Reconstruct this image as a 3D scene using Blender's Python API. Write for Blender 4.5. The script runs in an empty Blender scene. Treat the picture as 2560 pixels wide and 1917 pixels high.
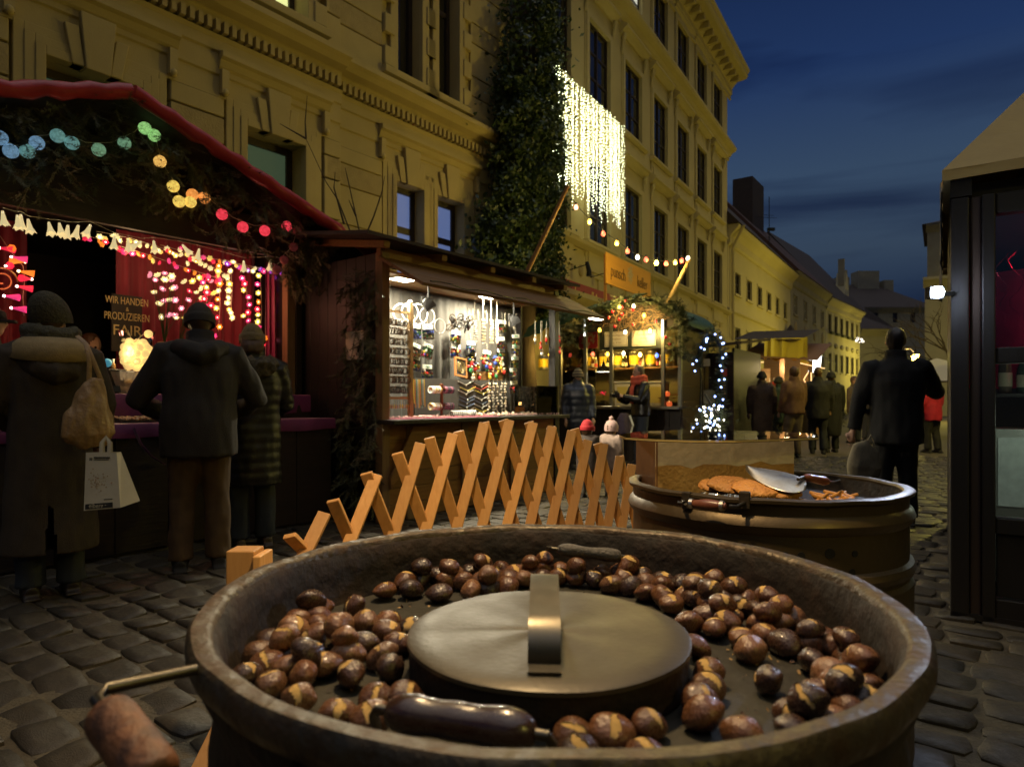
import bpy, bmesh, math, random
from mathutils import Vector, Matrix
R = random.Random(7)
SC = bpy.context.scene
C = SC.collection
PI = math.pi
# ---------------------------------------------------------------- camera, sky, exposure
F, HZ, CX, CH = 1650.0, 1000.0, 1280.0, 1.1        # focal length in photo pixels, horizon row, centre column, eye height
cam = bpy.data.objects.new('camera', bpy.data.cameras.new('camera'))
C.objects.link(cam); SC.camera = cam
cam.location = (0, 0, CH); cam.rotation_euler = (PI/2, 0, 0)
cd = cam.data
cd.sensor_width = 36; cd.lens = 36*F/2560; cd.shift_y = (HZ-958.5)/2560
cd.clip_start = 0.05; cd.clip_end = 4000
cd.dof.use_dof = True; cd.dof.focus_distance = 2.1; cd.dof.aperture_fstop = 5.6
SC.view_settings.view_transform = 'Standard'; SC.view_settings.look = 'None'
SC.view_settings.gamma = 1; SC.view_settings.exposure = 0.0
SC.cycles.use_denoising = True; SC.cycles.use_adaptive_sampling = True; SC.cycles.adaptive_threshold = 0.025
SC.cycles.max_bounces = 6; SC.cycles.diffuse_bounces = 2; SC.cycles.glossy_bounces = 3
SC.cycles.transmission_bounces = 5; SC.cycles.transparent_max_bounces = 12
SC.cycles.sample_clamp_indirect = 3.0; SC.cycles.caustics_reflective = False; SC.cycles.caustics_refractive = False
W = bpy.data.worlds.new('World'); SC.world = W; W.use_nodes = True
def make_world():
    nt = W.node_tree; N = nt.nodes; L = nt.links; N.clear()
    out = N.new('ShaderNodeOutputWorld'); bg = N.new('ShaderNodeBackground')
    sky = N.new('ShaderNodeTexSky'); sky.sky_type = 'NISHITA'; sky.sun_disc = False
    sky.sun_elevation = math.radians(1.5); sky.sun_rotation = math.radians(170)
    sky.air_density = 1.0; sky.dust_density = 0.2; sky.ozone_density = 6.0
    tc = N.new('ShaderNodeTexCoord'); mp = N.new('ShaderNodeMapping'); mp.inputs['Scale'].default_value = (1.3, 1.3, 6.5)
    mp.inputs['Rotation'].default_value = (0.0, -0.12, 0.3); mp.inputs['Location'].default_value = (0.35, 0.1, 0.9)
    no = N.new('ShaderNodeTexNoise'); no.inputs['Scale'].default_value = 1.5; no.inputs['Detail'].default_value = 5; no.inputs['Roughness'].default_value = 0.5; no.inputs['Distortion'].default_value = .4
    rp = N.new('ShaderNodeValToRGB'); rp.color_ramp.elements[0].position = 0.5; rp.color_ramp.elements[1].position = 0.68
    mx = N.new('ShaderNodeMix'); mx.data_type = 'RGBA'; mx.blend_type = 'MULTIPLY'
    mx.inputs[7].default_value = (0.40, 0.42, 0.55, 1)
    # dusk: the low sky is dulled by the town's haze, the zenith falls to navy
    sx = N.new('ShaderNodeSeparateXYZ'); el = N.new('ShaderNodeValToRGB'); e = el.color_ramp.elements
    for p, c in ((.0,(.016,.020,.027)),(.10,(.020,.028,.042)),(.20,(.042,.066,.104)),(.30,(.044,.078,.138)),(.42,(.018,.042,.125)),(.6,(.006,.014,.058)),(1,(.004,.009,.04))):
        q = e.new(p) if p not in (0, 1) else e[int(p)]; q.color = (*c, 1)
    ad = N.new('ShaderNodeMix'); ad.data_type = 'RGBA'; ad.blend_type = 'MIX'; ad.inputs[0].default_value = .9
    sc = N.new('ShaderNodeMix'); sc.data_type = 'RGBA'; sc.blend_type = 'MULTIPLY'; sc.inputs[0].default_value = 1; sc.inputs[7].default_value = (.15,.12,.12,1)
    bg.inputs['Strength'].default_value = SKY
    L.new(tc.outputs['Generated'], mp.inputs[0]); L.new(mp.outputs[0], no.inputs[0]); L.new(no.outputs[0], rp.inputs[0])
    L.new(tc.outputs['Generated'], sx.inputs[0]); L.new(sx.outputs[2], el.inputs[0])
    L.new(sky.outputs[0], sc.inputs[6]); L.new(sc.outputs[2], ad.inputs[6]); L.new(el.outputs[0], ad.inputs[7])
    L.new(rp.outputs[0], mx.inputs[0]); L.new(ad.outputs[2], mx.inputs[6]); L.new(mx.outputs[2], bg.inputs[0]); L.new(bg.outputs[0], out.inputs[0])
SKY = 0.85
make_world()
# ---------------------------------------------------------------- helpers
def P(px, py, Y): return Vector(((px-CX)/F*Y, Y, CH+(HZ-py)/F*Y))
def G(px, py, z=0.0):
    Y = (CH-z)*F/(py-HZ); return Vector(((px-CX)/F*Y, Y, z))
class Fr:
    """a line of fronts: local x runs along the street (away), local y into the wall, z up; D metres left of the camera"""
    def __init__(s, th, D):
        s.th = math.radians(th); s.D = D; s.t = Vector((math.sin(s.th), math.cos(s.th), 0)); s.n = Vector((-math.cos(s.th), math.sin(s.th), 0)); s.rot = PI/2-s.th
    def sz(s, px, py=HZ, d=0.0):
        r = (px-CX)/F; Y = (s.D+d)/(math.sin(s.th)-r*math.cos(s.th))
        return Y*(r*math.sin(s.th)+math.cos(s.th)), CH+(HZ-py)/F*Y
    def s(s, px, d=0.0): return s.sz(px, HZ, d)[0]
    def loc(s, a, d=0.0, z=0.0):
        v = s.t*a+s.n*(s.D+d); v.z = z; return v
class MB:
    def __init__(s): s.v = []; s.f = []; s.mi = []; s.m = 0
    def face(s, *ix): s.f.append(ix); s.mi.append(s.m)
    def add(s, vs, fs):
        b = len(s.v); s.v += [tuple(v) for v in vs]
        for f in fs: s.f.append(tuple(b+i for i in f)); s.mi.append(s.m)
        return s
    def box(s, x0, x1, y0, y1, z0, z1):
        return s.add([(x0,y0,z0),(x1,y0,z0),(x1,y1,z0),(x0,y1,z0),(x0,y0,z1),(x1,y0,z1),(x1,y1,z1),(x0,y1,z1)],
            [(0,3,2,1),(4,5,6,7),(0,1,5,4),(1,2,6,5),(2,3,7,6),(3,0,4,7)])
    def cb(s, c, d): return s.box(c[0]-d[0]/2, c[0]+d[0]/2, c[1]-d[1]/2, c[1]+d[1]/2, c[2]-d[2]/2, c[2]+d[2]/2)
    def quad(s, a, b, c, d): return s.add([a,b,c,d], [(0,1,2,3)])
    def bar(s, p, q, w, h, up=(0,0,1)):
        p = Vector(p); q = Vector(q); d = (q-p).normalized(); u = Vector(up)
        if abs(d.dot(u)) > .98: u = Vector((0,1,0))
        r = d.cross(u).normalized()*w/2; u = r.cross(d).normalized()*h/2
        vs = [p-r-u, p+r-u, p+r+u, p-r+u, q-r-u, q+r-u, q+r+u, q-r+u]
        return s.add(vs, [(0,1,2,3),(7,6,5,4),(0,4,5,1),(1,5,6,2),(2,6,7,3),(3,7,4,0)])
    def tube(s, pts, rad, n=8, cap=True, ell=None):
        pts = [Vector(p) for p in pts]; k = len(pts)
        if not hasattr(rad, '__len__'): rad = [rad]*k
        b = len(s.v); u = None
        for i, p in enumerate(pts):
            d = (pts[min(i+1,k-1)]-pts[max(i-1,0)])
            d = d.normalized() if d.length > 1e-9 else Vector((0,0,1))
            if u is None:
                u = Vector((1,0,0)) if abs(d.x) < .9 else Vector((0,1,0))
            u = (u-d*u.dot(d)).normalized(); w = d.cross(u)
            for j in range(n):
                a = 2*PI*j/n; r = rad[i]
                rx, ry = (r, r) if not hasattr(r, '__len__') else r
                s.v.append(tuple(p+u*math.cos(a)*rx+w*math.sin(a)*ry))
        for i in range(k-1):
            for j in range(n):
                a = b+i*n+j; c = b+i*n+(j+1) % n
                s.face(a, c, c+n, a+n)
        if cap: s.face(*[b+j for j in range(n-1,-1,-1)]); s.face(*[b+(k-1)*n+j for j in range(n)])
        return s
    def lathe(s, prof, n=24, c=(0,0,0), cap=False, a0=0, a1=2*PI):
        b = len(s.v); full = abs(a1-a0-2*PI) < 1e-6; m = n if full else n+1
        for r, z in prof:
            for j in range(m):
                a = a0+(a1-a0)*j/n; s.v.append((c[0]+r*math.cos(a), c[1]+r*math.sin(a), c[2]+z))
        for i in range(len(prof)-1):
            for j in range(n):
                j2 = (j+1) % m; s.face(b+i*m+j, b+i*m+j2, b+(i+1)*m+j2, b+(i+1)*m+j)
        if cap: s.face(*[b+j for j in range(m-1,-1,-1)]); s.face(*[b+(len(prof)-1)*m+j for j in range(m)])
        return s
    def ball(s, c, r, n=10, k=6):
        rx, ry, rz = (r, r, r) if not hasattr(r, '__len__') else r
        b = len(s.v); s.v.append((c[0], c[1], c[2]-rz))
        for i in range(1, k):
            t = -PI/2+PI*i/k
            for j in range(n):
                a = 2*PI*j/n; s.v.append((c[0]+rx*math.cos(t)*math.cos(a), c[1]+ry*math.cos(t)*math.sin(a), c[2]+rz*math.sin(t)))
        s.v.append((c[0], c[1], c[2]+rz)); e = len(s.v)-1
        for j in range(n):
            j2 = (j+1) % n; s.face(b, b+1+j2, b+1+j); s.face(e, e-n+j, e-n+j2)
            for i in range(k-2): s.face(b+1+i*n+j, b+1+i*n+j2, b+1+(i+1)*n+j2, b+1+(i+1)*n+j)
        return s
    def octa(s, c, r):
        x, y, z = c
        return s.add([(x+r,y,z),(x-r,y,z),(x,y+r,z),(x,y-r,z),(x,y,z+r),(x,y,z-r)], [(0,2,4),(2,1,4),(1,3,4),(3,0,4),(2,0,5),(1,2,5),(3,1,5),(0,3,5)])
    def prism(s, poly, y0, y1):       # polygon in x-z swept along y
        n = len(poly); b = len(s.v)
        s.v += [(x, y0, z) for x, z in poly]+[(x, y1, z) for x, z in poly]
        s.face(*[b+i for i in range(n)]); s.face(*[b+n+i for i in range(n-1,-1,-1)])
        for i in range(n): j = (i+1) % n; s.face(b+i, b+n+i, b+n+j, b+j)
        return s
    def mesh(s, name, mats, smooth=None):
        me = bpy.data.meshes.new(name); me.from_pydata(s.v, [], s.f)
        for m in (mats if isinstance(mats, (list, tuple)) else [mats]): me.materials.append(m)
        if any(s.mi): me.polygons.foreach_set('material_index', s.mi)
        if smooth is not None:
            me.shade_smooth(); me.set_sharp_from_angle(angle=math.radians(smooth))
        me.update(); return me
    def build(s, name, mats, parent=None, loc=None, rotz=0, smooth=None, bevel=0, fix=False):
        me = s.mesh(name, mats, smooth)
        if fix:
            bm = bmesh.new(); bm.from_mesh(me); bmesh.ops.recalc_face_normals(bm, faces=bm.faces); bm.to_mesh(me); bm.free()
        return link(name, me, parent, loc, rotz, bevel)
def link(name, me, parent=None, loc=None, rotz=0, bevel=0):
    o = bpy.data.objects.new(name, me); C.objects.link(o); o.parent = parent
    if loc is not None: o.location = loc
    if rotz: o.rotation_euler.z = rotz
    if bevel:
        m = o.modifiers.new('bevel', 'BEVEL'); m.width = bevel; m.segments = 2; m.limit_method = 'ANGLE'; m.angle_limit = .7
    return o
def tag(o, label=None, cat=None, group=None, kind=None):
    if label: o['label'] = label
    if cat: o['category'] = cat
    if group: o['group'] = group
    if kind: o['kind'] = kind
    return o
def thing(name, label, cat, loc=(0,0,0), rotz=0, group=None):
    o = bpy.data.objects.new(name, None); C.objects.link(o); o.location = loc; o.rotation_euler.z = rotz; o.empty_display_size = .1
    return tag(o, label, cat, group)
def dup(o, parent=None, loc=None, rotz=None):
    c = o.copy(); C.objects.link(c); c.parent = parent
    if loc is not None: c.location = loc
    if rotz is not None: c.rotation_euler.z = rotz
    for ch in [x for x in o.children]: dup(ch, c)
    return c
def lamp(name, kind, loc, energy, col, parent=None, size=.05, target=None, spot=None, blend=.4):
    d = bpy.data.lights.new(name, kind); d.energy = energy; d.color = col
    if kind == 'AREA': d.size = size
    else: d.shadow_soft_size = size
    if spot: d.spot_size = math.radians(spot); d.spot_blend = blend
    o = bpy.data.objects.new(name, d); C.objects.link(o); o.location = loc; o.parent = parent
    if target is not None:
        o.rotation_euler = (Vector(target)-Vector(loc)).to_track_quat('-Z', 'Y').to_euler()
    return o
def text(name, body, size, mat, parent=None, loc=(0,0,0), rot=(PI/2,0,0), ext=.002, align='CENTER', shear=0, squash=1, bold=0):
    cu = bpy.data.curves.new(name, 'FONT'); cu.body = body; cu.size = size; cu.extrude = ext; cu.align_x = align; cu.align_y = 'CENTER'; cu.shear = shear; cu.offset = bold; cu.resolution_u = 3
    t = bpy.data.objects.new(name, cu); C.objects.link(t)
    me = bpy.data.meshes.new_from_object(t); bpy.data.objects.remove(t); bpy.data.curves.remove(cu)
    me.name = name; me.materials.clear(); me.materials.append(mat)
    o = link(name, me, parent, loc); o.rotation_euler = rot; o.scale.x = squash; return o
# ---------------------------------------------------------------- materials
MATS = {}
def mat(name, col, rough=.6, metal=0, col2=None, scale=8, detail=6, mid=.5, width=.25, bump=0, bscale=None, stretch=None, emit=None, es=0, coat=0, trans=0, alpha=1, spec=.5, sheen=0, rvar=0, coord='Object', island=0):
    if name in MATS: return MATS[name]
    m = bpy.data.materials.new(name); m.use_nodes = True; MATS[name] = m
    nt = m.node_tree; N = nt.nodes; L = nt.links; b = N['Principled BSDF']
    I = b.inputs
    I['Base Color'].default_value = (*col, 1); I['Roughness'].default_value = rough; I['Metallic'].default_value = metal
    I['Coat Weight'].default_value = coat; I['Transmission Weight'].default_value = trans; I['Alpha'].default_value = alpha
    I['Specular IOR Level'].default_value = spec; I['Sheen Weight'].default_value = sheen
    if emit: I['Emission Color'].default_value = (*emit, 1); I['Emission Strength'].default_value = es
    if col2 or bump or rvar:
        tc = N.new('ShaderNodeTexCoord'); mp = N.new('ShaderNodeMapping'); L.new(tc.outputs[coord], mp.inputs[0])
        if stretch: mp.inputs['Scale'].default_value = stretch
        no = N.new('ShaderNodeTexNoise'); no.inputs['Scale'].default_value = scale; no.inputs['Detail'].default_value = detail; no.inputs['Roughness'].default_value = .62
        L.new(mp.outputs[0], no.inputs[0])
        if col2:
            rp = N.new('ShaderNodeValToRGB'); e = rp.color_ramp.elements
            e[0].position = max(0, mid-width); e[1].position = min(1, mid+width); e[0].color = (*col, 1); e[1].color = (*col2, 1)
            L.new(no.outputs[0], rp.inputs[0])
            src = rp.outputs[0]
            if island:
                oi = N.new('ShaderNodeObjectInfo'); mr = N.new('ShaderNodeMapRange'); mr.inputs[3].default_value = 1-island; mr.inputs[4].default_value = 1+island
                mm = N.new('ShaderNodeMix'); mm.data_type = 'RGBA'; mm.blend_type = 'MULTIPLY'; mm.inputs[0].default_value = 1
                L.new(oi.outputs['Random'], mr.inputs[0]); L.new(src, mm.inputs[6]); L.new(mr.outputs[0], mm.inputs[7]); src = mm.outputs[2]
            L.new(src, I['Base Color'])
        if rvar:
            mr = N.new('ShaderNodeMapRange'); mr.inputs[1].default_value = .3; mr.inputs[2].default_value = .7
            mr.inputs[3].default_value = max(0, rough-rvar); mr.inputs[4].default_value = min(1, rough+rvar)
            L.new(no.outputs[0], mr.inputs[0]); L.new(mr.outputs[0], I['Roughness'])
        if bump:
            n2 = no
            if bscale:
                n2 = N.new('ShaderNodeTexNoise'); n2.inputs['Scale'].default_value = bscale; n2.inputs['Detail'].default_value = 5; L.new(mp.outputs[0], n2.inputs[0])
            bp = N.new('ShaderNodeBump'); bp.inputs['Strength'].default_value = bump; bp.inputs['Distance'].default_value = .01
            L.new(n2.outputs[0], bp.inputs['Height']); L.new(bp.outputs[0], I['Normal'])
    return m
def glow(name, col, s, base=None): return mat(name, base or col, .5, emit=col, es=s)
M = {}
def mats():
    M['stucco'] = mat('stucco', (.50,.395,.175), .9, col2=(.40,.31,.13), scale=1.1, bump=.25, bscale=60, detail=8)
    M['stucco_rough'] = mat('stucco_rough', (.44,.34,.155), .95, col2=(.33,.25,.11), scale=6, bump=1.0, bscale=45)
    M['cream'] = mat('cream', (.55,.455,.22), .9, col2=(.45,.37,.175), scale=.9, bump=.2, bscale=50, detail=8)
    M['yellow_wall'] = mat('yellow_wall', (.58,.49,.25), .9, col2=(.50,.42,.21), scale=.7, bump=.2, bscale=40)
    M['grey_wall'] = mat('grey_wall', (.36,.32,.22), .9, col2=(.24,.21,.15), scale=.9, bump=.3, bscale=30, detail=9)
    M['pale_wall'] = mat('pale_wall', (.50,.45,.30), .9, col2=(.42,.37,.25), scale=.8, bump=.2, bscale=40)
    M['roof'] = mat('roof', (.055,.035,.028), .85, col2=(.03,.022,.02), scale=5, bump=.4, bscale=20)
    M['red_roof'] = mat('red_roof', (.085,.034,.022), .85, col2=(.05,.024,.018), scale=5, bump=.4, bscale=20)
    M['frame_dark'] = mat('frame_dark', (.030,.020,.012), .45, col2=(.045,.03,.018), scale=12)
    M['frame_grey'] = mat('frame_grey', (.09,.085,.06), .5, col2=(.06,.055,.04), scale=12)
    M['frame_pale'] = mat('frame_pale', (.4,.37,.27), .5)
    M['pane'] = mat('pane', (.012,.012,.010), .06, col2=(.03,.026,.018), scale=.9, spec=.7)
    M['pane_green'] = mat('pane_green', (.03,.04,.03), .1, emit=(.16,.24,.13), es=.22)
    M['pane_lit'] = mat('pane_lit', (.4,.4,.3), .3, emit=(.92,.95,.36), es=.95, col2=(.5,.5,.4))
    M['pane_white'] = mat('pane_white', (.4,.4,.4), .3, emit=(.9,.9,.72), es=.6)
    M['pane_blue'] = mat('pane_blue', (.1,.1,.12), .15, emit=(.20,.29,.62), es=.42)
    M['metal_black'] = mat('metal_black', (.012,.012,.012), .45, metal=.3)
    M['iron'] = mat('iron', (.055,.046,.036), .55, metal=.85, col2=(.10,.075,.05), scale=9, bump=.25, bscale=70, rvar=.15, detail=9)
    M['iron_inner'] = mat('iron_inner', (.013,.009,.006), .7, metal=.3, col2=(.034,.017,.009), scale=10, mid=.58, width=.12, bump=.5, bscale=40, detail=10)
    M['iron_plate'] = mat('iron_plate', (.060,.055,.040), .55, metal=.5, col2=(.032,.028,.02), scale=14, bump=.15, bscale=60, detail=9)
    M['rim'] = mat('rim', (.085,.070,.048), .5, metal=.6, col2=(.062,.034,.016), scale=24, mid=.56, width=.14, bump=.7, bscale=38, rvar=.15, detail=9)
    M['lid'] = mat('lid', (.085,.072,.046), .44, metal=.3, col2=(.050,.038,.022), scale=9, bump=.06, bscale=120, rvar=.08, detail=9)
    M['steel'] = mat('steel', (.80,.76,.66), .36, metal=1, col2=(.4,.37,.31), scale=20, rvar=.1, bump=.04, bscale=90)
    M['steel_dull'] = mat('steel_dull', (.16,.145,.115), .40, metal=1, col2=(.09,.08,.062), scale=14, rvar=.1)
    M['drum'] = mat('drum', (.125,.090,.045), .42, metal=.6, col2=(.065,.046,.025), scale=5, bump=.15, bscale=30, rvar=.12, detail=9)
    M['handle_dark'] = mat('handle_dark', (.030,.010,.007), .26, col2=(.07,.05,.038), scale=60, mid=.6, stretch=(.4,1,1), bump=.10, bscale=150, coat=.5, rvar=.12)
    M['handle_grey'] = mat('handle_grey', (.11,.10,.085), .6, col2=(.06,.052,.045), scale=90, bump=.6)
    M['handle_red'] = mat('handle_red', (.20,.065,.03), .35, col2=(.10,.032,.016), scale=60, coat=.3)
    M['handle_old'] = mat('handle_old', (.17,.068,.026), .6, col2=(.045,.02,.013), scale=34, mid=.52, width=.13, bump=.3, bscale=120)
    M['lath'] = mat('lath', (.70,.38,.13), .5, col2=(.58,.28,.08), scale=7, stretch=(9,9,.7), bump=.12, island=.18, rvar=.1)
    M['wood'] = mat('wood', (.27,.125,.030), .6, col2=(.16,.070,.016), scale=6, stretch=(.5,7,7), bump=.25, island=.2)
    M['wood_v'] = mat('wood_v', (.24,.14,.065), .65, col2=(.15,.085,.04), scale=6, stretch=(7,7,.5), bump=.25, island=.2)
    M['wood_pale'] = mat('wood_pale', (.42,.27,.11), .6, col2=(.28,.18,.085), scale=6, stretch=(.5,7,7), bump=.2, island=.15)
    M['wood_dark'] = mat('wood_dark', (.028,.015,.008), .6, col2=(.014,.008,.005), scale=6, stretch=(.5,7,7), bump=.3, island=.25)
    M['wood_black'] = mat('wood_black', (.010,.007,.005), .55, col2=(.006,.004,.0035), scale=6, stretch=(7,7,.5), bump=.25)
    M['tarp_red'] = mat('tarp_red', (.42,.022,.025), .38, col2=(.30,.014,.02), scale=9, bump=.35, bscale=14)
    M['tarp_green'] = mat('tarp_green', (.035,.075,.035), .35, col2=(.02,.05,.025), scale=6, bump=.8, bscale=7, stretch=(1,3,1))
    M['canvas'] = mat('canvas', (.50,.37,.15), .8, col2=(.42,.30,.12), scale=3, bump=.2, bscale=12)
    M['cloth_purple'] = mat('cloth_purple', (.20,.018,.09), .5, col2=(.12,.010,.055), scale=6, sheen=.4, bump=.3, bscale=12)
    M['cloth_red'] = mat('cloth_red', (.28,.008,.035), .65, col2=(.14,.004,.018), scale=3, stretch=(4,4,.4), sheen=.3)
    M['cloth_black'] = mat('cloth_black', (.04,.037,.032), .8, col2=(.06,.055,.046), scale=4, stretch=(5,5,.5), sheen=.1)
    M['fir'] = mat('fir', (.05,.075,.03), .6, col2=(.10,.10,.04), scale=9, island=0)
    M['fir_dark'] = mat('fir_dark', (.05,.058,.024), .65, col2=(.10,.09,.035), scale=7)
    M['ivy'] = mat('ivy', (.020,.045,.011), .45, col2=(.048,.072,.02), scale=5)
    M['bark'] = mat('bark', (.09,.065,.04), .9, col2=(.05,.036,.022), scale=10, stretch=(3,3,.5), bump=.8)
    M['stone'] = mat('stone', (.046,.034,.017), .6, col2=(.023,.017,.009), scale=9, bump=.35, bscale=35, island=.3, rvar=.15, coord='Object')
    M['grout'] = mat('grout', (.085,.065,.034), .85, col2=(.05,.038,.02), scale=14, bump=.9, bscale=60, detail=10)
    M['wire'] = mat('wire', (.10,.08,.05), .6)
    M['wire_pale'] = mat('wire_pale', (.55,.5,.38), .5)
    M['paper'] = mat('paper', (.62,.56,.44), .8, col2=(.54,.48,.37), scale=4)
    M['white'] = mat('white', (.75,.74,.70), .6)
    M['ink'] = mat('ink', (.02,.018,.015), .8)
    M['slate'] = mat('slate', (.020,.018,.015), .7, col2=(.032,.028,.022), scale=7)
    M['chalk'] = mat('chalk', (.62,.50,.22), .9)
    M['glass'] = mat('glass', (1,1,1), .02, trans=1)
    M['glass'].node_tree.nodes['Principled BSDF'].inputs['IOR'].default_value = 1.1
    M['skin'] = mat('skin', (.50,.30,.21), .5, col2=(.42,.23,.15), scale=14)
    M['hair'] = mat('hair', (.11,.055,.025), .5, col2=(.06,.03,.015), scale=30, stretch=(6,6,.6))
    M['blk'] = mat('blk', (.006,.006,.006), .5)
mats()
M['glass'].use_transparent_shadow = True if hasattr(M['glass'], 'use_transparent_shadow') else None
def thin_glass(name, tint=(1,1,1), fac=.12, rough=.02):
    m = bpy.data.materials.new(name); m.use_nodes = True; nt = m.node_tree; N = nt.nodes; N.clear()
    o = N.new('ShaderNodeOutputMaterial'); t = N.new('ShaderNodeBsdfTransparent'); g = N.new('ShaderNodeBsdfGlossy'); mx = N.new('ShaderNodeMixShader'); fr = N.new('ShaderNodeFresnel')
    ad = N.new('ShaderNodeMath'); ad.operation = 'ADD'; ad.inputs[1].default_value = fac; ad.use_clamp = True
    t.inputs[0].default_value = (*tint, 1); g.inputs['Roughness'].default_value = rough; fr.inputs[0].default_value = 1.45
    nt.links.new(fr.outputs[0], ad.inputs[0]); nt.links.new(ad.outputs[0], mx.inputs[0]); nt.links.new(t.outputs[0], mx.inputs[1]); nt.links.new(g.outputs[0], mx.inputs[2]); nt.links.new(mx.outputs[0], o.inputs[0])
    return m
M['clear'] = thin_glass('clear_glass', (.96,.97,.95), .02)
M['plexi'] = thin_glass('plexi', (.93,.92,.86), .04)
# ---------------------------------------------------------------- street lanterns (sodium light on the fronts)
SOD = (1.0, .82, .15)
def lantern(x, y, label, energy, h=4.1, post=True, rz=0):
    t = thing('street_lantern', label, 'street lamp', (x, y, 0), rz, 'street lanterns')
    MB().lathe([(.14,0),(.14,.1),(.09,.25),(.07,.9),(.05,1.0),(.045,h-.45),(.07,h-.42),(.03,h-.33)], 14).build('post', M['metal_black'], t, smooth=40)
    f = MB()
    for k in range(6):
        a = k*PI/3; b = a+PI/3
        f.bar((.11*math.cos(a),.11*math.sin(a),h-.3), (.18*math.cos(a),.18*math.sin(a),h+.15), .015, .015)
        f.bar((.18*math.cos(a),.18*math.sin(a),h+.15), (.18*math.cos(b),.18*math.sin(b),h+.15), .02, .02)
    f.lathe([(.2,.16),(.12,.3),(.05,.36),(.03,.45),(0.0,.47)], 6, (0,0,h)).lathe([(0.02,-.34),(.12,-.3),(.11,-.28)], 6, (0,0,h)).build('lantern_frame', M['metal_black'], t)
    MB().ball((0,0,h-.05), (.05,.05,.09)).build('bulb', M['sodium'], t, smooth=60)
    lamp('lantern_light', 'POINT', (0,0,h-.05), energy, SOD, t, size=.12)
    return t
M['sodium'] = glow('sodium', SOD, 60)
lantern(3.4, -3.2, 'black street lantern standing behind the chestnut pan', 170)
lantern(8.6, 10.5, 'black street lantern standing behind the dark glazed kiosk', 760)
lantern(20.0, 24.0, 'black street lantern far along the right side of the street', 750)
lantern(33.5, 57.0, 'added black street lantern hidden before the houses closing the street', 1300)  # added lamp kept out of sight, to warm the end houses
# ---------------------------------------------------------------- ground
STT = math.radians(38.5)
def ground():
    g = MB(); g.quad((-900,-900,-.011),(900,-900,-.011),(900,900,-.011),(-900,900,-.011))
    o = tag(g.build('ground', M['grout']), kind='structure')
    pv = thing('pavement', None, None, (0,0,-.014), PI/2-STT); pv['kind'] = 'structure'
    t = Vector((math.sin(STT), math.cos(STT), 0)); n = Vector((-math.cos(STT), math.sin(STT), 0))
    def stone(mb, w, l, rr):
        nx = 8; ring = []
        e = .13
        for k in range(12):
            a = 2*PI*(k+.5)/12; c = math.cos(a); s = math.sin(a); q = 1/max(abs(c)**(1/e)+abs(s)**(1/e), 1e-6)**e
            j = 1+rr.uniform(-.05,.05)
            ring.append((c*q*w/2*j, s*q*l/2*j))
        h = .012+rr.uniform(-.003,.003); tx = rr.uniform(-.025,.025); ty = rr.uniform(-.025,.025)
        vs = [(x, y, -.01) for x, y in ring]+[(x*.985, y*.985, h*.5+x*tx+y*ty) for x, y in ring]+[(x*.945, y*.945, h+x*tx+y*ty) for x, y in ring]+[(x*.45, y*.45, h+.004+x*tx+y*ty) for x, y in ring]+[(0,0,h+.005)]
        fs = []
        for a in range(3):
            for k in range(12): k2 = (k+1) % 12; fs.append((a*12+k, a*12+k2, (a+1)*12+k2, (a+1)*12+k))
        for k in range(12): fs.append((36+k, 36+(k+1) % 12, 48))
        return vs, fs
    rr = random.Random(3); var = []
    for k in range(14):
        m = MB(); m.add(*stone(m, 1, 1, rr)); var.append(m.mesh('stone', M['stone'], 50))
    lst = []; W_, L_ = .185, .245
    ri = 0; s = -1.0
    while s < 16:
        w = W_*rr.uniform(.88,1.12); a = -9.0+(ri % 2)*.12
        while a < 3.2:
            l = L_*rr.uniform(.8,1.2)
            p = t*(s+w/2)-n*(a+l/2)
            if p.y > .9 and p.y < 13:
                px = CX+p.x/p.y*F; py = HZ+CH/p.y*F
                if -160 < px < 2720 and py < 2050:
                    lst.append((p.y, s+w/2, -(a+l/2), w, l, px, py))
            a += l
        s += w; ri += 1
    def vis(px, py):   # stones the photo shows large: left of the pan and right of the drums
        return (px < 560 and py > 1380) or (px > 2290 and py > 1200) or (560 <= px < 900 and 1230 < py < 1420)
    near = sorted([q for q in lst if vis(q[5], q[6])])[:300]; ns = set(id(q) for q in near)
    for q in near:
        o = link('stone', rr.choice(var), pv, (q[1], q[2], rr.uniform(-.004,.004)), rr.choice((0, PI))+rr.uniform(-.04,.04))
        o.scale = (q[3]*.93, q[4]*.94, 1)
    far = MB()
    for q in lst:
        if id(q) in ns: continue
        vs, fs = stone(far, q[3]*.93, q[4]*.94, rr); dz = rr.uniform(-.004,.004)
        far.add([(x+q[1], y+q[2], z+dz) for x, y, z in vs], fs)
    o = far.build('distant_stones', M['stone'], pv, smooth=50); o['kind'] = 'stuff'
ground()
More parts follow.
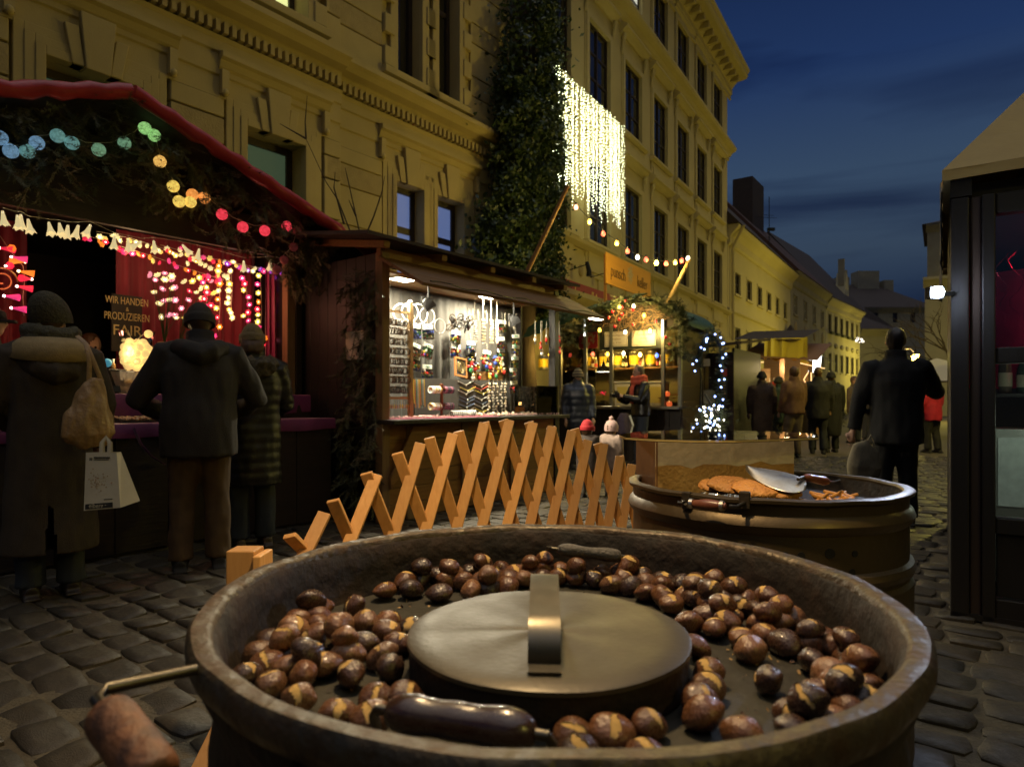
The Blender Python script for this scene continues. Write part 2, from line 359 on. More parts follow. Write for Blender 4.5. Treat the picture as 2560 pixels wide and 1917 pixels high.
# ---------------------------------------------------------------- building kit
def holes_wall(mb, s0, s1, z0, z1, holes, y=0.0, depth=.3):
    xs = sorted(set([s0, s1]+[h[0] for h in holes]+[h[1] for h in holes])); zs = sorted(set([z0, z1]+[h[2] for h in holes]+[h[3] for h in holes]))
    xs = [x for x in xs if s0 <= x <= s1]; zs = [z for z in zs if z0 <= z <= z1]
    for i in range(len(xs)-1):
        for j in range(len(zs)-1):
            cx = (xs[i]+xs[i+1])/2; cz = (zs[j]+zs[j+1])/2
            if any(h[0] < cx < h[1] and h[2] < cz < h[3] for h in holes): continue
            mb.quad((xs[i],y,zs[j]),(xs[i+1],y,zs[j]),(xs[i+1],y,zs[j+1]),(xs[i],y,zs[j+1]))
    for a, b, c, d in holes:
        e = y+depth
        mb.quad((a,y,c),(a,e,c),(a,e,d),(a,y,d)); mb.quad((b,y,c),(b,y,d),(b,e,d),(b,e,c))
        mb.quad((a,y,d),(a,e,d),(b,e,d),(b,y,d)); mb.quad((a,y,c),(b,y,c),(b,e,c),(a,e,c))
def window(root, a, b, c, d, y=.16, fr=None, pane=None, cols=2, rows=(0,.68,1), bw=.06, mun=.035, lab=None, each=True):
    fr = fr or M['frame_dark']; pane = pane or M['pane']
    m = MB(); m.box(a,a+bw,y,y+.08,c,d).box(b-bw,b,y,y+.08,c,d).box(a+bw,b-bw,y,y+.08,d-bw,d).box(a+bw,b-bw,y,y+.08,c,c+bw)
    xs = [a+bw+(b-a-2*bw)*k/cols for k in range(cols+1)]; zs = [c+bw+(d-c-2*bw)*k for k in rows]
    for x in xs[1:-1]: m.box(x-mun/2-.008, x+mun/2+.008, y-.006, y+.07, c+bw, d-bw)
    for k, z in enumerate(zs[1:-1]): m.box(a+bw, b-bw, y+.006, y+.06, z-mun/2, z+mun/2)
    w = m.build('window', fr, root)
    if lab: w['label'] = lab
    for i in range(len(xs)-1):
        for j in range(len(zs)-1):
            MB().box(xs[i]+.003, xs[i+1]-.003, y+.035, y+.045, zs[j]+.003, zs[j+1]-.003).build('pane', pane, w)
            if not each: return w
    return w
def cornice(mb, s0, s1, z, prof, ends=True):   # prof: (projection, height) pairs; front at y = -projection
    pts = [(0, prof[0][1])]+[(-p, h) for p, h in prof]+[(0, prof[-1][1])]
    n = len(pts); b = len(mb.v)
    for x in (s0, s1): mb.v += [(x, p, z+h) for p, h in pts]
    for i in range(n-1): mb.face(b+i, b+n+i, b+n+i+1, b+i+1)
    if ends: mb.face(*[b+i for i in range(n)]); mb.face(*[b+n+i for i in range(n-1,-1,-1)])
# ---------------------------------------------------------------- ochre corner building, left
FA = Fr(37.9, 8.73)
def building_a():
    s0 = -6.0; e = FA.s(1325)
    t = thing('stucco_building', 'ochre stucco building with rusticated ground floor and toothed cornice behind the stalls', 'building', FA.loc(s0), FA.rot)
    X = lambda px: FA.s(px)-s0
    Z = lambda px, py: FA.sz(px, py)[1]
    L = e-s0; xp = X(838)
    zt = Z(1059, 478); low = [(X(104), X(344)), (X(605), X(750)), (X(988), X(1056)), (X(1090), X(1156))]
    w = low[1][1]-low[1][0]; sp = low[1][0]-low[0][0]
    zl = Z(350, 215); low = [(low[0][0]-sp, low[0][0]-sp+w)]+low
    zu = Z(1143, 263); up = [(X(640), X(755)), (X(989), X(1050)), (X(1092), X(1143))]
    H = 12.0; holes = [(a, b, 2.55, zt) for a, b in low]+[(a, b, zu, zu+2.7) for a, b in up]
    m = MB(); holes_wall(m, 0, L, 0, H, holes); m.box(0, L, .5, .6, 0, H); m.build('wall', M['stucco'], t)
    zc = Z(1226, 396)                                   # dentil row height
    # rusticated courses
    def course(z0, z1, rough, yy=.045, base=0.0):
        spans = []; x = 0.0
        for a, b, c, d in sorted(h for h in holes if h[2]-.3 < (z0+z1)/2 < h[3]+.55):
            g = .34
            if a-g > x: spans.append((x, a-g))
            x = max(x, b+g)
        if x < L: spans.append((x, L))
        for a, b in spans:
            for p, q, off in ((a, min(b, xp), .10), (max(a, xp), b, 0)):
                if q-p < .15: continue
                o = MB().box(p, q, -yy-off, .02, z0+.012, z1-.012).build('stone_course', M['stucco_rough' if rough else 'stucco'], t, bevel=.012)
                if rough: MB().box(p+.0, p+.05, -yy-off-.008, -yy-off+.004, z0+.02, z1-.02).build('margin', M['stucco'], o)
    z = 1.0; k = 0
    while z < zc-1.05:
        h = .36 if k % 2 else .62
        course(z, min(z+h, zc-.9), k % 2 == 1); z += h; k += 1
    z = zu-.35; k = 0
    while z < H-.2:
        h = .40 if k % 2 else .66
        course(z, z+h, k % 2 == 1); z += h; k += 1
    # frieze and cornice, stepping at the pilaster edge
    for a, b, o in ((0, xp, .10), (xp, L, 0)):
        m = MB()
        cornice(m, a, b, zc-.9, [(.02+o,0),(.02+o,.28),(.045+o,.30),(.045+o,.58),(.07+o,.6),(.07+o,.74),(.10+o,.80)])
        cornice(m, a, b, zc+.1, [(.07+o,-.1),(.07+o,.10),(.22+o,.14),(.28+o,.20),(.34+o,.24),(.34+o,.32),(.06+o,.36)])
        m.build('cornice', M['stucco'], t)
        m = MB(); x = a+.03
        while x < b-.06: m.box(x, x+.062, -.16-o, -.05-o, zc-.075, zc+.075); x += .115
        m.build('dentil_course', M['stucco'], t)
        m = MB(); cornice(m, a, b, zu-.55, [(.08+o,0),(.08+o,.14),(.05+o,.16)]); m.build('sill_course', M['stucco'], t)
    # windows
    for i, (a, b) in enumerate(low):
        pm = M['pane_green'] if i < 3 else M['pane_blue']; single = i < 3
        w_ = window(t, a, b, 2.55, zt, .2, pane=pm, cols=1 if single else 1, rows=(0,.42,1) if single else (0,.70,1), bw=.1, mun=.12)
        off = .10 if b < xp else 0
        m = MB()
        for q, (gw, gy) in enumerate(((.30,.025),(.20,.04),(.10,.055))):
            gy += off
            m.box(a-gw, a-gw+.1, -gy, .0, 2.55, zt+gw-.1*0).box(b+gw-.1, b+gw, -gy, .0, 2.55, zt+gw).box(a-gw+.1, b+gw-.1, -gy, 0, zt+gw-.1, zt+gw)
        m.build('surround', M['stucco'], w_, bevel=.008)
        c = (a+b)/2
        m = MB()
        m.prism([(c-.13,zt-.02),(c+.13,zt-.02),(c+.19,zt+.62),(c-.19,zt+.62)], -.11-off, 0)
        m.prism([(c-.26,zt-.0),(c-.135,zt-.0),(c-.20,zt+.44),(c-.34,zt+.44)], -.08-off, 0).prism([(c+.135,zt),(c+.26,zt),(c+.34,zt+.44),(c+.20,zt+.44)], -.08-off, 0)
        m.build('keystone', M['stucco'], w_, bevel=.01)
    for a, b in [(p-.42, q+.42) for p, q in low[:3]]+[(low[3][0]-.42, low[4][1]+.42)]:
        off = .10 if b < xp else 0; m = MB()
        cornice(m, a, b, zt+.62, [(.04+off,0),(.08+off,.04),(.11+off,.12),(.16+off,.15),(.16+off,.22),(.06+off,.25)])
        h = m.build('window_hood', M['stucco'], t)
        for x in (a+.07, b-.07): MB().prism([(x-.05,zt+.30),(x+.05,zt+.30),(x+.05,zt+.62),(x-.05,zt+.62)], -.11-off, 0).ball((x,-.08-off,zt+.32),(.055,.05,.06)).build('bracket', M['stucco'], h, smooth=40)
    for i, (a, b) in enumerate(up):
        lit = i == 0; off = .10 if b < xp else 0
        w_ = window(t, a, b, zu, zu+2.7, .2, pane=M['pane_lit'] if lit else M['pane'], cols=2 if lit else 1, rows=(0,.66,1), bw=.09, mun=.09, lab='window lit yellow from inside' if lit else None)
        m = MB()
        for sx in (-1, 1):
            x = a if sx < 0 else b
            m.box(x-.17 if sx < 0 else x, x if sx < 0 else x+.17, -.07-off, 0, zu, zu+2.9)
            for q in range(5): m.box(x-.32 if sx < 0 else x+.1, x-.1 if sx < 0 else x+.32, -.10-off, 0, zu+q*.56+.02, zu+q*.56+.34)
        m.box(a-.36, b+.36, -.16-off, 0, zu-.14, zu-.02)
        m.build('surround', M['stucco'], w_, bevel=.008)
building_a()
# ---------------------------------------------------------------- cream four-storey building
FB = Fr(31.5, 7.36)
def building_b():
    s0 = FB.s(1300)-.5; e = FB.s(1818)
    t = thing('cream_town_house', 'tall cream town house with hooded windows and bracketed top cornice', 'building', FB.loc(s0), FB.rot)
    X = lambda px: FB.s(px)-s0
    L = e-s0
    cols = [(X(1473),X(1519)),(X(1563),X(1601)),(X(1635.5),X(1665.5)),(X(1694),X(1719)),(X(1743),X(1763)),(X(1783),X(1801))]
    c = [(a+b)/2 for a, b in cols]; n = len(c); sp = (c[-1]-c[0])/(n-1); ww = sum(b-a for a, b in cols)/n*1.14
    cs = [c[0]+sp*k for k in range(-1, n)]
    Z = lambda px, py: FB.sz(px, py)[1]
    rows = [(Z(1801,762),Z(1801,638)),(Z(1801,551),Z(1801,429)),(Z(1801,345),Z(1801,224))]
    H = rows[2][1]+1.2
    holes = [(x-ww/2, x+ww/2, a, b) for x in cs for a, b in rows]+[(x-.7, x+.7, .3, 3.0) for x in cs]
    m = MB(); holes_wall(m, 0, L, 0, H, holes, depth=.22); m.box(0, L, .4, .5, 0, H).quad((L,0,0),(L,8,0),(L,8,H),(L,0,H)).build('wall', M['cream'], t)
    for ri, (a, b) in enumerate(rows):
        for ci, x in enumerate(cs):
            lit = ri == 2 and ci == 2
            w = window(t, x-ww/2, x+ww/2, a, b, .05, fr=M['frame_dark'], pane=M['pane_white'] if lit else M['pane'], cols=2, rows=(0,.33,.66,1), bw=.055, mun=.045, lab='window lit white from inside' if lit else None)
            m = MB(); g = .16
            m.box(x-ww/2-g, x-ww/2, -.06, 0, a, b+g).box(x+ww/2, x+ww/2+g, -.06, 0, a, b+g).box(x-ww/2, x+ww/2, -.06, 0, b, b+g)
            m.box(x-ww/2-g-.05, x-ww/2-g, -.03, 0, a, b+g+.05).box(x+ww/2+g, x+ww/2+g+.05, -.03, 0, a, b+g+.05)
            m.build('surround', M['cream'], w)
            m = MB(); cornice(m, x-ww/2-.3, x+ww/2+.3, a-.16, [(.08,0),(.17,.06),(.17,.13),(.04,.155)]); m.build('sill', M['cream'], w)
            hh = .62 if ri < 2 else .25; pr = .24 if ri < 2 else .15
            m = MB(); cornice(m, x-ww/2-.32, x+ww/2+.32, b+hh, [(.06,0),(.12,.05),(pr*.75,.12),(pr,.15),(pr,.22),(.06,.32)]); m.build('hood', M['cream'], w)
            if ri < 2:
                for sx in (-1, 1):
                    q = x+sx*(ww/2+.2); m = MB()
                    m.tube([(q,-.01,b+.05),(q,-.04,b+.16),(q,-.06,b+.3),(q,-.1,b+.48),(q,-.12,b+.62)], [(.04,.04),(.055,.045),(.05,.04),(.06,.06),(.07,.06)], 8).ball((q,-.09,b+.52),(.075,.07,.07))
                    m.build('console', M['cream'], w, smooth=50)
                m = MB(); m.box(x-ww/2-.22, x+ww/2+.22, -.05, 0, a-.95, a-.17).box(x-ww/2-.1, x+ww/2+.1, -.08, 0, a-.82, a-.3); m.build('apron_panel', M['cream'], w, bevel=.015)
    def belt(z, prof): m = MB(); cornice(m, -.02, L+.12, z, prof); m.build('belt_cornice', M['cream'], t)
    belt(rows[2][0]-.62, [(.06,0),(.06,.14),(.14,.2),(.2,.3),(.34,.36),(.4,.44),(.4,.52),(.06,.60)])
    belt(rows[0][0]-.32, [(.08,0),(.2,.08),(.22,.16),(.05,.18)])
    belt(rows[0][0]-1.75, [(.06,-.35),(.1,-.2),(.14,-.12),(.3,.0),(.38,.08),(.38,.2),(.08,.3)])
    for k in range(9):
        x = .6+k*(L-1.0)/9
        o = MB().box(x, x+(L-1)/9-.25, -.035, 0, rows[0][0]-1.3, rows[0][0]-.45).build('frieze_panel', M['cream'], t, bevel=.01)
        MB().ball((x+(L-1)/18-.12, -.04, rows[0][0]-.88), (.14,.04,.16), 12, 6).build('rosette', M['stucco_rough'], o, smooth=60)
    # top cornice with brackets
    m = MB(); cornice(m, -.02, L+.45, H-.55, [(.06,-.5),(.06,-.3),(.12,-.25),(.12,.0),(.2,.1),(.34,.25),(.74,.3),(.82,.4),(.82,.52),(.9,.6),(.9,.68),(0,.78)]); m.build('top_cornice', M['cream'], t)
    x = .2
    while x < L+.2:
        MB().prism([(x-.09,H-.52),(x+.09,H-.52),(x+.09,H-.26),(x-.09,H-.26)], -.55, -.1).build('bracket', M['cream'], t, bevel=.02); x += .62
    MB().prism([(-.1,H+.2),(L+.3,H+.2),(L+.3,H+.22),(-.1,H+.22)], -.8, 6).build('roof', M['roof'], t)
    # shop front fascia
    zf = 4.02
    sg = thing('shop_sign', 'dark red shop fascia sign with gold lettering on the cream house', 'sign', FB.loc(s0+.3, -.16), FB.rot)
    MB().box(0, 5.4, 0, .10, zf-.55, zf).build('board', mat('sign_red', (.30,.012,.03), .5), sg)
    text('lettering', 'ttheur "A', .46, mat('gold', (.75,.5,.12), .4), sg, (X(1440)-.3+.1, -.008, zf-.30), shear=.2)
    for px in (1422, 1473):
        q = thing('spot_lamp', 'small black arm spotlight above the red shop sign', 'lamp', FB.loc(FB.s(px), -.05, zf+.15), FB.rot, 'spotlights over the red sign')
        MB().bar((0,.06,.15),(0,-.5,.25),.02,.02).build('arm', M['metal_black'], q)
        MB().tube([(0,-.44,.3),(0,-.5,.08),(0,-.5,-.05)], [.045,.06,.07], 10).build('head', M['metal_black'], q, smooth=40)
    lamp('sign_light', 'SPOT', (X(1450)-.3, -.6, zf+.4), 25, (1,.85,.6), sg, size=.05, spot=110).rotation_euler = (-.5, 0, 0)
building_b()
# ---------------------------------------------------------------- houses along the street
def house(name, label, fr, p0, p1, eave, wallm, rows, ncol, ww, roofm=None, frm=None, roof_h=2.4, extra=None, margin=.5, band=None, mull=(0,.5,1)):
    a, b = fr.s(p0), fr.s(p1); L = b-a
    t = thing(name, label, 'house', fr.loc(a), fr.rot)
    cs = [margin+ww/2+(L-2*margin-ww)*(k)/(ncol-1) for k in range(ncol)]
    holes = [(x-ww/2, x+ww/2, z0, z1) for x in cs for z0, z1 in rows]
    m = MB(); holes_wall(m, 0, L, 0, eave, holes, depth=.18); m.box(0, L, .35, .45, 0, eave); m.quad((0,0,0),(0,9,0),(0,9,eave),(0,0,eave)).quad((L,0,0),(L,9,0),(L,9,eave),(L,0,eave)); m.build('wall', wallm, t)
    for x in cs:
        for z0, z1 in rows:
            w = window(t, x-ww/2, x+ww/2, z0, z1, .06, fr=frm or M['frame_grey'], pane=M['pane'], cols=2, rows=mull, bw=.07, mun=.05, each=True)
            m = MB(); m.box(x-ww/2-.12, x+ww/2+.12, -.09, 0, z0-.12, z0-.01); m.build('sill', wallm, w)
            m = MB(); m.box(x-ww/2-.1, x-ww/2, -.03, 0, z0, z1+.1).box(x+ww/2, x+ww/2+.1, -.03, 0, z0, z1+.1).box(x-ww/2, x+ww/2, -.03, 0, z1, z1+.1); m.build('surround', wallm, w)
    m = MB(); cornice(m, -.02, L+.02, eave-.1, [(.05,-.7),(.12,-.6),(.14,-.3),(.3,-.1),(.42,.0),(.5,.12),(.5,.2),(.0,.22)]); m.build('eaves_cornice', wallm, t)
    r = MB(); r.prism([(-.05,0),(L+.05,0),(L+.05,.12),(-.05,.12)], 0, .1); r.v = []; r.f = []; r.mi = []
    e = eave+.13
    r.add([(-.1,-.55,e),(L+.1,-.55,e),(L+.1,4.5,e+roof_h),(-.1,4.5,e+roof_h),(L+.1,9.5,e),(-.1,9.5,e)], [(0,1,2,3),(3,2,4,5),(0,3,5),(1,4,2),(0,5,4,1)])
    r.build('roof', roofm or M['roof'], t)
    if band:
        for z in band: m = MB(); cornice(m, 0, L, z, [(.03,0),(.1,.05),(.1,.13),(.03,.18)]); m.build('belt_cornice', wallm, t)
    return t, L, cs
endB = FB.loc(FB.s(1818))
def frame_at(th, p):
    a = math.radians(th); return Fr(th, -(p.x*math.cos(a)-p.y*math.sin(a)))
FCc = frame_at(33.2, endB)
def houses():
    Z = lambda f, px, py: f.sz(px, py)[1]
    f = FCc
    c, L, cs = house('yellow_house', 'smooth yellow two-row house with drainpipe beyond the cream town house', f, 1819, 1976, 9.0, M['yellow_wall'],
        [(Z(f,1968,800),Z(f,1968,760)),(Z(f,1934,902),Z(f,1934,852))], 6, 1.0, band=[Z(f,1976,838)-.1], margin=1.2, frm=M['frame_dark'], roof_h=5.6)
    MB().tube([(.45,-.62,9.1),(.45,-.3,8.5),(.45,-.12,8.1),(.45,-.12,0)], .07, 8).build('drainpipe', M['cream'], c, smooth=40)
    MB().box(.6,2.8,1.5,3.0,9.5,14.0).box(1.2,2.2,1.6,2.8,14.0,15.6).build('chimney', M['roof'], c)
    b = thing('wall_case', 'tall dark wooden case with pointed top on the yellow house', 'showcase', f.loc(f.s(1958), -.55, 0), f.rot)
    z0, z1 = 2.2, Z(f, 1970, 845)
    MB().box(0,1.5,0,.5,z0,z1).build('case', M['wood_dark'], b); MB().add([(-.1,-.1,z1),(1.6,-.1,z1),(1.6,.6,z1),(-.1,.6,z1),(.75,.25,z1+.8)],[(0,1,4),(1,2,4),(2,3,4),(3,0,4),(0,3,2,1)]).build('roof', M['roof'], b)
    e1 = f.loc(f.s(1976)); f = frame_at(35.2, e1)
    c, L, cs = house('grey_ornate_house', 'weathered grey house with oval medallions between its window rows', f, 1976.5, 2064, 9.3, M['grey_wall'],
        [(Z(f,2050,812)-.1,Z(f,2050,775)),(Z(f,2050,920),Z(f,2050,873))], 4, .95, frm=M['frame_pale'], roofm=M['red_roof'], margin=.9, roof_h=5.6)
    for x in cs: MB().ball((x,-.02,Z(f,2050,850)+.2), (.32,.08,.42), 14, 8).build('medallion', M['stucco_rough'], c, smooth=60)
    MB().box(3,6,3.2,4.6,12,17.0).build('chimney', M['roof'], c)
    e2 = f.loc(f.s(2064)); f = frame_at(39.5, e2)
    c, L, cs = house('pale_house', 'pale house with garlands over the lower windows and lights on its window boxes', f, 2064.5, 2150, 9.1, M['pale_wall'],
        [(Z(f,2146,852),Z(f,2146,812)),(Z(f,2146,938),Z(f,2146,897))], 6, .95, margin=.7, frm=M['frame_dark'], roof_h=6)
    for x in cs:
        MB().ball((x,-.05,Z(f,2146,880)), (.5,.1,.22), 12, 6).build('garland_relief', M['grey_wall'], c, smooth=60)
        z = Z(f,2146,852)-.1; MB().box(x-.5,x+.5,-.3,-.05,z-.05,z+.12).build('window_box', M['fir_dark'], c)
    m = MB()
    for k in range(40): m.octa((cs[4]+R.uniform(-.5,L-cs[4]+.2), -.34+R.uniform(-.05,.0), z+R.uniform(-.2,.25)), .035)
    m.build('fairy_lights', glow('fairy', (1,.9,.8), 3), c)
    MB().prism([(8.5,9),(10.6,9),(10.2,11.3),(9.7,12.7),(9.3,12.7),(8.9,11.3)], .6, 1.4).build('dormer_gable', M['pale_wall'], c)
    for q in ((8.9,9.2,11.5,13.9),(9.8,10.1,11.0,13.0)): MB().box(q[0],q[1],.7,1.2,q[2],q[3]).build('chimney', M['grey_wall'], c)
    # the end of the street
    def block(name, label, px0, px1, Y, zt, roof, wm, wins, hip=True, zb=0.0, depth=10.0, overhang=.4, th=0):
        a = math.radians(th); x0 = (px0-CX)/F*Y; k1 = (px1-CX)/F; w = (k1*Y-x0)/(math.cos(a)+k1*math.sin(a))
        t = thing(name, label, 'building', (x0, Y, 0), -a)
        hs = [((p-.5*q-px0)/F*Y, (p+.5*q-px0)/F*Y, CH+(HZ-b)/F*Y, CH+(HZ-a)/F*Y) for p, q, a, b in wins]
        m = MB(); holes_wall(m, 0, w, 0, zt, hs, depth=.25); m.box(0,w,.5,.6,0,zt); m.quad((0,0,0),(0,depth,0),(0,depth,zt),(0,0,zt)).quad((w,0,0),(w,0,zt),(w,depth,zt),(w,depth,0)); m.build('wall', wm, t)
        for h in hs: window(t, *h, y=.1, fr=M['frame_dark'], cols=2, rows=(0,.6,1))
        m = MB(); cornice(m, -.1, w+.1, zt-.3, [(.05,-.4),(.1,-.3),(.3,.0),(.4,.12),(.4,.3),(0,.3)]); m.build('eaves_cornice', wm, t)
        if roof:
            k = roof*1.0 if hip else 0; o = overhang
            MB().add([(-o,-o-.1,zt+.01),(w+o,-o-.1,zt+.01),(w+o,depth,zt+.01),(-o,depth,zt+.01),(k,depth*.4,zt+roof),(w-k,depth*.4,zt+roof)], [(0,1,5,4),(1,2,5),(2,3,4,5),(3,0,4),(0,3,2,1)]).build('roof', M['roof'], t)
        return t, w
    t, w = block('corner_building', 'dim olive building with hipped dark roof closing the far end of the street', 2108, 2330, 88, 13.4, 4.2, M['grey_wall'], [(2188,15,782,800),(2238,12,778,806),(2282,12,778,806),(2188,15,850,880),(2238,12,850,880)], depth=16)
    for q in ((1.6,3.4,14.5,18.4),(4.6,7.6,16,19.3),(8.3,9.6,14.5,18)): MB().box(q[0],q[1],5,7,q[2],q[3]).build('chimney', M['grey_wall'], t)
    block('low_house', 'plain house wall with dark roof standing before the far corner building', 2152, 2222, 70, 8.6, 3.0, M['pale_wall'], [(2178,14,960,990)], depth=12)
    block('plain_gable_wall', 'tall plain pale wall on the far right behind the bare tree', 2312, 2420, 46, 9.6, 0, M['pale_wall'], [], depth=10, th=33)
    block('dark_tower_house', 'dark tall house with cornice rising beyond the kiosk', 2318, 2440, 60, 17.0, 1.2, M['grey_wall'], [], depth=10, th=33)
    # aerial on the yellow house roof
    p = P(1923, 620, 40)
    a = thing('roof_aerial', 'thin metal aerial mast with crossbars on the yellow house roof', 'antenna', (p.x, p.y, 10.8))
    m = MB(); h = P(1923, 492, 40).z-10.8
    m.tube([(0,0,-.6),(0,0,h)], .025, 6); m.build('mast', M['metal_black'], a)
    m = MB(); zz = lambda y: P(1923, y, 40).z-10.8
    for y, l in ((537,.75),(543,1.2),(593,.5),(598,.4)): m.bar((-l*.55,0,zz(y)),(l*.45,.2,zz(y)),.02,.02)
    m.box(-.1,.32,-.1,.1,zz(577),zz(570)).build('crossbars', M['metal_black'], a)
houses()
class FrR:                                            # the fronts across the street, out of the picture on the right
    rot = PI/2-math.radians(33)+PI
    def s(self, a): return a
    def loc(self, a, d=0.0, z=0.0): t = Vector((math.sin(math.radians(33)), math.cos(math.radians(33)), 0)); n = Vector((math.cos(math.radians(33)), -math.sin(math.radians(33)), 0)); return t*(58-a)+n*(9+d)+Vector((0,0,z))
for a, b, lab in ((0,30,'ochre house across the street beyond the kiosk'),(30.2,60,'ochre house across the street behind the chestnut stand'),(60.2,86,'cream house across the street far behind the camera')): house('opposite_house', lab, FrR(), a, b, 13.5, M['stucco'], [(4.8,7.0),(8.4,10.6),(1.2,3.4)], 8, 1.2, margin=1.2, mull=(0,1))
# ---------------------------------------------------------------- ivy, twigs
def leaf_cloud(mb, pts, size, rnd, tilt=1.0):
    for p in pts:
        s = size*rnd.uniform(.6,1.3); u = Vector((rnd.gauss(0,1), rnd.gauss(0,1), rnd.gauss(0,1)*tilt)).normalized(); v = u.cross(Vector((rnd.gauss(0,1), rnd.gauss(0,1), rnd.gauss(0,1)))).normalized()
        p = Vector(p)
        mb.add([p-u*s, p+v*s*.55, p+u*s, p-v*s*.55], [(0,1,2),(0,2,3)])
def ivy():
    r = random.Random(21); s0 = FA.s(1300)
    t = thing('ivy', 'dense green ivy climbing the corner between the ochre and cream buildings', 'ivy', FA.loc(s0, -.25), FA.rot)
    base = FA.loc(s0, -.25)
    # outline in photo pixels: row -> left, right
    prof = [(-60,1285,1388),(60,1272,1390),(180,1262,1395),(260,1245,1402),(340,1252,1408),(420,1245,1404),(480,1245,1396),(540,1210,1400),(600,1190,1400),(660,1195,1400),(700,1225,1405),(740,1330,1405),(800,1350,1400)]
    pts = []; n = 0
    while n < 30000:
        py = r.uniform(-60, 800); k = [i for i in range(len(prof)-1) if prof[i][0] <= py <= prof[i+1][0]][0]
        f = (py-prof[k][0])/(prof[k+1][0]-prof[k][0]); l = prof[k][1]*(1-f)+prof[k+1][1]*f; q = prof[k][2]*(1-f)+prof[k+1][2]*f
        px = r.uniform(l, q)
        px += r.gauss(0, 9) if r.random() < .8 else r.gauss(0, 24)
        clump = math.sin(px*.06+math.sin(py*.045)*2)+math.sin(py*.07+px*.03)
        if r.random() < .28-.16*clump: continue
        top = py < 190
        if top and 1265 < px < 1345 and r.random() < .85: continue
        Y = 13.9+.35*math.sin((px-l)/(q-l)*PI)*-1.6+r.uniform(-.35,.25)+(px-1300)*.012-.25*clump*.4
        pts.append(P(px, py, Y)); n += 1
    m = MB(); leaf_cloud(m, [tuple(p) for p in pts], .062, r)
    rot = Matrix.Rotation(-FA.rot, 3, 'Z')
    m.v = [tuple(rot @ (Vector(v)-base)) for v in m.v]
    o = m.build('foliage', M['ivy'], t); o['kind'] = 'stuff'
    for dx, rad in ((1285,.2),(1320,.24),(1250,.08)):
        m = MB(); tp = [P(dx+r.uniform(-6,6), y, 14.1) for y in range(-60,1100,90)]
        m.tube([tuple(rot @ (p-base)) for p in tp], [rad*r.uniform(.8,1.15)*(.6+.4*i/len(tp)) for i in range(len(tp))], 9); m.build('trunk', M['bark'], t, smooth=60)
ivy()
def twigs():
    for lab, lines in (('bare leafless branches standing between the red-trimmed stall and the wall', [[(905,640),(880,590),(845,500),(815,455),(765,347)],[(860,560),(835,470),(838,430)],[(765,347),(763,305),(768,240)],[(765,347),(700,310)]]), ('bare forked twig sticking up beside the jewellery stall roof', [[(905,610),(890,540),(870,450),(863,420)],[(905,610),(935,540),(955,480),(962,440)],[(890,540),(872,500)]])):
        b = P(900, 640, 7.4); t = thing('bare_branch', lab, 'branch', (b.x, b.y, 0))
        for l in lines:
            pts = [P(x, y, 7.4) for x, y in l]; k = len(pts)
            if l is lines[0] : pts = [Vector((b.x, b.y, .0))]+pts
            MB().tube([tuple(p-Vector((b.x,b.y,0))) for p in pts], [.012-.009*i/max(1,len(pts)-1) for i in range(len(pts))], 6).build('twig', M['bark'], t)
twigs()
# ---------------------------------------------------------------- light curtain on the cream house
def curtain():
    r = random.Random(5); f = Fr(31.5, 7.0); a = f.s(1372); b = f.s(1553); zt = 8.72
    t = thing('light_curtain', 'curtain of white fairy lights hanging on the cream house beside the ivy', 'fairy lights', f.loc(a, 0, 0), f.rot)
    led = glow('led', (.96,1,.60), 12); wire = M['wire_pale']
    n = 84
    MB().tube([(0,0,zt),((b-a)*.5,0,zt+.02),(b-a,0,zt)], .012, 6).build('top_cable', wire, t)
    for k in range(n):
        x = (b-a)*(k+.5)/n+r.uniform(-.03,.03); h = 2.55+.22*math.sin(k*.35)+r.uniform(-.3,.25); y = r.uniform(-.12,.05)
        if k % 9 == 3: h *= .8
        m = MB(); z = zt; pts = [(x,y,z)]
        m.m = 0; xx = x
        while z > zt-h:
            z -= r.uniform(.045,.10); xx = x+r.uniform(-.025,.025); m.octa((xx, y+r.uniform(-.02,.02), z), .009)
        m.m = 1; m.tube([(x,y,zt),(x+.01,y,zt-h*.5),(x,y,zt-h)], .0022, 3)
        m.build('light_strand', [led, wire], t)
curtain()
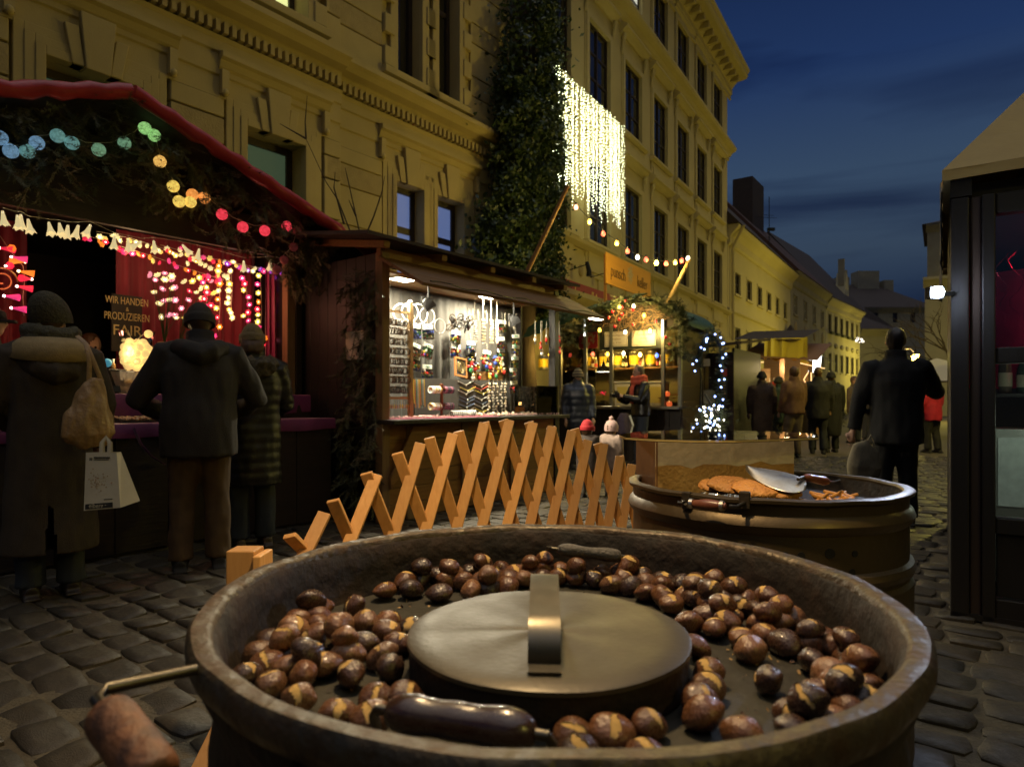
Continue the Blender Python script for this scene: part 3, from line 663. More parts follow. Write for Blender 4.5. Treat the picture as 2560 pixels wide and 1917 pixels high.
# ---------------------------------------------------------------- near chestnut pan
RX, RY, RZ, RR = .0513, .9096, .846, .45
PZ = .752                                             # cooking plate height
def wob(mb, amp, fr, seed):
    r = random.Random(seed); ph = [r.uniform(0,6.28) for _ in range(6)]
    mb.v = [(x*(1+amp*math.sin(fr*math.atan2(y,x)+ph[0])+amp*.6*math.sin(fr*2.7*math.atan2(y,x)+ph[1])), y*(1+amp*math.sin(fr*math.atan2(y,x)+ph[0])+amp*.6*math.sin(fr*2.7*math.atan2(y,x)+ph[1])), z+amp*.4*math.sin(fr*1.7*math.atan2(y,x)+ph[2])) for x, y, z in mb.v]
def handle(root, c, along, L, rad, mw, out, rodlen, name='handle', bulge=None):
    """turned wooden grip held by two rods reaching along -out"""
    c = Vector(c); a = Vector(along).normalized(); o = Vector(out).normalized()
    bulge = bulge or [.55,.95,1.0,.82,.92,1.0,.86,1.0,.95,.6]
    n = len(bulge); pts = [c+a*(L*(i/(n-1)-.5)) for i in range(n)]
    pts = [pts[0]+a*L*.012]+pts[1:-1]+[pts[-1]-a*L*.012]
    m = MB(); m.tube(pts, [rad*b for b in bulge], 20)
    g = m.build(name, mw, root, smooth=60); sub = g.modifiers.new('s', 'SUBSURF'); sub.levels = 1; sub.render_levels = 2
    for s in (-1, 1):
        q = c+a*(s*L*.5); e = q+a*s*rodlen*.35
        MB().tube([q-a*s*.03, q+a*s*rodlen*.22, e-o*.012, e-o*rodlen], rad*.26, 10).build('rod', M['steel_dull'], root, smooth=50)
    return g
def pan():
    t = thing('chestnut_roaster', 'big round black iron pan of roasted chestnuts on a drum stove', 'roaster', (RX, RY, 0))
    m = MB(); m.lathe([(RR-.055,.0),(RR-.05,.02),(RR-.028,.06),(RR-.022,RZ-.14),(RR-.03,RZ-.09),(RR-.012,RZ-.05),(RR-.010,RZ-.014)], 96)
    wob(m, .0018, 3, 1); m.build('drum', M['iron_inner'], t, smooth=35)
    m = MB(); m.lathe([(RR-.016,RZ-.040),(RR-.006,RZ-.034),(RR-.0,RZ-.020),(RR-.001,RZ-.006),(RR-.006,RZ),(RR-.022,RZ-.001),(RR-.027,RZ-.005),(RR-.029,RZ-.014)], 160)
    wob(m, .0022, 9, 2); m.build('rim', M['rim'], t, smooth=50)
    m = MB(); m.lathe([(RR-.025,RZ-.008),(RR-.032,RZ-.014),(RR-.036,RZ-.05),(RR-.042,PZ+.01),(RR-.048,PZ-.004)], 96); wob(m, .0018, 3, 1); m.build('pan_wall', M['iron_inner'], t, smooth=50)
    m = MB(); m.lathe([(RR-.040,PZ),(.2,PZ),(.001,PZ)], 96); m.build('cooking_plate', M['iron_plate'], t, smooth=50)
    # near and far inner grips
    def loc(px, py, Y): return P(px, py, Y)-Vector((RX,RY,0))
    a = P(960,1775,.64)-Vector((RX,RY,0)); b = P(1348,1835,.60)-Vector((RX,RY,0))
    g = handle(t, (a+b)/2, b-a, (b-a).length, .0205, M['handle_dark'], (0,-.2,.3), .035, 'handle', [.5,.82,.95,.96,.84,.85,.90,.90,.85,.92,1.0,.98,.82,.45]); g['label'] = 'glossy dark brown wooden grip'
    a = P(1390,1372,1.25)-Vector((RX,RY,0)); b = P(1556,1390,1.25)-Vector((RX,RY,0))
    g = handle(t, (a+b)/2, b-a, (b-a).length, .0135, M['handle_grey'], (0,-1,.2), .04, 'handle', [.55,.95,1,.8,.75,.85,1.0,.95,.8]); g['label'] = 'scorched grey wooden grip'
    a = P(262,1775,.56)-Vector((RX,RY,0)); b = P(400,1960,.50)-Vector((RX,RY,0))
    g = handle(t, (a+b)/2, b-a, (b-a).length, .0205, M['handle_old'], (-1,-.7,0), .085, 'handle', [.82,1.0,1.0,.97,.99,1.0,.98,1.0,1.0,.82]); g['label'] = 'worn brown wooden carrying grip'
    return t
pan()
def lid():
    c = Vector((.046, .853, PZ+.0015)); r = .181; h = .05
    t = thing('pan_lid', 'flat round grey metal lid with a strap handle on the chestnut pan', 'lid', c)
    m = MB(); m.lathe([(r-.001,h-.007),(r-.001,h-.002),(r-.005,h),(r*.8,h+.0006),(r*.4,h+.001),(.001,h+.001)], 96); wob(m, .0012, 4, 9); m.build('cover', M['lid'], t, smooth=40)
    m = MB(); m.lathe([(r-.006,0),(r-.004,.002),(r-.004,h-.006)], 96); wob(m, .0012, 4, 9); m.build('skirt', M['iron_inner'], t, smooth=40)  # dark iron on the skirt puts the shade of the lid's side into its colour
    # strap handle running towards the camera
    w = .0185; th = .0022
    def strap(pts):
        m = MB()
        for i, (y, z) in enumerate(pts):
            d = Vector(pts[min(i+1,len(pts)-1)])-Vector(pts[max(i-1,0)]); d = d.normalized(); nx, nz = -d.y, d.x
            m.v += [(-w, y, z),(w, y, z),(w, y+nx*th, z+nz*th),(-w, y+nx*th, z+nz*th)]
        for i in range(len(pts)-1):
            b = i*4
            for j in range(4): m.face(b+j, b+(j+1) % 4, b+4+(j+1) % 4, b+4+j)
        m.face(3,2,1,0); n = len(m.v)-4; m.face(n,n+1,n+2,n+3); return m
    pts = [(-.146, h+.003),(-.122, h+.003)]
    for k in range(13):
        a = PI/2*k/12; pts.append((-.120+.045*(1-math.cos(a)), h+.004+.040*math.sin(a)))
    pts += [(-.04,h+.050),(.0,h+.056),(.03,h+.060)]
    for k in range(10):
        a = PI/2*k/9; pts.append((.035+.03*math.sin(a), h+.004+.056*math.cos(a)))
    pts += [(.068, h+.003),(.09, h+.003)]
    o = strap(pts).build('strap_handle', M['steel_dull'], t, smooth=40, fix=True); o.rotation_euler.z = -.05; o.location.x = -.004
    md = o.modifiers.new('bevel','BEVEL'); md.width = .0008; md.segments = 2
lid()
# ---------------------------------------------------------------- chestnuts
def chestnut_meshes():
    shells = [mat('shell%d' % i, c, .29, col2=c2, scale=9, stretch=(1,1,.5), coat=.16, rvar=.12, bump=.28, bscale=5, island=.3, detail=3) for i, (c, c2) in enumerate((((.100,.038,.014),(.17,.075,.032)),((.068,.026,.011),(.13,.055,.024)),((.12,.052,.022),(.21,.105,.052)),((.026,.014,.009),(.075,.036,.02))))]
    flesh = mat('flesh', (.90,.62,.22), .5, col2=(.76,.44,.12), scale=55, bump=.6, bscale=110, island=.15)
    out = []
    r = random.Random(17)
    for k in range(14):
        n, m_ = 34, 20; split = k < 10; sw = r.uniform(.40,.85); tilt = r.uniform(-.5,.5); sl = r.uniform(.85,1.05); dent = r.uniform(.05,.16); da = r.uniform(0,6.28); br = r.uniform(.86,1.0); th = r.uniform(.70,.86)
        def shape(x, y, z):
            # length on x with a small tip, flatter on z
            tipf = max(0, x)**8*.13
            q = 1+.03*math.sin(4*x+da)+.025*math.sin(5*y+da*2)+.02*math.sin(6*z+da*3)
            zz = z*th*(1-(.12 if z < 0 else 0))
            rr = q*(1-dent*max(0, (math.cos(math.atan2(y,x)-da)*math.sqrt(x*x+y*y)-.72))*2)
            return Vector((x*1.0*rr+tipf, y*br*rr, zz*rr))
        def insplit(x, y, z):     # signed distance to the cut across the top
            if z < .0: return 9
            u = x*math.cos(tilt)+y*math.sin(tilt); v = -x*math.sin(tilt)+y*math.cos(tilt)
            wdt = sw*(1-(v/sl)**2) if abs(v) < sl else -.3
            return abs(u+.06*math.sin(v*5+da))-wdt*.36
        S = MB(); Fm = MB(); vid = {}
        g = []
        for i in range(m_+1):
            t = PI*i/m_-PI/2; row = []
            for j in range(n):
                a = 2*PI*j/n; y, z, x = math.cos(t)*math.cos(a), math.cos(t)*math.sin(a), math.sin(t); row.append((x,y,z))
            g.append(row)
        def addv(q):
            x, y, z = q
            if split:
                d = insplit(x,y,z)
                if abs(d) < .085:                      # pull the rows beside the cut onto its edge
                    sg = 1 if x*math.cos(tilt)+y*math.sin(tilt)+.06*math.sin((-x*math.sin(tilt)+y*math.cos(tilt))*5+da) > 0 else -1
                    x -= sg*d*math.cos(tilt); y -= sg*d*math.sin(tilt); z = math.sqrt(max(.0, 1-x*x-y*y)); d = 0
            p = shape(x,y,z)
            if split:
                if 0 <= d < .16: p = p*(1+.05*(1-d/.16))
            S.v.append(tuple(p)); return len(S.v)-1
        idx = [[addv(q) for q in row] for row in g]
        for i in range(m_):
            for j in range(n):
                j2 = (j+1) % n; cx = [(g[i][j][k_]+g[i+1][j2][k_])/2 for k_ in range(3)]
                if split and insplit(*cx) < -.03: continue
                S.face(idx[i][j], idx[i][j2], idx[i+1][j2], idx[i+1][j])
        Fm.ball((0,0,0), 1, 20, 12); Fm.v = [tuple(shape(*v)*(.978+.010*math.sin(v[1]*9+da))) for v in Fm.v]
        sm = S.mesh('shell', shells[k % 4], 80)
        fm = Fm.mesh('flesh', flesh, 80) if split else None
        out.append((sm, fm, split, k % 4))
    return out
def chestnuts():
    disp = [(832,1275),(887,1272),(860,1245),(905,1240),(935,1235),(950,1280),(965,1255),(990,1225),(1000,1255),(1020,1275),(1030,1235),(1000,1218),(1040,1250),(1055,1268),(1075,1213),(1075,1235),(1090,1265),(1100,1245),(1115,1228),(1135,1215),(1130,1250),(1150,1240),(1160,1215),(1170,1245),(1190,1225),(1205,1245),(1220,1225),(1250,1248),(1275,1250),(1300,1240),(1320,1262),(1345,1245),(1360,1265),(1352,1232),(1412,1228),(1395,1255),(1400,1280),(1430,1290),(1440,1265),(1465,1262),(1450,1305),(1480,1282),(1500,1265),(1505,1295),(1525,1285),(1540,1270),(1545,1300),(1570,1300),(1585,1270),(1610,1275),(1600,1305),(1635,1305),(1650,1285),(1680,1300),(1690,1322),(1725,1315),(1700,1285),
     (1490,1345),(1530,1330),(1545,1355),(1580,1330),(1600,1375),(1620,1403),(1565,1345),(1640,1350),(1665,1330),(1690,1345),(1650,1368),(1705,1390),(1750,1365),(1765,1392),(1790,1390),(1755,1430),(1790,1452),(1830,1415),(1850,1445),(1820,1475),(1872,1480),(1850,1517),(1900,1490),(1920,1502),(1770,1497),(1660,1470),(1500,1395),(1525,1450),(1490,1475),(1450,1497),(1517,1542),(1387,1555),(1306,1568),(1223,1550),(1240,1606),(1605,1588),(1712,1542),(1715,1578),(1800,1558),(1390,1630),(1850,1405),
     (600,1335),(655,1310),(690,1330),(765,1310),(635,1360),(700,1350),(735,1350),(785,1345),(840,1340),(560,1385),(610,1405),(680,1378),(720,1385),(672,1412),(780,1390),(842,1365),(862,1388),(525,1420),(577,1437),(655,1457),(585,1477),(530,1460),(645,1507),(752,1415),(757,1455),(825,1417),(868,1442),(886,1360),(930,1487),(842,1507),(730,1543),(800,1553),(620,1440),(700,1435)]
    V = chestnut_meshes(); r = random.Random(11); zc = PZ+.0155
    pos = []
    for dx, dy in disp:
        px, py = dx*1.1579, dy*1.1579; p = G(px, py, zc); pos.append([p.x, p.y, zc, r.uniform(.0185,.0225)])
    for it in range(60):
        for i in range(len(pos)):
            for j in range(i):
                a, b = pos[i], pos[j]; d = math.hypot(a[0]-b[0], a[1]-b[1]); need = (a[3]+b[3])*.80
                if 1e-6 < d < need:
                    k = (need-d)/d*.35; ux, uy = (a[0]-b[0])*k, (a[1]-b[1])*k; a[0] += ux; a[1] += uy; b[0] -= ux; b[1] -= uy
        for a in pos:
            d = math.hypot(a[0]-RX, a[1]-RY); mx = RR-.045-a[3]*.95
            if d > mx: a[0] = RX+(a[0]-RX)*mx/d; a[1] = RY+(a[1]-RY)*mx/d
            d = math.hypot(a[0]-.046, a[1]-.853); mn = .181+a[3]*1.0
            if d < mn: a[0] = .046+(a[0]-.046)*mn/d; a[1] = .853+(a[1]-.853)*mn/d
    # a second layer heaped on the fullest places
    extra = []
    for i in range(0, len(pos), 1):
        a = pos[i]; nb = sorted((math.hypot(a[0]-b[0], a[1]-b[1]), k) for k, b in enumerate(pos) if k != i)[:2]
        if nb[1][0] < .043 and r.random() < .6:
            b, c = pos[nb[0][1]], pos[nb[1][1]]; x, y = (a[0]+b[0]+c[0])/3, (a[1]+b[1]+c[1])/3
            if all(math.hypot(x-e[0], y-e[1]) > .04 for e in extra) and math.hypot(x-.046, y-.853) > .205: extra.append([x, y, zc+.022, r.uniform(.018,.0215)])
    labs = ['brown chestnut with a split showing yellow flesh', 'whole shiny brown chestnut with unbroken shell', 'scorched black chestnut with a split shell', 'whole scorched black chestnut with unbroken shell']
    grp = ['split chestnuts', 'unbroken chestnuts', 'scorched split chestnuts', 'scorched unbroken chestnuts']
    for i, (x, y, z, s) in enumerate(pos+extra):
        k = r.randrange(10) if r.random() < .72 else r.randrange(10,14)
        sm, fm, sp, col = V[k]; li = (0 if sp else 1)+(2 if col == 3 else 0)
        zone = 'by the scorched grey grip' if y > 1.06 else ('by the glossy dark grip' if y < .72 else ('on the fence side of the lid' if x < .05 else 'on the fry drum side of the lid'))
        o = link('chestnut', sm, None, (x, y, z+r.uniform(-.001,.001))); tag(o, labs[li]+' '+zone, 'chestnut', grp[li]+' '+zone); o.scale = (s*1.06, s, s*r.uniform(.95,1.1))
        o.rotation_euler = (r.gauss(.25,.4), r.gauss(0,.35), r.gauss(0,.9)+(PI if r.random() < .4 else 0)) if sp else (r.gauss(0,.5), r.gauss(0,.5), r.uniform(0,6.28))
        if sp and math.hypot(x, y) < .8: o.rotation_euler = (r.uniform(.3,.8), r.gauss(0,.2), r.gauss(0,.4))
        if fm: link('flesh', fm, o)
chestnuts()
def crumbs():
    r = random.Random(64); m = MB()
    for i in range(520):
        a = r.uniform(0,6.28); q = math.sqrt(r.uniform(.04,.16)); x, y = RX+q*math.cos(a), RY+q*math.sin(a)
        if math.hypot(x-.046, y-.853) < .187 or q > RR-.055: continue
        s_ = r.uniform(.0012,.0038); m.m = r.randrange(3); d = Vector((r.gauss(0,1),r.gauss(0,1),r.gauss(0,.5))).normalized()*s_; e = Vector((r.gauss(0,1),r.gauss(0,1),r.gauss(0,.4))).normalized()*s_
        p = Vector((x, y, PZ+.0014+s_*.35)); m.add([p-d, p+e, p+d, p-e*.7+Vector((0,0,s_*.5))], [(0,1,2,3)])
    o = m.build('shell_crumbs', [mat('crumb_dark', (.03,.016,.010), .7), mat('crumb_brown', (.12,.055,.025), .7), mat('crumb_pale', (.45,.28,.10), .7)]); tag(o, 'scattered dark shell crumbs and ash on the chestnut pan plate', 'crumbs', kind='stuff')
crumbs()
# ---------------------------------------------------------------- second drum with fried food
def drum2():
    cx, cy, r, z = .845, 2.232, .435, .826
    PD = lambda px, py, Y: P(px, py, Y*1.095)
    t = thing('fry_drum', 'brown steel drum stove with raised ribs and vent holes, full of fried food', 'stove', (cx, cy, 0))
    prof = [(r-.03,.02),(r+.006,.03),(r+.006,.550),(r+.002,.555),(r-.004,.562),(r-.004,.570),(r+.006,.580),(r+.012,.596),(r+.006,.612),(r-.006,.620),(r-.006,.715),(r-.006,.724),(r+.005,.736),(r+.011,.752),(r+.005,.768),(r-.006,.779),(r-.006,z-.02),(r,z-.008)]
    m = MB(); m.lathe(prof, 96); wob(m, .002, 3, 4); m.build('drum', M['drum'], t, smooth=28)
    m = MB(); m.lathe([(r-.004,z-.02),(r+.008,z-.012),(r+.009,z-.003),(r+.003,z),(r-.022,z),(r-.026,z-.006),(r-.024,z-.014)], 96); wob(m, .003, 7, 5); m.build('rim', M['drum'], t, smooth=40)
    m = MB(); m.lathe([(r-.024,z-.008),(r-.028,z-.04),(r-.034,z-.056),(.001,z-.056)], 80); m.build('tray', M['iron_inner'], t, smooth=40)
    for px, py, rr in ((2003,1388,.010),(2075,1383,.014),(2137,1384,.009),(2068,1271,.005),(2130,1430,.010),(1965,1385,.007)):
        x = (px-CX)/F*1.66; a = math.atan2(-1, 0)
        d = P(px, py, 1.0)-Vector((0,0,CH)); o = Vector((0,0,CH)); # ray against the drum wall
        ox, oy = -cx, -cy; A = d.x**2+d.y**2; B = 2*(ox*d.x+oy*d.y); Cc = ox*ox+oy*oy-(r-.006)**2; k = (-B-math.sqrt(B*B-4*A*Cc))/(2*A)
        q = Vector((ox, oy, CH))+d*k; nrm = Vector((q.x, q.y, 0)).normalized()
        m = MB(); m.tube([q-nrm*.02, q+nrm*.002], rr, 14); m.build('vent_hole', M['blk'], t, smooth=40)
    # grip on the front
    def onwall(px, py, extra=.0):
        d = P(px, py, 1.0)-Vector((0,0,CH)); A = d.x**2+d.y**2; B = 2*(-cx*d.x-cy*d.y); Cc = cx*cx+cy*cy-(r+extra)**2; k = (-B-math.sqrt(B*B-4*A*Cc))/(2*A)
        return Vector((-cx,-cy,CH))+d*k
    a = onwall(1722,1258,.05); b = onwall(1815,1265,.05); ax = (b-a).normalized()
    m = MB(); m.tube([a+(b-a)*(i/8) for i in range(9)], [.006,.0115,.013,.0155,.0165,.016,.0145,.012,.008], 14); g = m.build('handle', M['handle_red'], t, smooth=60); g['label'] = 'red-brown wooden grip with metal ferrules'
    for f in (.08,.9): q = a+(b-a)*f; MB().tube([q-ax*.005, q+ax*.005], .0150, 14).build('ferrule', M['steel'], g, smooth=40)
    for q, w in ((a-ax*.012, onwall(1705,1250)), (b+ax*.03, onwall(1865,1255))): MB().tube([q+ax*.02 if q is a else q-ax*.02, q, w], .006, 8).build('rod', M['steel_dull'], t, smooth=50)
    for px in (1718, 1862):
        q = onwall(px, 1250, .002); nn = Vector((q.x,q.y,0)).normalized(); MB().cb((0,0,0), (.03,.02,.05)).build('bracket', M['iron'], t, q, math.atan2(nn.y, nn.x)+PI/2, bevel=.004)
    # clear plastic guard box standing in the tray
    G0 = thing('plastic_guard', 'greasy clear plastic box with curved clear top plate standing in the fry drum', 'food guard', (cx, cy, z-.055))
    base = Vector((cx, cy, z-.055))
    zt = PD(1700,1103,2.0).z-base.z
    q = [PD(1640,1230,2.02), PD(1985,1215,2.14), PD(1590,1200,2.26), PD(1940,1190,2.4)]
    fl, frr, bl, br = [Vector((p.x, p.y, 0))-Vector((cx,cy,0)) for p in q]
    frost = mat('frosted_plastic', (.62,.55,.40), .55, col2=(.45,.39,.27), scale=30, bump=.3, alpha=.80)
    grease = mat('greasy_plastic', (.30,.165,.05), .4, col2=(.46,.29,.10), scale=10, bump=.35, bscale=90, alpha=.90, detail=10)
    brown = mat('brown_plastic', (.22,.11,.045), .4, col2=(.13,.06,.03), scale=12, alpha=.9)
    zm = zt*.55
    def slab(a, b, z0, z1, name, mt, th=.006):
        a = Vector((a.x,a.y,0)); b = Vector((b.x,b.y,0)); n_ = Vector((-(b-a).y, (b-a).x, 0)).normalized()*th
        m = MB(); vs = []
        for s_ in range(13):
            f = s_/12; p = a.lerp(b, f); jz = .006*math.sin(f*19)+.004*math.sin(f*43)
            vs.append((p, jz))
        for i, (p, jz) in enumerate(vs):
            lo = z0+(jz if z0 > .02 else 0); hi = z1+(jz if z1 < zt-.01 else 0)
            m.v += [(p.x,p.y,lo),(p.x,p.y,hi),(p.x+n_.x,p.y+n_.y,hi),(p.x+n_.x,p.y+n_.y,lo)]
        for i in range(12):
            for j in range(4): m.face(i*4+j, i*4+4+j, i*4+4+(j+1) % 4, i*4+(j+1) % 4)
        m.face(0,1,2,3); m.face(51,50,49,48); m.build(name, mt, G0, fix=True)
    slab(fl, frr, .0, zm, 'front_panel', grease); slab(fl, frr, zm+.0005, zt, 'front_panel', frost)
    slab(bl, fl, .0, zt, 'side_panel', brown); slab(frr, br, 0, zt, 'side_panel', frost); slab(br, bl, 0, zt, 'back_panel', frost)
    pl = [(1548,1086,2.2),(1565,1099,2.05),(1640,1109,1.95),(1740,1115,1.9),(1840,1113,1.9),(1940,1104,1.97),(2046,1098,2.05),(2043,1090,2.25),(1960,1085,2.4),(1840,1080,2.5),(1700,1078,2.55),(1600,1080,2.45)]
    poly = [((px-CX)/F*Y*1.095-cx, Y*1.095-cy) for px, py, Y in pl]
    m = MB(); n = len(poly); zp = zt+.001
    m.v = [(x,y,zp) for x,y in poly]+[(x,y,zp+.010) for x,y in poly]; m.face(*range(n-1,-1,-1)); m.face(*range(n,2*n))
    for i in range(n): j = (i+1) % n; m.face(i, j, n+j, n+i)
    m.build('top_plate', M['plexi'], G0, bevel=.002)
    m = MB()
    for i in range(9): a_ = poly[i % n]; b_ = poly[(i+1) % n]; m.add([(a_[0],a_[1],zp+.002),(b_[0],b_[1],zp+.002),(b_[0]*1.002,b_[1]*1.002,zp+.0085),(a_[0]*1.002,a_[1]*1.002,zp+.0085)], [(0,1,2,3)])
    m.build('plate_edge', mat('plexi_edge', (.55,.42,.16), .3, alpha=.75), G0)
    # food
    zf = z-.056; r2 = random.Random(4)
    crust = mat('crust', (.60,.29,.065), .55, col2=(.42,.16,.03), scale=22, bump=1.0, bscale=70, island=.2)
    for px, py, Y, w, rot in ((1830,1213,1.85,.078,.25),(1890,1222,1.80,.072,.1),(1950,1228,1.80,.065,-.05),(1790,1216,1.9,.06,.4)):
        p = PD(px, py, Y); m = MB(); m.lathe([(.001,-.008),(w*.8,-.009),(w*.98,-.004),(w,.002),(w*.9,.009),(w*.5,.012),(.001,.013)], 28)
        m.v = [(x*(1+.05*math.sin(7*math.atan2(y,x)))+r2.gauss(0,.0006), y*.8, zz+r2.gauss(0,.0011)) for x, y, zz in m.v]
        o = m.build('potato_fritter', crust, None, (p.x, p.y, max(p.z, zf+.02)), rot, smooth=60); o.rotation_euler.x = .28; tag(o, 'golden fried potato fritter leaning on crumpled foil in the drum', 'fritter', 'fritters in the drum')
    foil = mat('foil', (.7,.68,.62), .22, metal=1)
    for k, (px, py, Y, sx, sy, h) in enumerate(((1850,1205,2.0,.11,.08,.085),(1985,1240,1.72,.07,.05,.03))):
        p = PD(px, py, Y); m = MB(); n = 16
        for i in range(n+1):
            for j in range(n+1):
                u, v = i/n*2-1, j/n*2-1; m.v.append((u*sx+r2.gauss(0,.003), v*sy+r2.gauss(0,.003), h*.62*max(0,1-u*u)*max(0,1-v*v)+r2.gauss(0,.004)))
        for i in range(n):
            for j in range(n): a_ = i*(n+1)+j; m.face(a_, a_+n+1, a_+n+2, a_+1)
        tag(m.build('foil', foil, None, (p.x, p.y, zf+.012)), ['crumpled silver foil behind the potato fritters', 'crumpled silver foil beneath the scoop blade'][k], 'foil')
    for k in range(26):
        px = r2.uniform(2015,2140); py = r2.uniform(1228,1248); p = PD(px, py, r2.uniform(1.75,1.95)); L_ = r2.uniform(.04,.07)
        m = MB(); m.bar((-L_/2,0,0),(L_/2,0,r2.uniform(0,.01)),.010,.010); o = m.build('potato_wedge', mat('wedge', (.62,.30,.06), .55, col2=(.45,.18,.03), scale=40), None, (p.x, p.y, max(zf+.008, min(p.z, zf+.026))), r2.uniform(0,3), bevel=.003)
        o.rotation_euler.y = r2.gauss(0,.3); tag(o, 'golden fried potato wedge in the drum', 'potato wedge', 'fried potato wedges in the drum')
    # scoop
    s = thing('metal_scoop', 'shiny metal scoop with red-brown wooden handle lying over the fritters', 'scoop', PD(1940,1200,1.80))
    o = PD(1940,1200,1.80); m = MB()
    top = [(1862,1166,1.90),(1900,1170,1.89),(1950,1178,1.87),(1990,1188,1.85),(2012,1200,1.83)]; bot = [(1864,1176,1.88),(1888,1202,1.82),(1935,1224,1.77),(1985,1236,1.74),(2014,1226,1.75)]
    for (ax_, ay_, aY), (bx_, by_, bY) in zip(top, bot):
        p = PD(ax_, ay_, aY)-o; q = PD(bx_, by_, bY)-o
        for k in range(9):
            f = k/8; v = p.lerp(q, f); bl_ = math.sin(PI*f)*.012; m.v.append((v.x, v.y-bl_*.6, v.z+bl_*.9))
    for i in range(4):
        for k in range(8): a_ = i*9+k; m.face(a_, a_+9, a_+10, a_+1)
    b_ = m.build('blade', M['steel'], s, smooth=60); md = b_.modifiers.new('s','SUBSURF'); md.levels = 2; md.render_levels = 2; md = b_.modifiers.new('t','SOLIDIFY'); md.thickness = .0015
    a_ = PD(2010,1192,1.80)-o; b2 = PD(2068,1203,1.86)-o
    MB().tube([a_+(b2-a_)*(i/7) for i in range(8)], [.006,.012,.013,.012,.0125,.013,.0145,.010], 14).build('handle', M['handle_red'], s, smooth=60)
    MB().tube([PD(1995,1198,1.77)-o, a_], .005, 8).build('neck', M['steel_dull'], s)
    MB().tube([b2, PD(2085,1204,1.9)-o, PD(2100,1200,1.92)-o], .003, 6).build('hanging_ring', M['steel_dull'], s)
drum2()
# ---------------------------------------------------------------- lattice fence
def fence():
    # foot line on the ground (photo column -> distance), lath tops traced
    t0 = P(600,1365,2.0); t = thing('lattice_fence', 'expanding wooden lattice fence of orange laths around the chestnut stand', 'fence', (t0.x, t0.y, 0))
    o = Vector((t0.x, t0.y, 0))
    Yof = lambda px: 1.9+(px-600)/980*1.55
    fw = [((834,1352-0),(0,0))]
    # laths leaning right (top right): (top px, top py, bottom px, bottom py at the pan rim)
    A = [(812,1282,768,1372),(942,1186,880,1340),(1052,1108,988,1322),(1133,1084,1068,1312),(1211,1058,1145,1308),(1274,1050,1208,1304),(1333,1056,1270,1302),(1381,1066,1327,1302),(1430,1077,1380,1302),(1470,1100,1425,1303),(1510,1108,1475,1306),(1550,1140,1520,1308),(1580,1160,1556,1310)]
    # laths leaning left (top left), behind the others
    B = [(723,1338,757,1372),(832,1250,872,1342),(915,1182,972,1326),(993,1132,1060,1314),(1073,1094,1140,1308),(1146,1078,1212,1306),(1210,1056,1285,1304),(1258,1050,1340,1302),(1322,1055,1400,1302),(1377,1068,1445,1302),(1436,1072,1500,1304),(1494,1108,1550,1306),(1548,1140,1590,1310)]
    for lst, off in ((A, -.012), (B, .012)):
        for tx, ty, bx, by in lst:
            Y = Yof(tx)+off; a = P(tx, ty, Y); b = P(bx, by, Yof(bx)+off)
            k = (a.z-.03)/(a.z-b.z); b = a+(b-a)*k           # carry the lath on down to the ground
            sw = .045
            m = MB(); m.bar(a-o, b-o, sw, .0165, up=(0,-1,0)) if False else m.bar(a-o, b-o, .017, sw, up=(1,0,0))
            d = (b-a); 
            ob = m.build('lath', M['lath'], t, bevel=.003)
    p = P(612,1400,2.0)-o; zt = P(612,1372,2.0).z
    MB().box(p.x-.045,p.x+.04,p.y-.03,p.y+.05,0,zt).build('post', M['lath'], t, rotz=0, bevel=.004)
    q = P(640,1378,2.0)-o; MB().box(q.x+.006,q.x+.03,q.y-.045,q.y+.06,0,zt-.012).build('post_board', M['lath'], t, bevel=.004)
fence()
# ---------------------------------------------------------------- lamp over the chestnut stand
def stand_lamp():
    t = thing('stand_lamp', 'tall post lamp with tin shade over the chestnut pan', 'lamp', (1.05, -.75, 0))
    top = Vector((-.05, 1.46, 2.5))-Vector((1.05,-.75,0))
    MB().tube([(0,0,0),(0,0,2.9),(-.05,.08,3.05),(top.x*.9,top.y*.9,3.05),(top.x,top.y,2.95),tuple(top+Vector((0,0,.1)))], .022, 10).lathe([(.2,0),(.2,.03),(.05,.06)],20).build('post', M['metal_black'], t, smooth=50)
    MB().lathe([(.03,.12),(.05,.1),(.16,0),(.165,-.01)], 28, tuple(top)).build('shade', M['metal_black'], t, smooth=40)
    MB().ball((top.x,top.y,top.z+.03), (.03,.03,.045)).build('bulb', glow('warm_bulb', (1,.72,.36), 40), t, smooth=60)
    l = lamp('stand_light', 'SPOT', tuple(top+Vector((0,0,-.02))), 135, (1,.69,.34), t, size=.06, spot=118, blend=.6)
stand_lamp()
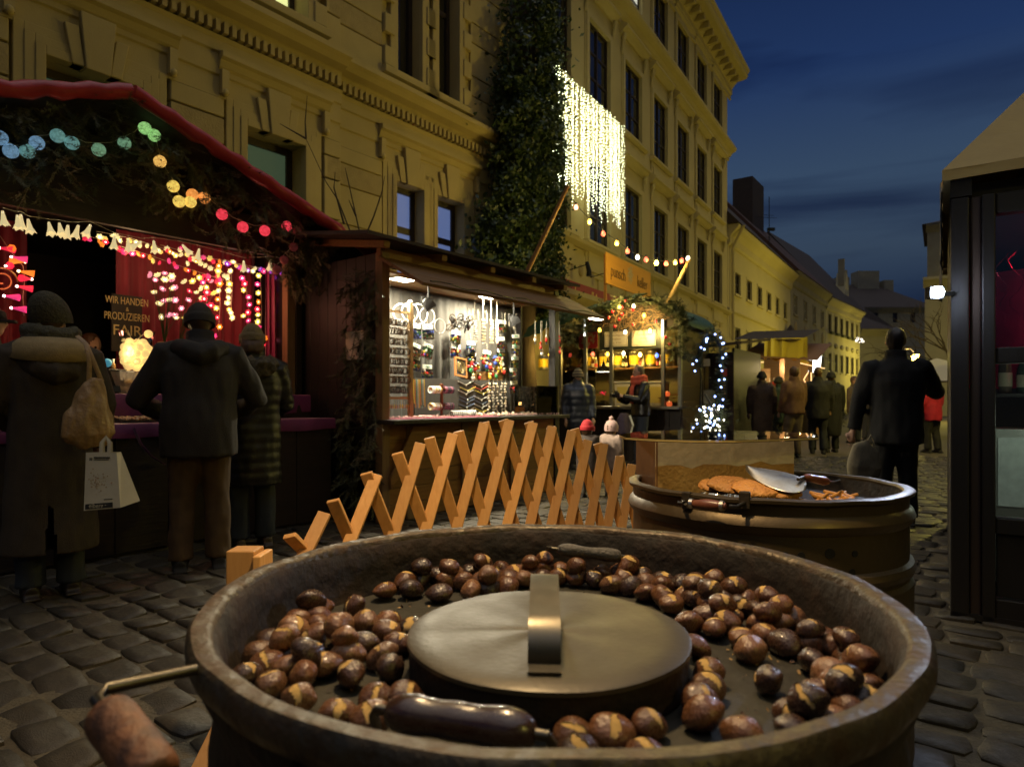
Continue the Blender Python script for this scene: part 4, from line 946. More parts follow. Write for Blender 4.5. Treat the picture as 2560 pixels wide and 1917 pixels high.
# ---------------------------------------------------------------- dark glazed kiosk on the right
def kiosk():
    th = 33.16; a = math.radians(th); corner = Vector((2.224, 3.349, 0))
    t = thing('glazed_kiosk', 'dark brown wooden kiosk with glazed front and beige canvas roof', 'kiosk', corner, -a)
    # local x to the right along the front, local y along the street away
    W_, D_, H_ = 2.9, 2.9, 2.12
    m = MB(); m.box(0,.08,0,.12,0,H_); m.build('post', M['wood_black'], t, bevel=.008)
    MB().box(.083,.128,.02,.08,0,H_).build('board', mat('kiosk_wood', (.040,.022,.014), .5, col2=(.026,.015,.010), scale=5, stretch=(7,7,.5), bump=.2), t, bevel=.006)
    xg0, xg1 = .131, 1.25; pz = [.30,.46,1.30,1.36,2.0]
    for x in (xg0, xg1): MB().box(x,x+.055,.0,.1,0,H_).build('door_stile', M['wood_black'], t, bevel=.006)
    for z0, z1 in ((0,.12),(.44,.52),(1.28,1.36),(2.02,H_)): MB().box(xg0+.056,xg1-.001,.01,.09,z0,z1).build('door_rail', M['wood_black'], t, bevel=.006)
    MB().box(xg0+.06,xg1-.005,.04,.06,.125,.435).build('door_panel', M['wood_black'], t, bevel=.004)
    smear = thin_glass('smeared_glass', (.82,.84,.80), .05, .12)
    for z0, z1 in ((.525,1.275),(1.365,2.015)): MB().box(xg0+.057,xg1-.002,.045,.051,z0,z1).build('pane', smear, t)
    MB().box(1.31,W_,0,.08,0,H_).build('front_wall', M['wood_black'], t)
    for k in range(12): MB().box(.0,.06,.125+k*.23,.125+k*.23+.225,0,H_).build('side_plank', M['wood_black'], t, bevel=.004)
    MB().box(.06,W_,D_,D_+.08,0,H_).box(W_-.02,W_+.06,.1,D_,0,H_).build('back_wall', M['wood_black'], t)
    # valance strip and roof
    o = .035; zt = 2.26
    apex = (W_/2, D_/2, 4.1)
    m = MB(); n = 10; c = [(-o,-o),(W_+o,-o),(W_+o,D_+o),(-o,D_+o)]
    for k in range(4):
        p, q = c[k], c[(k+1) % 4]
        for i in range(n):
            for j in range(n):
                def pt(u, v):
                    x = p[0]+(q[0]-p[0])*u; y = p[1]+(q[1]-p[1])*u
                    sag = -.10*math.sin(PI*v)*(math.sin(PI*u)**.5 if 0 < u < 1 else 0)
                    return (x+(apex[0]-x)*v, y+(apex[1]-y)*v, zt+(apex[2]-zt)*v+sag)
                if i+1 > 0: m.quad(pt(i/n,j/n), pt((i+1)/n,j/n), pt((i+1)/n,(j+1)/n), pt(i/n,(j+1)/n))
    m.build('canvas_roof', M['canvas'], t, smooth=50)
    for k in range(4):
        p, q = c[k], c[(k+1) % 4]; m = MB(); s = 24
        for i in range(s+1):
            u = i/s; x = p[0]+(q[0]-p[0])*u; y = p[1]+(q[1]-p[1])*u; w = .006*math.sin(u*40)
            m.v += [(x+w, y+w, zt+.002),(x+w*.5, y+w*.5, zt-.055+.006*math.sin(u*17))]
        for i in range(s): m.face(2*i, 2*i+1, 2*i+3, 2*i+2)
        ob = m.build('valance', M['canvas'], t, smooth=50)
    m = MB()
    for i in range(15):
        f = i/14; m.v += [(-o-.004-.006*math.sin(i*1.3), -o+f*1.2, zt-.05), (-o-.008-.012*math.sin(i*1.1+1)*f, -o+f*1.1, zt-.22-.35*f+.04*math.sin(i))]
    for i in range(14): m.face(2*i, 2*i+1, 2*i+3, 2*i+2)
    m.build('side_curtain', M['cloth_black'], t, smooth=60)
    MB().box(0,W_,0,D_,.0,.03).build('floor', M['wood_black'], t)
    MB().box(.0,W_,.09,.2,2.12,2.2).box(.0,.09,.0,D_,2.125,2.21).build('top_beam', M['wood_black'], t)
    MB().box(.09,W_-.03,.21,D_-.01,2.07,2.10).build('ceiling', M['wood_black'], t)
    # what glows inside
    MB().box(1.1,2.4,1.25,1.32,.1,1.02).build('inner_counter', mat('inner_white', (.6,.62,.58), .4), t)
    s = thing('beer_cooler', 'white lit display case inside the glazed kiosk', 'display case', corner+Vector((math.cos(a)*.52+math.sin(a)*.8, -math.sin(a)*.52+math.cos(a)*.8, .03)), -a)
    MB().box(-.3,.5,0,.4,0,.9).build('cabinet', mat('cab', (.5,.5,.46), .5), s); MB().box(-.28,.48,-.01,-.003,.45,.85).build('lit_front', mat('cabglow', (.6,.65,.6), .5, emit=(.75,.9,.78), es=.10, col2=(.25,.27,.25), scale=16, bump=.5), s)
    b = thing('red_hanging', 'red glowing cloth hanging inside the glazed kiosk', 'cloth', corner+Vector((math.cos(a)*.62+math.sin(a)*1.6, -math.sin(a)*.62+math.cos(a)*1.6, .03)), -a)
    m = MB()
    for i in range(25): u = i/24; m.v += [(-.5+u*1.6, .05*math.sin(u*22), 1.15),(-.5+u*1.6, .05*math.sin(u*22+.5), 1.95)]
    for i in range(24): m.face(2*i, 2*i+2, 2*i+3, 2*i+1)
    m.build('cloth', mat('magenta_cloth', (.5,.02,.09), .6, col2=(.3,.01,.05), scale=7), b, smooth=60)
    rr = random.Random(6); sh = MB().box(.14,1.2,.95,1.15,1.12,1.14).build('inner_shelf', M['wood_black'], t)
    for i in range(9):
        q = corner+Vector((math.cos(a)*(.2+i*.09)+math.sin(a)*1.05, -math.sin(a)*(.2+i*.09)+math.cos(a)*1.05, 1.141)); bo = thing('liquor_bottle', 'clear liquor bottle on the shelf inside the glazed kiosk', 'bottle', q, 0, 'bottles in the kiosk'); h = rr.uniform(.2,.3)
        MB().lathe([(.001,0),(.033,0),(.035,.02),(.034,h*.6),(.013,h*.78),(.012,h),(.001,h)], 12).build('glass', mat('kiosk_bottle%d' % (i % 3), ((.30,.32,.28),(.12,.10,.07),(.05,.09,.06))[i % 3], .12), bo, smooth=50); MB().lathe([(.036,h*.15),(.036,h*.45)], 12).build('label', M['paper'], bo, smooth=50)
    for i in range(12):
        x = .15+.07*i; MB().tube([(x+.03*math.sin(q*1.3+i)+rr.gauss(0,.008),1.3+.03*math.cos(q+i),2.05-.05*q) for q in range(rr.randrange(5,13))], .0022, 3).build('tinsel', mat('tinsel', (.6,.05,.12), .25, metal=.7), t)
    lamp('kiosk_lamp_red', 'POINT', (.7, 1.0, 1.7), 2.5, (1,.12,.28), t, size=.05)
    lamp('kiosk_lamp_white', 'POINT', (.45, .45, 1.0), 1.8, (.85,1,.85), t, size=.05)
    # floodlight on the kiosk's side
    p = P(2343, 731, 3.28); fl = thing('floodlight', 'white floodlight with blue-white glare on the kiosk side', 'floodlight', p)
    MB().box(-.035,.035,.0,.04,-.03,.03).build('housing', M['metal_black'], fl); MB().bar((.0,.03,0),(.11,.05,.0),.02,.02).build('bracket', M['metal_black'], fl)
    MB().ball((0,-.01,0),(.03,.014,.03)).build('lens', glow('flood', (.66,.78,1), 350), fl, smooth=60)
    lamp('flood_light', 'SPOT', (0,-.05,0), 36, (.62,.74,1), fl, size=.04, target=(-.6,-1,-.3), spot=84, blend=.7)
kiosk()
# ---------------------------------------------------------------- greenery helpers
def sprig(mb, p, d, L, r, nl=.03, n=44):
    """a flat fir twig: short needles both sides of a stem with two side shoots"""
    p = Vector(p); d = Vector(d).normalized(); up = Vector((r.gauss(0,.4), r.gauss(0,.4), 1)); sd = d.cross(up).normalized()
    for q, dd, l, k in ((p, d, L, n), (p+d*L*.3, (d+sd*.8).normalized(), L*.5, n//2), (p+d*L*.4, (d-sd*.8).normalized(), L*.5, n//2)):
        s2 = dd.cross(up).normalized()
        for i in range(k):
            f = i/k; a = q+dd*l*f; s = s2 if i % 2 else -s2
            e = a+(dd*.55+s*.8+Vector((r.gauss(0,.25), r.gauss(0,.25), r.gauss(0,.25)))).normalized()*nl*(1-.35*f)
            w = dd*nl*.11; mb.add([a-w, a+w, e], [(0,1,2)])
        mb.add([q-s2*.002, q+s2*.002, q+dd*l], [(0,1,2)])
BL = {}
def blossom_mesh(key, col, core, es=.75, ec=7, shape='rose'):
    if key in BL: return BL[key]
    r = random.Random(hash(key) % 1000); m = MB()
    pm = mat('petal_'+key, tuple(c*.6 for c in col), .6, emit=col, es=es); cm = glow('core_'+key, core, ec)
    if shape == 'rose':
        for ring, (rad, hh, n) in enumerate(((.030,.020,6),(.021,.027,5))):
            for k in range(n):
                a = 2*PI*(k+.5*ring)/n; b = 2*PI/n*.62
                c0 = Vector((0,0,-.008)); p1 = Vector((math.cos(a-b)*rad*.8, math.sin(a-b)*rad*.8, hh*.6)); p2 = Vector((math.cos(a)*rad*1.15, math.sin(a)*rad*1.15, hh)); p3 = Vector((math.cos(a+b)*rad*.8, math.sin(a+b)*rad*.8, hh*.6)); lo = Vector((math.cos(a)*rad*.75, math.sin(a)*rad*.75, -.002))
                m.add([c0,p1,p2,p3,lo], [(0,1,4),(1,2,4),(2,3,4),(3,0,4)])
        m.m = 1; m.ball((0,0,.008), .009, 6, 4)
    elif shape == 'bell':
        n = 10
        prof = [(.008,0),(.013,-.03),(.019,-.065),(.030,-.095)]
        m.lathe(prof, n)
        for k in range(n):
            if k % 2: i = 3*n+k; v = m.v[i]; m.v[i] = (v[0]*1.3, v[1]*1.3, v[2]-.016)
        m.m = 1; m.ball((0,0,-.012), .010, 6, 4)
    elif shape == 'cone':
        m.lathe([(.006,0),(.012,.03),(.026,.085)], 6); m.m = 1; m.ball((0,0,-.003), .010, 6, 4)
    elif shape == 'ball':
        m.ball((0,0,0), 1, 14, 9)
    BL[key] = m.mesh('blossom', [pm, cm], 70); return BL[key]
COLS = {'yellow': ((1,.72,.16),(1,.9,.5)), 'pale': ((1,.82,.38),(1,.93,.7)), 'red': ((1,.03,.08),(1,.5,.4)), 'pink': ((1,.06,.25),(1,.6,.6)), 'rose': ((1,.32,.42),(1,.85,.7)), 'orange': ((1,.30,.03),(1,.75,.3)), 'purple': ((.35,.06,.55),(.8,.6,1)), 'white': ((1,.80,.40),(1,.92,.65))}
def string_light(name, label, pts, blossoms, group=None, wire='wire_pale', wr=.0022, root=None):
    """pts: world points of the cable; blossoms: (point, mesh, scale, euler)"""
    o = Vector(pts[0]); t = thing(name, label, 'string lights', o, 0, group)
    MB().tube([tuple(Vector(p)-o) for p in pts], wr, 4, cap=False).build('cable', M[wire], t)
    for p, me, s, e, nm in blossoms:
        b = link(nm, me, t, Vector(p)-o); b.scale = (s,s,s) if not hasattr(s,'__len__') else s; b.rotation_euler = e
    return t
# ---------------------------------------------------------------- gabled stall with lanterns (left)
F1 = Fr(37.5, 5.69); SC1 = 2.16
def L1(px, py, d=0.0):
    s, z = F1.sz(px, py, d); return Vector((s-SC1, d, z))
def W1(px, py, d=0.0):
    s, z = F1.sz(px, py, d); return F1.loc(s, d, z)
def stall_one():
    r = random.Random(31)
    t = thing('gabled_stall', 'dark gabled market stall with red roof trim and fir branches selling flower lights', 'stall', F1.loc(SC1), F1.rot)
    hw = 1.65; sl = .345; rz = 3.34; D = 2.3; dark = M['wood_dark']
    zl = lambda x: rz-sl*abs(x)
    for x in (-hw, hw): MB().box(x-.045,x+.045,-.045,.045,0,2.5).build('post', M['wood_v'] if x > 0 else dark, t, bevel=.006)
    MB().box(hw+.05,hw+.115,-.05,.07,0,2.6).build('post_board', M['wood_dark'], t, bevel=.005)
    MB().box(-hw-.1,hw+.1,-.10,-.05,2.46,2.80).build('front_beam', dark, t, bevel=.008)
    k = 0; z = 2.805
    while z < rz-.1:
        e = min(z+.16, rz-.06); x0 = (rz-.04-e)/sl+.02; MB().box(-x0,x0,-.085,-.055,z,e-.004).build('gable_board', dark, t); z += .162
    for sx in (-1, 1):
        # roof slab
        m = MB(); xe = 2.28*sx
        m.add([(0,-.5,rz),(xe,-.5,zl(xe)),(xe,D+.2,zl(xe)),(0,D+.2,rz),(0,-.5,rz+.04),(xe,-.5,zl(xe)+.04),(xe,D+.2,zl(xe)+.04),(0,D+.2,rz+.04)], [(0,1,2,3),(7,6,5,4),(0,4,5,1),(1,5,6,2),(2,6,7,3),(3,7,4,0)]); m.build('roof_slope', M['roof'], t, fix=True)
        # rolled red tarpaulin along the verge
        pts = []; rad = []
        for i in range(26):
            f = i/25; x = xe*f*1.015; pts.append((x, -.50+.01*math.sin(i*1.9), zl(x)+.035+.008*math.sin(i*2.3))); rad.append((.052+.008*math.sin(i*1.7+sx), .058+.008*math.sin(i*2.9)))
        MB().tube(pts, rad, 12).build('red_tarpaulin', M['tarp_red'], t, smooth=60)
        for x in range(13): MB().box((hw+.002)*sx-.02,(hw+.002)*sx+.02,.05+x*.178,.05+x*.178+.172,0,2.68).build('side_plank', M['wood_black'], t)
    MB().box(-hw,hw,D,D+.03,0,2.6).build('back_wall', M['wood_black'], t)
    MB().box(-hw,hw,.0,D,2.60,2.63).build('ceiling', M['wood_black'], t)
    MB().box(-hw,hw,-.66,-.60,.0,.9).build('front_panel', M['wood_black'], t)
    for x in range(9): MB().box(-hw+x*.366,-hw+x*.366+.36,-.68,-.662,.02,.9).build('front_plank', dark, t, bevel=.004)
    # draped counter in two tiers
    def drape(name, x0, x1, y0, y1, z, drop, mt, fold=.012, n=60):
        m = MB()
        for i in range(n+1):
            x = x0+(x1-x0)*i/n; w = fold*math.sin(i*.9)+fold*.6*math.sin(i*2.3)
            m.v += [(x,y1,z),(x,y0+.01,z),(x,y0-.004+w*.2,z-.01),(x,y0+w,z-drop*(1+.06*math.sin(i*.5)))]
        for i in range(n):
            for j in range(3): a = i*4+j; m.face(a, a+4, a+5, a+1)
        return m.build(name, mt, t, smooth=60)
    drape('counter_cloth', -hw-.02, hw+.02, -.70, -.34, .935, .10, M['cloth_purple']); drape('shelf_cloth', -hw, hw, -.35, .35, 1.15, .17, M['cloth_purple'])
    MB().box(-hw,hw,-.69,-.35,.895,.93).build('counter', dark, t); MB().box(-hw,hw,-.34,.35,.935,1.145).build('upper_shelf', dark, t)
    # curtains
    def curtain(name, x0, x1, y, z0, z1, mt, n=70, amp=.03):
        m = MB()
        for i in range(n+1):
            x = x0+(x1-x0)*i/n; w = amp*math.sin(i*1.1)+amp*.5*math.sin(i*.37); m.v += [(x,y+w*.6,z1),(x,y+w,(z0+z1)/2),(x,y+w*1.2,z0)]
        for i in range(n): a = i*3; m.face(a,a+1,a+4,a+3); m.face(a+1,a+2,a+5,a+4)
        return m.build(name, mt, t, smooth=60)
    xa = L1(290,900,.5).x; curtain('red_curtain', xa, hw-.05, .5, .9, 2.58, M['cloth_red'], amp=.022)
    curtain('red_curtain', -hw, L1(60,800,1.0).x, .9, .9, 2.58, M['cloth_red'])
    m = curtain('corner_curtain', hw-.15, hw-.03, .16, .95, 2.45, mat('cloth_magenta', (.36,.02,.12), .5, col2=(.24,.01,.07), scale=5, sheen=.5), n=14, amp=.02)
    # ribbon hanging at the corner and along the counter
    m = MB(); m.tube([L1(735,1120,-.1),L1(742,1150,-.15),L1(736,1190,-.2),L1(745,1215,-.2)], [(.004,.03),(.004,.035),(.004,.02),(.004,.012)], 6); m.build('ribbon', M['cloth_purple'], t, smooth=60)
    m = MB(); m.tube([L1(335,1070,-.72),L1(352,1110,-.76),L1(378,1140,-.76),L1(410,1160,-.72)], [(.004,.02)]*4, 6).build('ribbon', M['cloth_purple'], t, smooth=60)
    # fir branches under the verge
    m = MB()
    for i in range(620):
        x = r.uniform(-1.9,2.25); u = r.random(); z = zl(x)-.03-.55*u*u*(1 if x < 1.5 else 1.1); 
        if z < 2.42 and x < 1.6: continue
        sprig(m, (x, -.44+.34*r.random(), z), (r.gauss(0,.7), r.gauss(-.35,.4), r.gauss(-.7,.4)), r.uniform(.14,.28), r, .036)
    for i in range(70): sprig(m, (r.uniform(1.55,2.15), r.uniform(-.35,.0), r.uniform(2.2,2.6)), (r.gauss(0,.5), r.gauss(-.3,.4), -1), r.uniform(.14,.25), r)
    o = m.build('fir_branches', M['fir_dark'], t); o['kind'] = 'stuff'
    # wrought scroll
    c = L1(4,700,.35); m = MB(); pts = []
    for i in range(40):
        a = i/39*3.6*PI; q = .10*(1-i/52); pts.append((c.x+q*math.cos(a), c.y, c.z+q*math.sin(a)))
    m.tube(pts, .008, 6); m.build('scroll_bracket', mat('brass', (.32,.22,.10), .4, metal=.6), t, smooth=60)
stall_one()
def stall_one_goods():
    r = random.Random(8)
    # string of coloured cotton balls
    B = [(0,345,'b'),(27,378,'b'),(69,379,'t'),(92,358,'b'),(144,340,'t'),(180,358,'t'),(247,375,'g'),(311,358,'g'),(362,321,'l'),(386,339,'l'),(400,404,'o'),(433,466,'y'),(448,504,'y'),(476,505,'y'),(481,487,'o2'),(511,495,'o2'),(555,536,'r'),(607,568,'r'),(662,577,'r'),(717,566,'r'),(743,578,'d'),(734,618,'d'),(710,650,'d'),(692,675,'d')]
    cc = {'b':(.20,.40,.62),'t':(.20,.48,.46),'g':(.26,.55,.32),'l':(.34,.75,.22),'o':(1,.50,.10),'y':(1,.62,.10),'o2':(1,.32,.05),'r':(.95,.03,.06),'d':(.30,.035,.03)}
    def cotton(k):
        key = 'cotton_'+k
        if key in BL: return BL[key]
        m = bpy.data.materials.new(key); m.use_nodes = True; nt = m.node_tree; N = nt.nodes; L = nt.links; b = N['Principled BSDF']; c = cc[k]
        b.inputs['Base Color'].default_value = (*[x*.5 for x in c], 1); b.inputs['Roughness'].default_value = .7
        tc = N.new('ShaderNodeTexCoord'); no = N.new('ShaderNodeTexNoise'); no.inputs['Scale'].default_value = 3.5; no.inputs['Detail'].default_value = 6; no.inputs['Distortion'].default_value = 1.2
        rp = N.new('ShaderNodeValToRGB'); rp.color_ramp.elements[0].position = .35; rp.color_ramp.elements[1].position = .62; rp.color_ramp.elements[0].color = (*[x*.35 for x in c],1); rp.color_ramp.elements[1].color = (*[min(1,x*1.1+.03) for x in c],1)
        L.new(tc.outputs['Object'], no.inputs[0]); L.new(no.outputs[0], rp.inputs[0]); L.new(rp.outputs[0], b.inputs['Emission Color']); b.inputs['Emission Strength'].default_value = {'d':.12,'b':.55,'t':.45,'g':.45,'l':.8}.get(k, 1.05)
        mb = MB(); mb.ball((0,0,0), 1, 18, 12); mb.m = 1; mb.ball((.1,-.55,.55), .22, 8, 6); BL[key] = mb.mesh('ball', [m, glow('cotton_core_'+k, tuple(min(1,x+.45) for x in c), 3.0 if k != 'd' else .4)], 70); return BL[key]
    pts = []; bl = []
    for px, py, k in B:
        p = W1(px, py, -.34); c = Vector((0,0,.05)); pts.append(p+c); pts.append(p+c+Vector((.05,.05,-.01))) if False else None
        bl.append((p, cotton(k), .047 if k != 'd' else .04, (r.gauss(0,.3), r.gauss(0,.3), r.uniform(0,6)), 'cotton_ball'))
    cab = []
    for a, b in zip(pts, pts[1:]): cab += [a, (a+b)/2-Vector((0,0,.02))]
    cab.append(pts[-1])
    string_light('cotton_ball_lights', 'string of blue, green, yellow and red cotton ball lights under the stall gable', cab, bl)
    # white bell flowers along the beam
    E = [(6,527),(43,538),(52,536),(70,548),(122,556),(148,558),(170,563),(196,563),(226,562),(286,590),(320,597),(354,604),(384,602),(456,612),(498,622),(609,652),(676,650)]
    me = blossom_mesh('bell', *COLS['white'], .62, 9, 'bell'); pts = [W1(px, py-8, -.13) for px, py in E]
    string_light('bellflower_lights', 'string of glowing white bellflower lights along the stall beam', pts, [(W1(px, py, -.13), me, .95, (r.gauss(0,.25), r.gauss(0,.4), r.uniform(0,6)), 'bell_flower') for px, py in E])
    # swags of small blossoms
    S = [('sagging string of red and orange blossom lights below the bellflowers', [(205,585),(290,612),(380,640),(470,672),(560,700)], ['red','pink','orange','red','orange','yellow','red','pink'], 26), ('sagging string of pale yellow blossom lights under the beam', [(240,578),(330,596),(420,625),(500,652),(575,690)], ['pale','yellow','pale','pale'], 24), ('short string of red and yellow blossom lights under the beam corner', [(400,612),(480,635),(560,652),(660,672)], ['yellow','red','orange','pale','pink'], 20), ('string of purple and white blossom lights at the beam corner', [(560,648),(620,668),(690,676),(712,700)], ['purple','pale','purple','pink'], 14)]
    for lab, cab, cols, n in S:
        cp = [W1(x, y, .12) for x, y in cab]; bl = []
        for i in range(n):
            f = (i+.5)/n*(len(cp)-1); k = int(f); p = cp[k].lerp(cp[k+1], f-k)+Vector((r.gauss(0,.012), r.gauss(0,.012), r.gauss(-.02,.014))); c = cols[i % len(cols)]
            bl.append((p, blossom_mesh(c, *COLS[c]), r.uniform(.6,.9), (r.uniform(.6,1.8), r.gauss(0,.6), r.uniform(0,6)), 'blossom'))
        string_light('blossom_lights', lab, cp, bl, 'blossom light strings')
    # strings hanging down
    V = [('hanging string of orange and red blossom lights behind the brown beanie', [(545,660),(548,700),(550,760),(546,830)], ['orange','yellow','red','orange','pale'], 9), ('hanging string of pale yellow blossom lights', [(577,672),(580,720),(578,770),(581,800)], ['pale','pale','yellow','pale'], 9), ('hanging string of pink and red blossom lights', [(612,690),(617,730),(622,780),(620,810)], ['pink','red','yellow','pink'], 8), ('hanging string of yellow and orange blossom lights above the fur hood', [(650,680),(654,760),(652,820),(660,865)], ['yellow','pink','yellow','orange','red','yellow'], 11), ('hanging string of purple and pink blossom lights by the corner curtain', [(683,690),(690,740),(697,790),(692,860)], ['purple','pink','purple','red','pink','purple'], 11), ('hanging string of red and yellow roses between the stem vases and the curtain', [(505,690),(520,730),(512,790),(530,850)], ['red','pink','yellow','red'], 10)]
    for lab, cab, cols, n in V:
        cp = [W1(x, y, .22) for x, y in cab]; bl = []
        for i in range(n):
            f = (i+.5)/n*(len(cp)-1); k = int(f); p = cp[k].lerp(cp[k+1], f-k)+Vector((r.uniform(-.03,.03), r.uniform(-.05,-.01), 0)); c = cols[i % len(cols)]
            bl.append((p, blossom_mesh(c, *COLS[c]), r.uniform(.75,1.1), (r.uniform(.9,2.0), r.gauss(0,.6), r.uniform(-.6,.6)), 'blossom'))
        string_light('blossom_lights', lab, cp, bl, 'blossom light strings')
    # red and orange cone lights far left
    N_ = [(0,620,'red',2),(20,622,'orange',1),(30,643,'pink',2.4),(62,655,'orange',-.6),(48,678,'orange',2.5),(78,698,'red',-.1),(44,716,'red',2.6),(12,740,'pink',2),(15,665,'red',1),(30,770,'pink',2)]
    cp = [W1(x, y, .3) for x, y in ((0,590),(28,630),(58,665),(62,700),(57,740),(60,790))]
    string_light('cone_flower_lights', 'string of red and orange trumpet flower lights beside the scroll', cp, [(W1(x, y, .3), blossom_mesh('cone_'+c, *COLS[c], .7, 8, 'cone'), 1.1, (PI/2+.1, 0, a*.9), 'trumpet_flower') for x, y, c, a in N_])
    # vases with stem lights
    clay = mat('vase', (.62,.42,.22), .55, col2=(.52,.34,.17), scale=20)
    for k, (px, pb, heads, lab) in enumerate(((410,895,[(378,688),(395,690),(412,686),(430,692),(388,702),(412,702),(432,702),(386,733),(405,725),(432,722),(437,722),(398,762),(410,755),(425,752),(440,752),(400,793),(425,790),(440,796),(437,790)],'tall clay vase of pink and pale yellow rose lights'),(448,895,[(462,706),(472,730),(470,752),(484,705),(505,722),(520,702),(455,772),(464,795),(492,733),(510,748),(530,705),(536,735),(505,748),(527,765)],'clay vase of pale and red rose lights behind the man'))):
        base = W1(px, pb, .15); v = thing('rose_light_vase', lab, 'vase', base)
        H = 1.1*.0+ (W1(px, 855, .15).z-base.z)
        MB().lathe([(.001,0),(.032,0),(.036,.01),(.03,H*.4),(.034,H*.7),(.052,H),(.046,H),(.028,H*.7)], 20).build('vase', clay, v, smooth=50)
        for i, (hx, hy) in enumerate(heads):
            p = W1(hx, hy, .15+r.uniform(-.06,.06))-base; c = (['rose','pale','rose','pale'] if k == 0 else ['pale','red','rose','yellow'])[i % 4]
            MB().tube([(0,0,H*.8),(p.x*.35,p.y*.35,H+(p.z-H)*.45),tuple(p)], .0028, 4).build('stem', M['ivy'], v)
            b = link('rose', blossom_mesh(c, *COLS[c]), v, p); s = r.uniform(.8,1.1); b.scale = (s,s,s); b.rotation_euler = (r.uniform(.4,1.5), 0, r.gauss(0,.6))
    # glass full of glowing balls
    base = W1(342, 932, -.05); g = thing('ball_light_vase', 'clear glass vase heaped with glowing warm white cotton balls', 'vase', base)
    h = W1(342,826,-.05).z-base.z
    MB().lathe([(.001,.004),(.075,.004),(.082,.02),(.128,h*.35),(.122,h*.55),(.112,h*.75),(.135,h)], 32).build('glass', M['clear'], g, smooth=60)
    bm = glow('warm_ball', (1,.66,.22), .95, (.8,.6,.3)); me = MB().ball((0,0,0), .033, 12, 8).mesh('ball', bm, 70); n = 0
    for L_ in range(5):
        q = [.055,.085,.092,.085,.055][L_]; zz = .045+L_*.05
        for i in range([3,8,9,8,3][L_]):
            a = i*2*PI/[3,8,9,8,3][L_]+L_*.5; link('ball', me, g, (q*math.cos(a), q*math.sin(a), zz+r.gauss(0,.006)))
        if 0 < L_ < 4: link('ball', me, g, (.02,0,zz+.01)); link('ball', me, g, (-.03,.02,zz))
    link('ball', me, g, W1(371,835,-.05)-base)
    MB().tube([W1(320,825,-.05)-base, W1(327,845,-.05)-base, W1(333,858,-.05)-base, W1(350,842,-.05)-base, W1(362,833,-.05)-base], .003, 5).build('cable', M['wire_pale'], g)
    lamp('vase_glow', 'POINT', (0,-.20,.16), 4, (1,.70,.32), g, size=.08)
    # riser and wrapped basket, price cards, trays
    rb = W1(342, 985, -.05); MBx = MB(); ri = thing('display_riser', 'purple cloth riser box under the glowing glass vase', 'box', (base.x, base.y, 1.155), F1.rot); MB().box(-.2,.2,-.09,.14,0,base.z-1.157).build('box', M['cloth_purple'], ri, bevel=.01)
    wb = W1(330,985,-.22); w = thing('wrapped_basket', 'basket of small goods wrapped in crinkled clear film below the glass vase', 'basket', (wb.x, wb.y, 1.155), F1.rot)
    m = MB(); m.lathe([(.001,0),(.10,0),(.13,.08),(.16,.16)], 22); m.v = [(x+r.gauss(0,.008), y*.6+r.gauss(0,.006), z+r.gauss(0,.006)) for x, y, z in m.v]; m.build('film', mat('film', (.75,.62,.38), .2, alpha=.6, col2=(.9,.8,.55), scale=30), w)
    for i in range(22): a = r.uniform(0,6.28); q = r.uniform(0,.09); MB().ball((q*math.cos(a), q*.6*math.sin(a), r.uniform(.02,.09)), .02, 8, 5).build('trinket', mat('trinket', (.7,.55,.3), .4, island=.3, col2=(.6,.4,.2)), w, smooth=60)
    card = MB().box(-.05,.05,-.002,.002,0,.05).build('price_card', M['slate'], None, W1(284,980,-.34), F1.rot); card.rotation_euler.x = -.3; tag(card, 'small dark price card on the purple shelf edge', 'card')
    card = MB().box(-.055,.055,-.002,.002,0,.075).build('price_card', M['white'], None, W1(320,950,-.24), F1.rot); card.rotation_euler.x = -.3; tag(card, 'white label card tucked in the wrapped basket', 'card')
    for x0, x1, lab in ((288,385,'flat tray of amber beads on the lower counter beside the tan handbag'),(0,60,'flat tray of pale beads on the lower counter at the far left end')):
        a = L1(x0,1050,-.5); b = L1(x1,1050,-.5); o = F1.loc(SC1+a.x, -.5, .936); tr = thing('bead_tray', lab, 'tray', o, F1.rot); w_ = b.x-a.x
        MB().box(0,w_,-.12,.1,.001,.012).build('tray', M['wood_black'], tr); m = MB(); 
        for i in range(160): m.octa((r.uniform(.02,w_-.02), r.uniform(-.1,.08), .022+r.uniform(0,.018)), r.uniform(.008,.014))
        o = m.build('beads', mat('amber', (.75,.36,.10), .3, col2=(.8,.62,.35), scale=40), tr); o['kind'] = 'stuff'
    b = W1(268,907,-.2); bb = thing('blue_ball', 'pale blue cotton ball on the dark box beside the glass vase', 'ball', b); MB().ball((0,0,0), .032, 16, 10).build('ball', mat('ballblue', (.10,.42,.62), .7, emit=(.10,.45,.62), es=.35), bb, smooth=70)
    MB().tube([(-.03,0,-.01),(-.08,.01,.0),(-.12,.0,-.015),(-.06,-.02,-.02)], .0025, 5).build('cable', M['wire_pale'], bb)
    bx = W1(255,985,-.12); bx = thing('display_box', 'dark flat box behind the purple shelf holding the blue ball', 'box', (bx.x,bx.y,1.155), F1.rot); MB().box(-.13,.14,-.1,.12,0,W1(268,922,-.2).z-1.157).build('box', M['wood_black'], bx, bevel=.006)
    bo = W1(283,922,-.15); bo = thing('small_bottle', 'small glass bottle with pale cap beside the blue ball', 'bottle', bo); MB().lathe([(.001,0),(.016,0),(.016,.035),(.007,.045),(.007,.05)], 12).build('glass', mat('amberglass', (.30,.15,.05), .15), bo, smooth=50); MB().lathe([(.008,.05),(.009,.075),(.001,.076)], 10).build('cap', M['white'], bo, smooth=50)
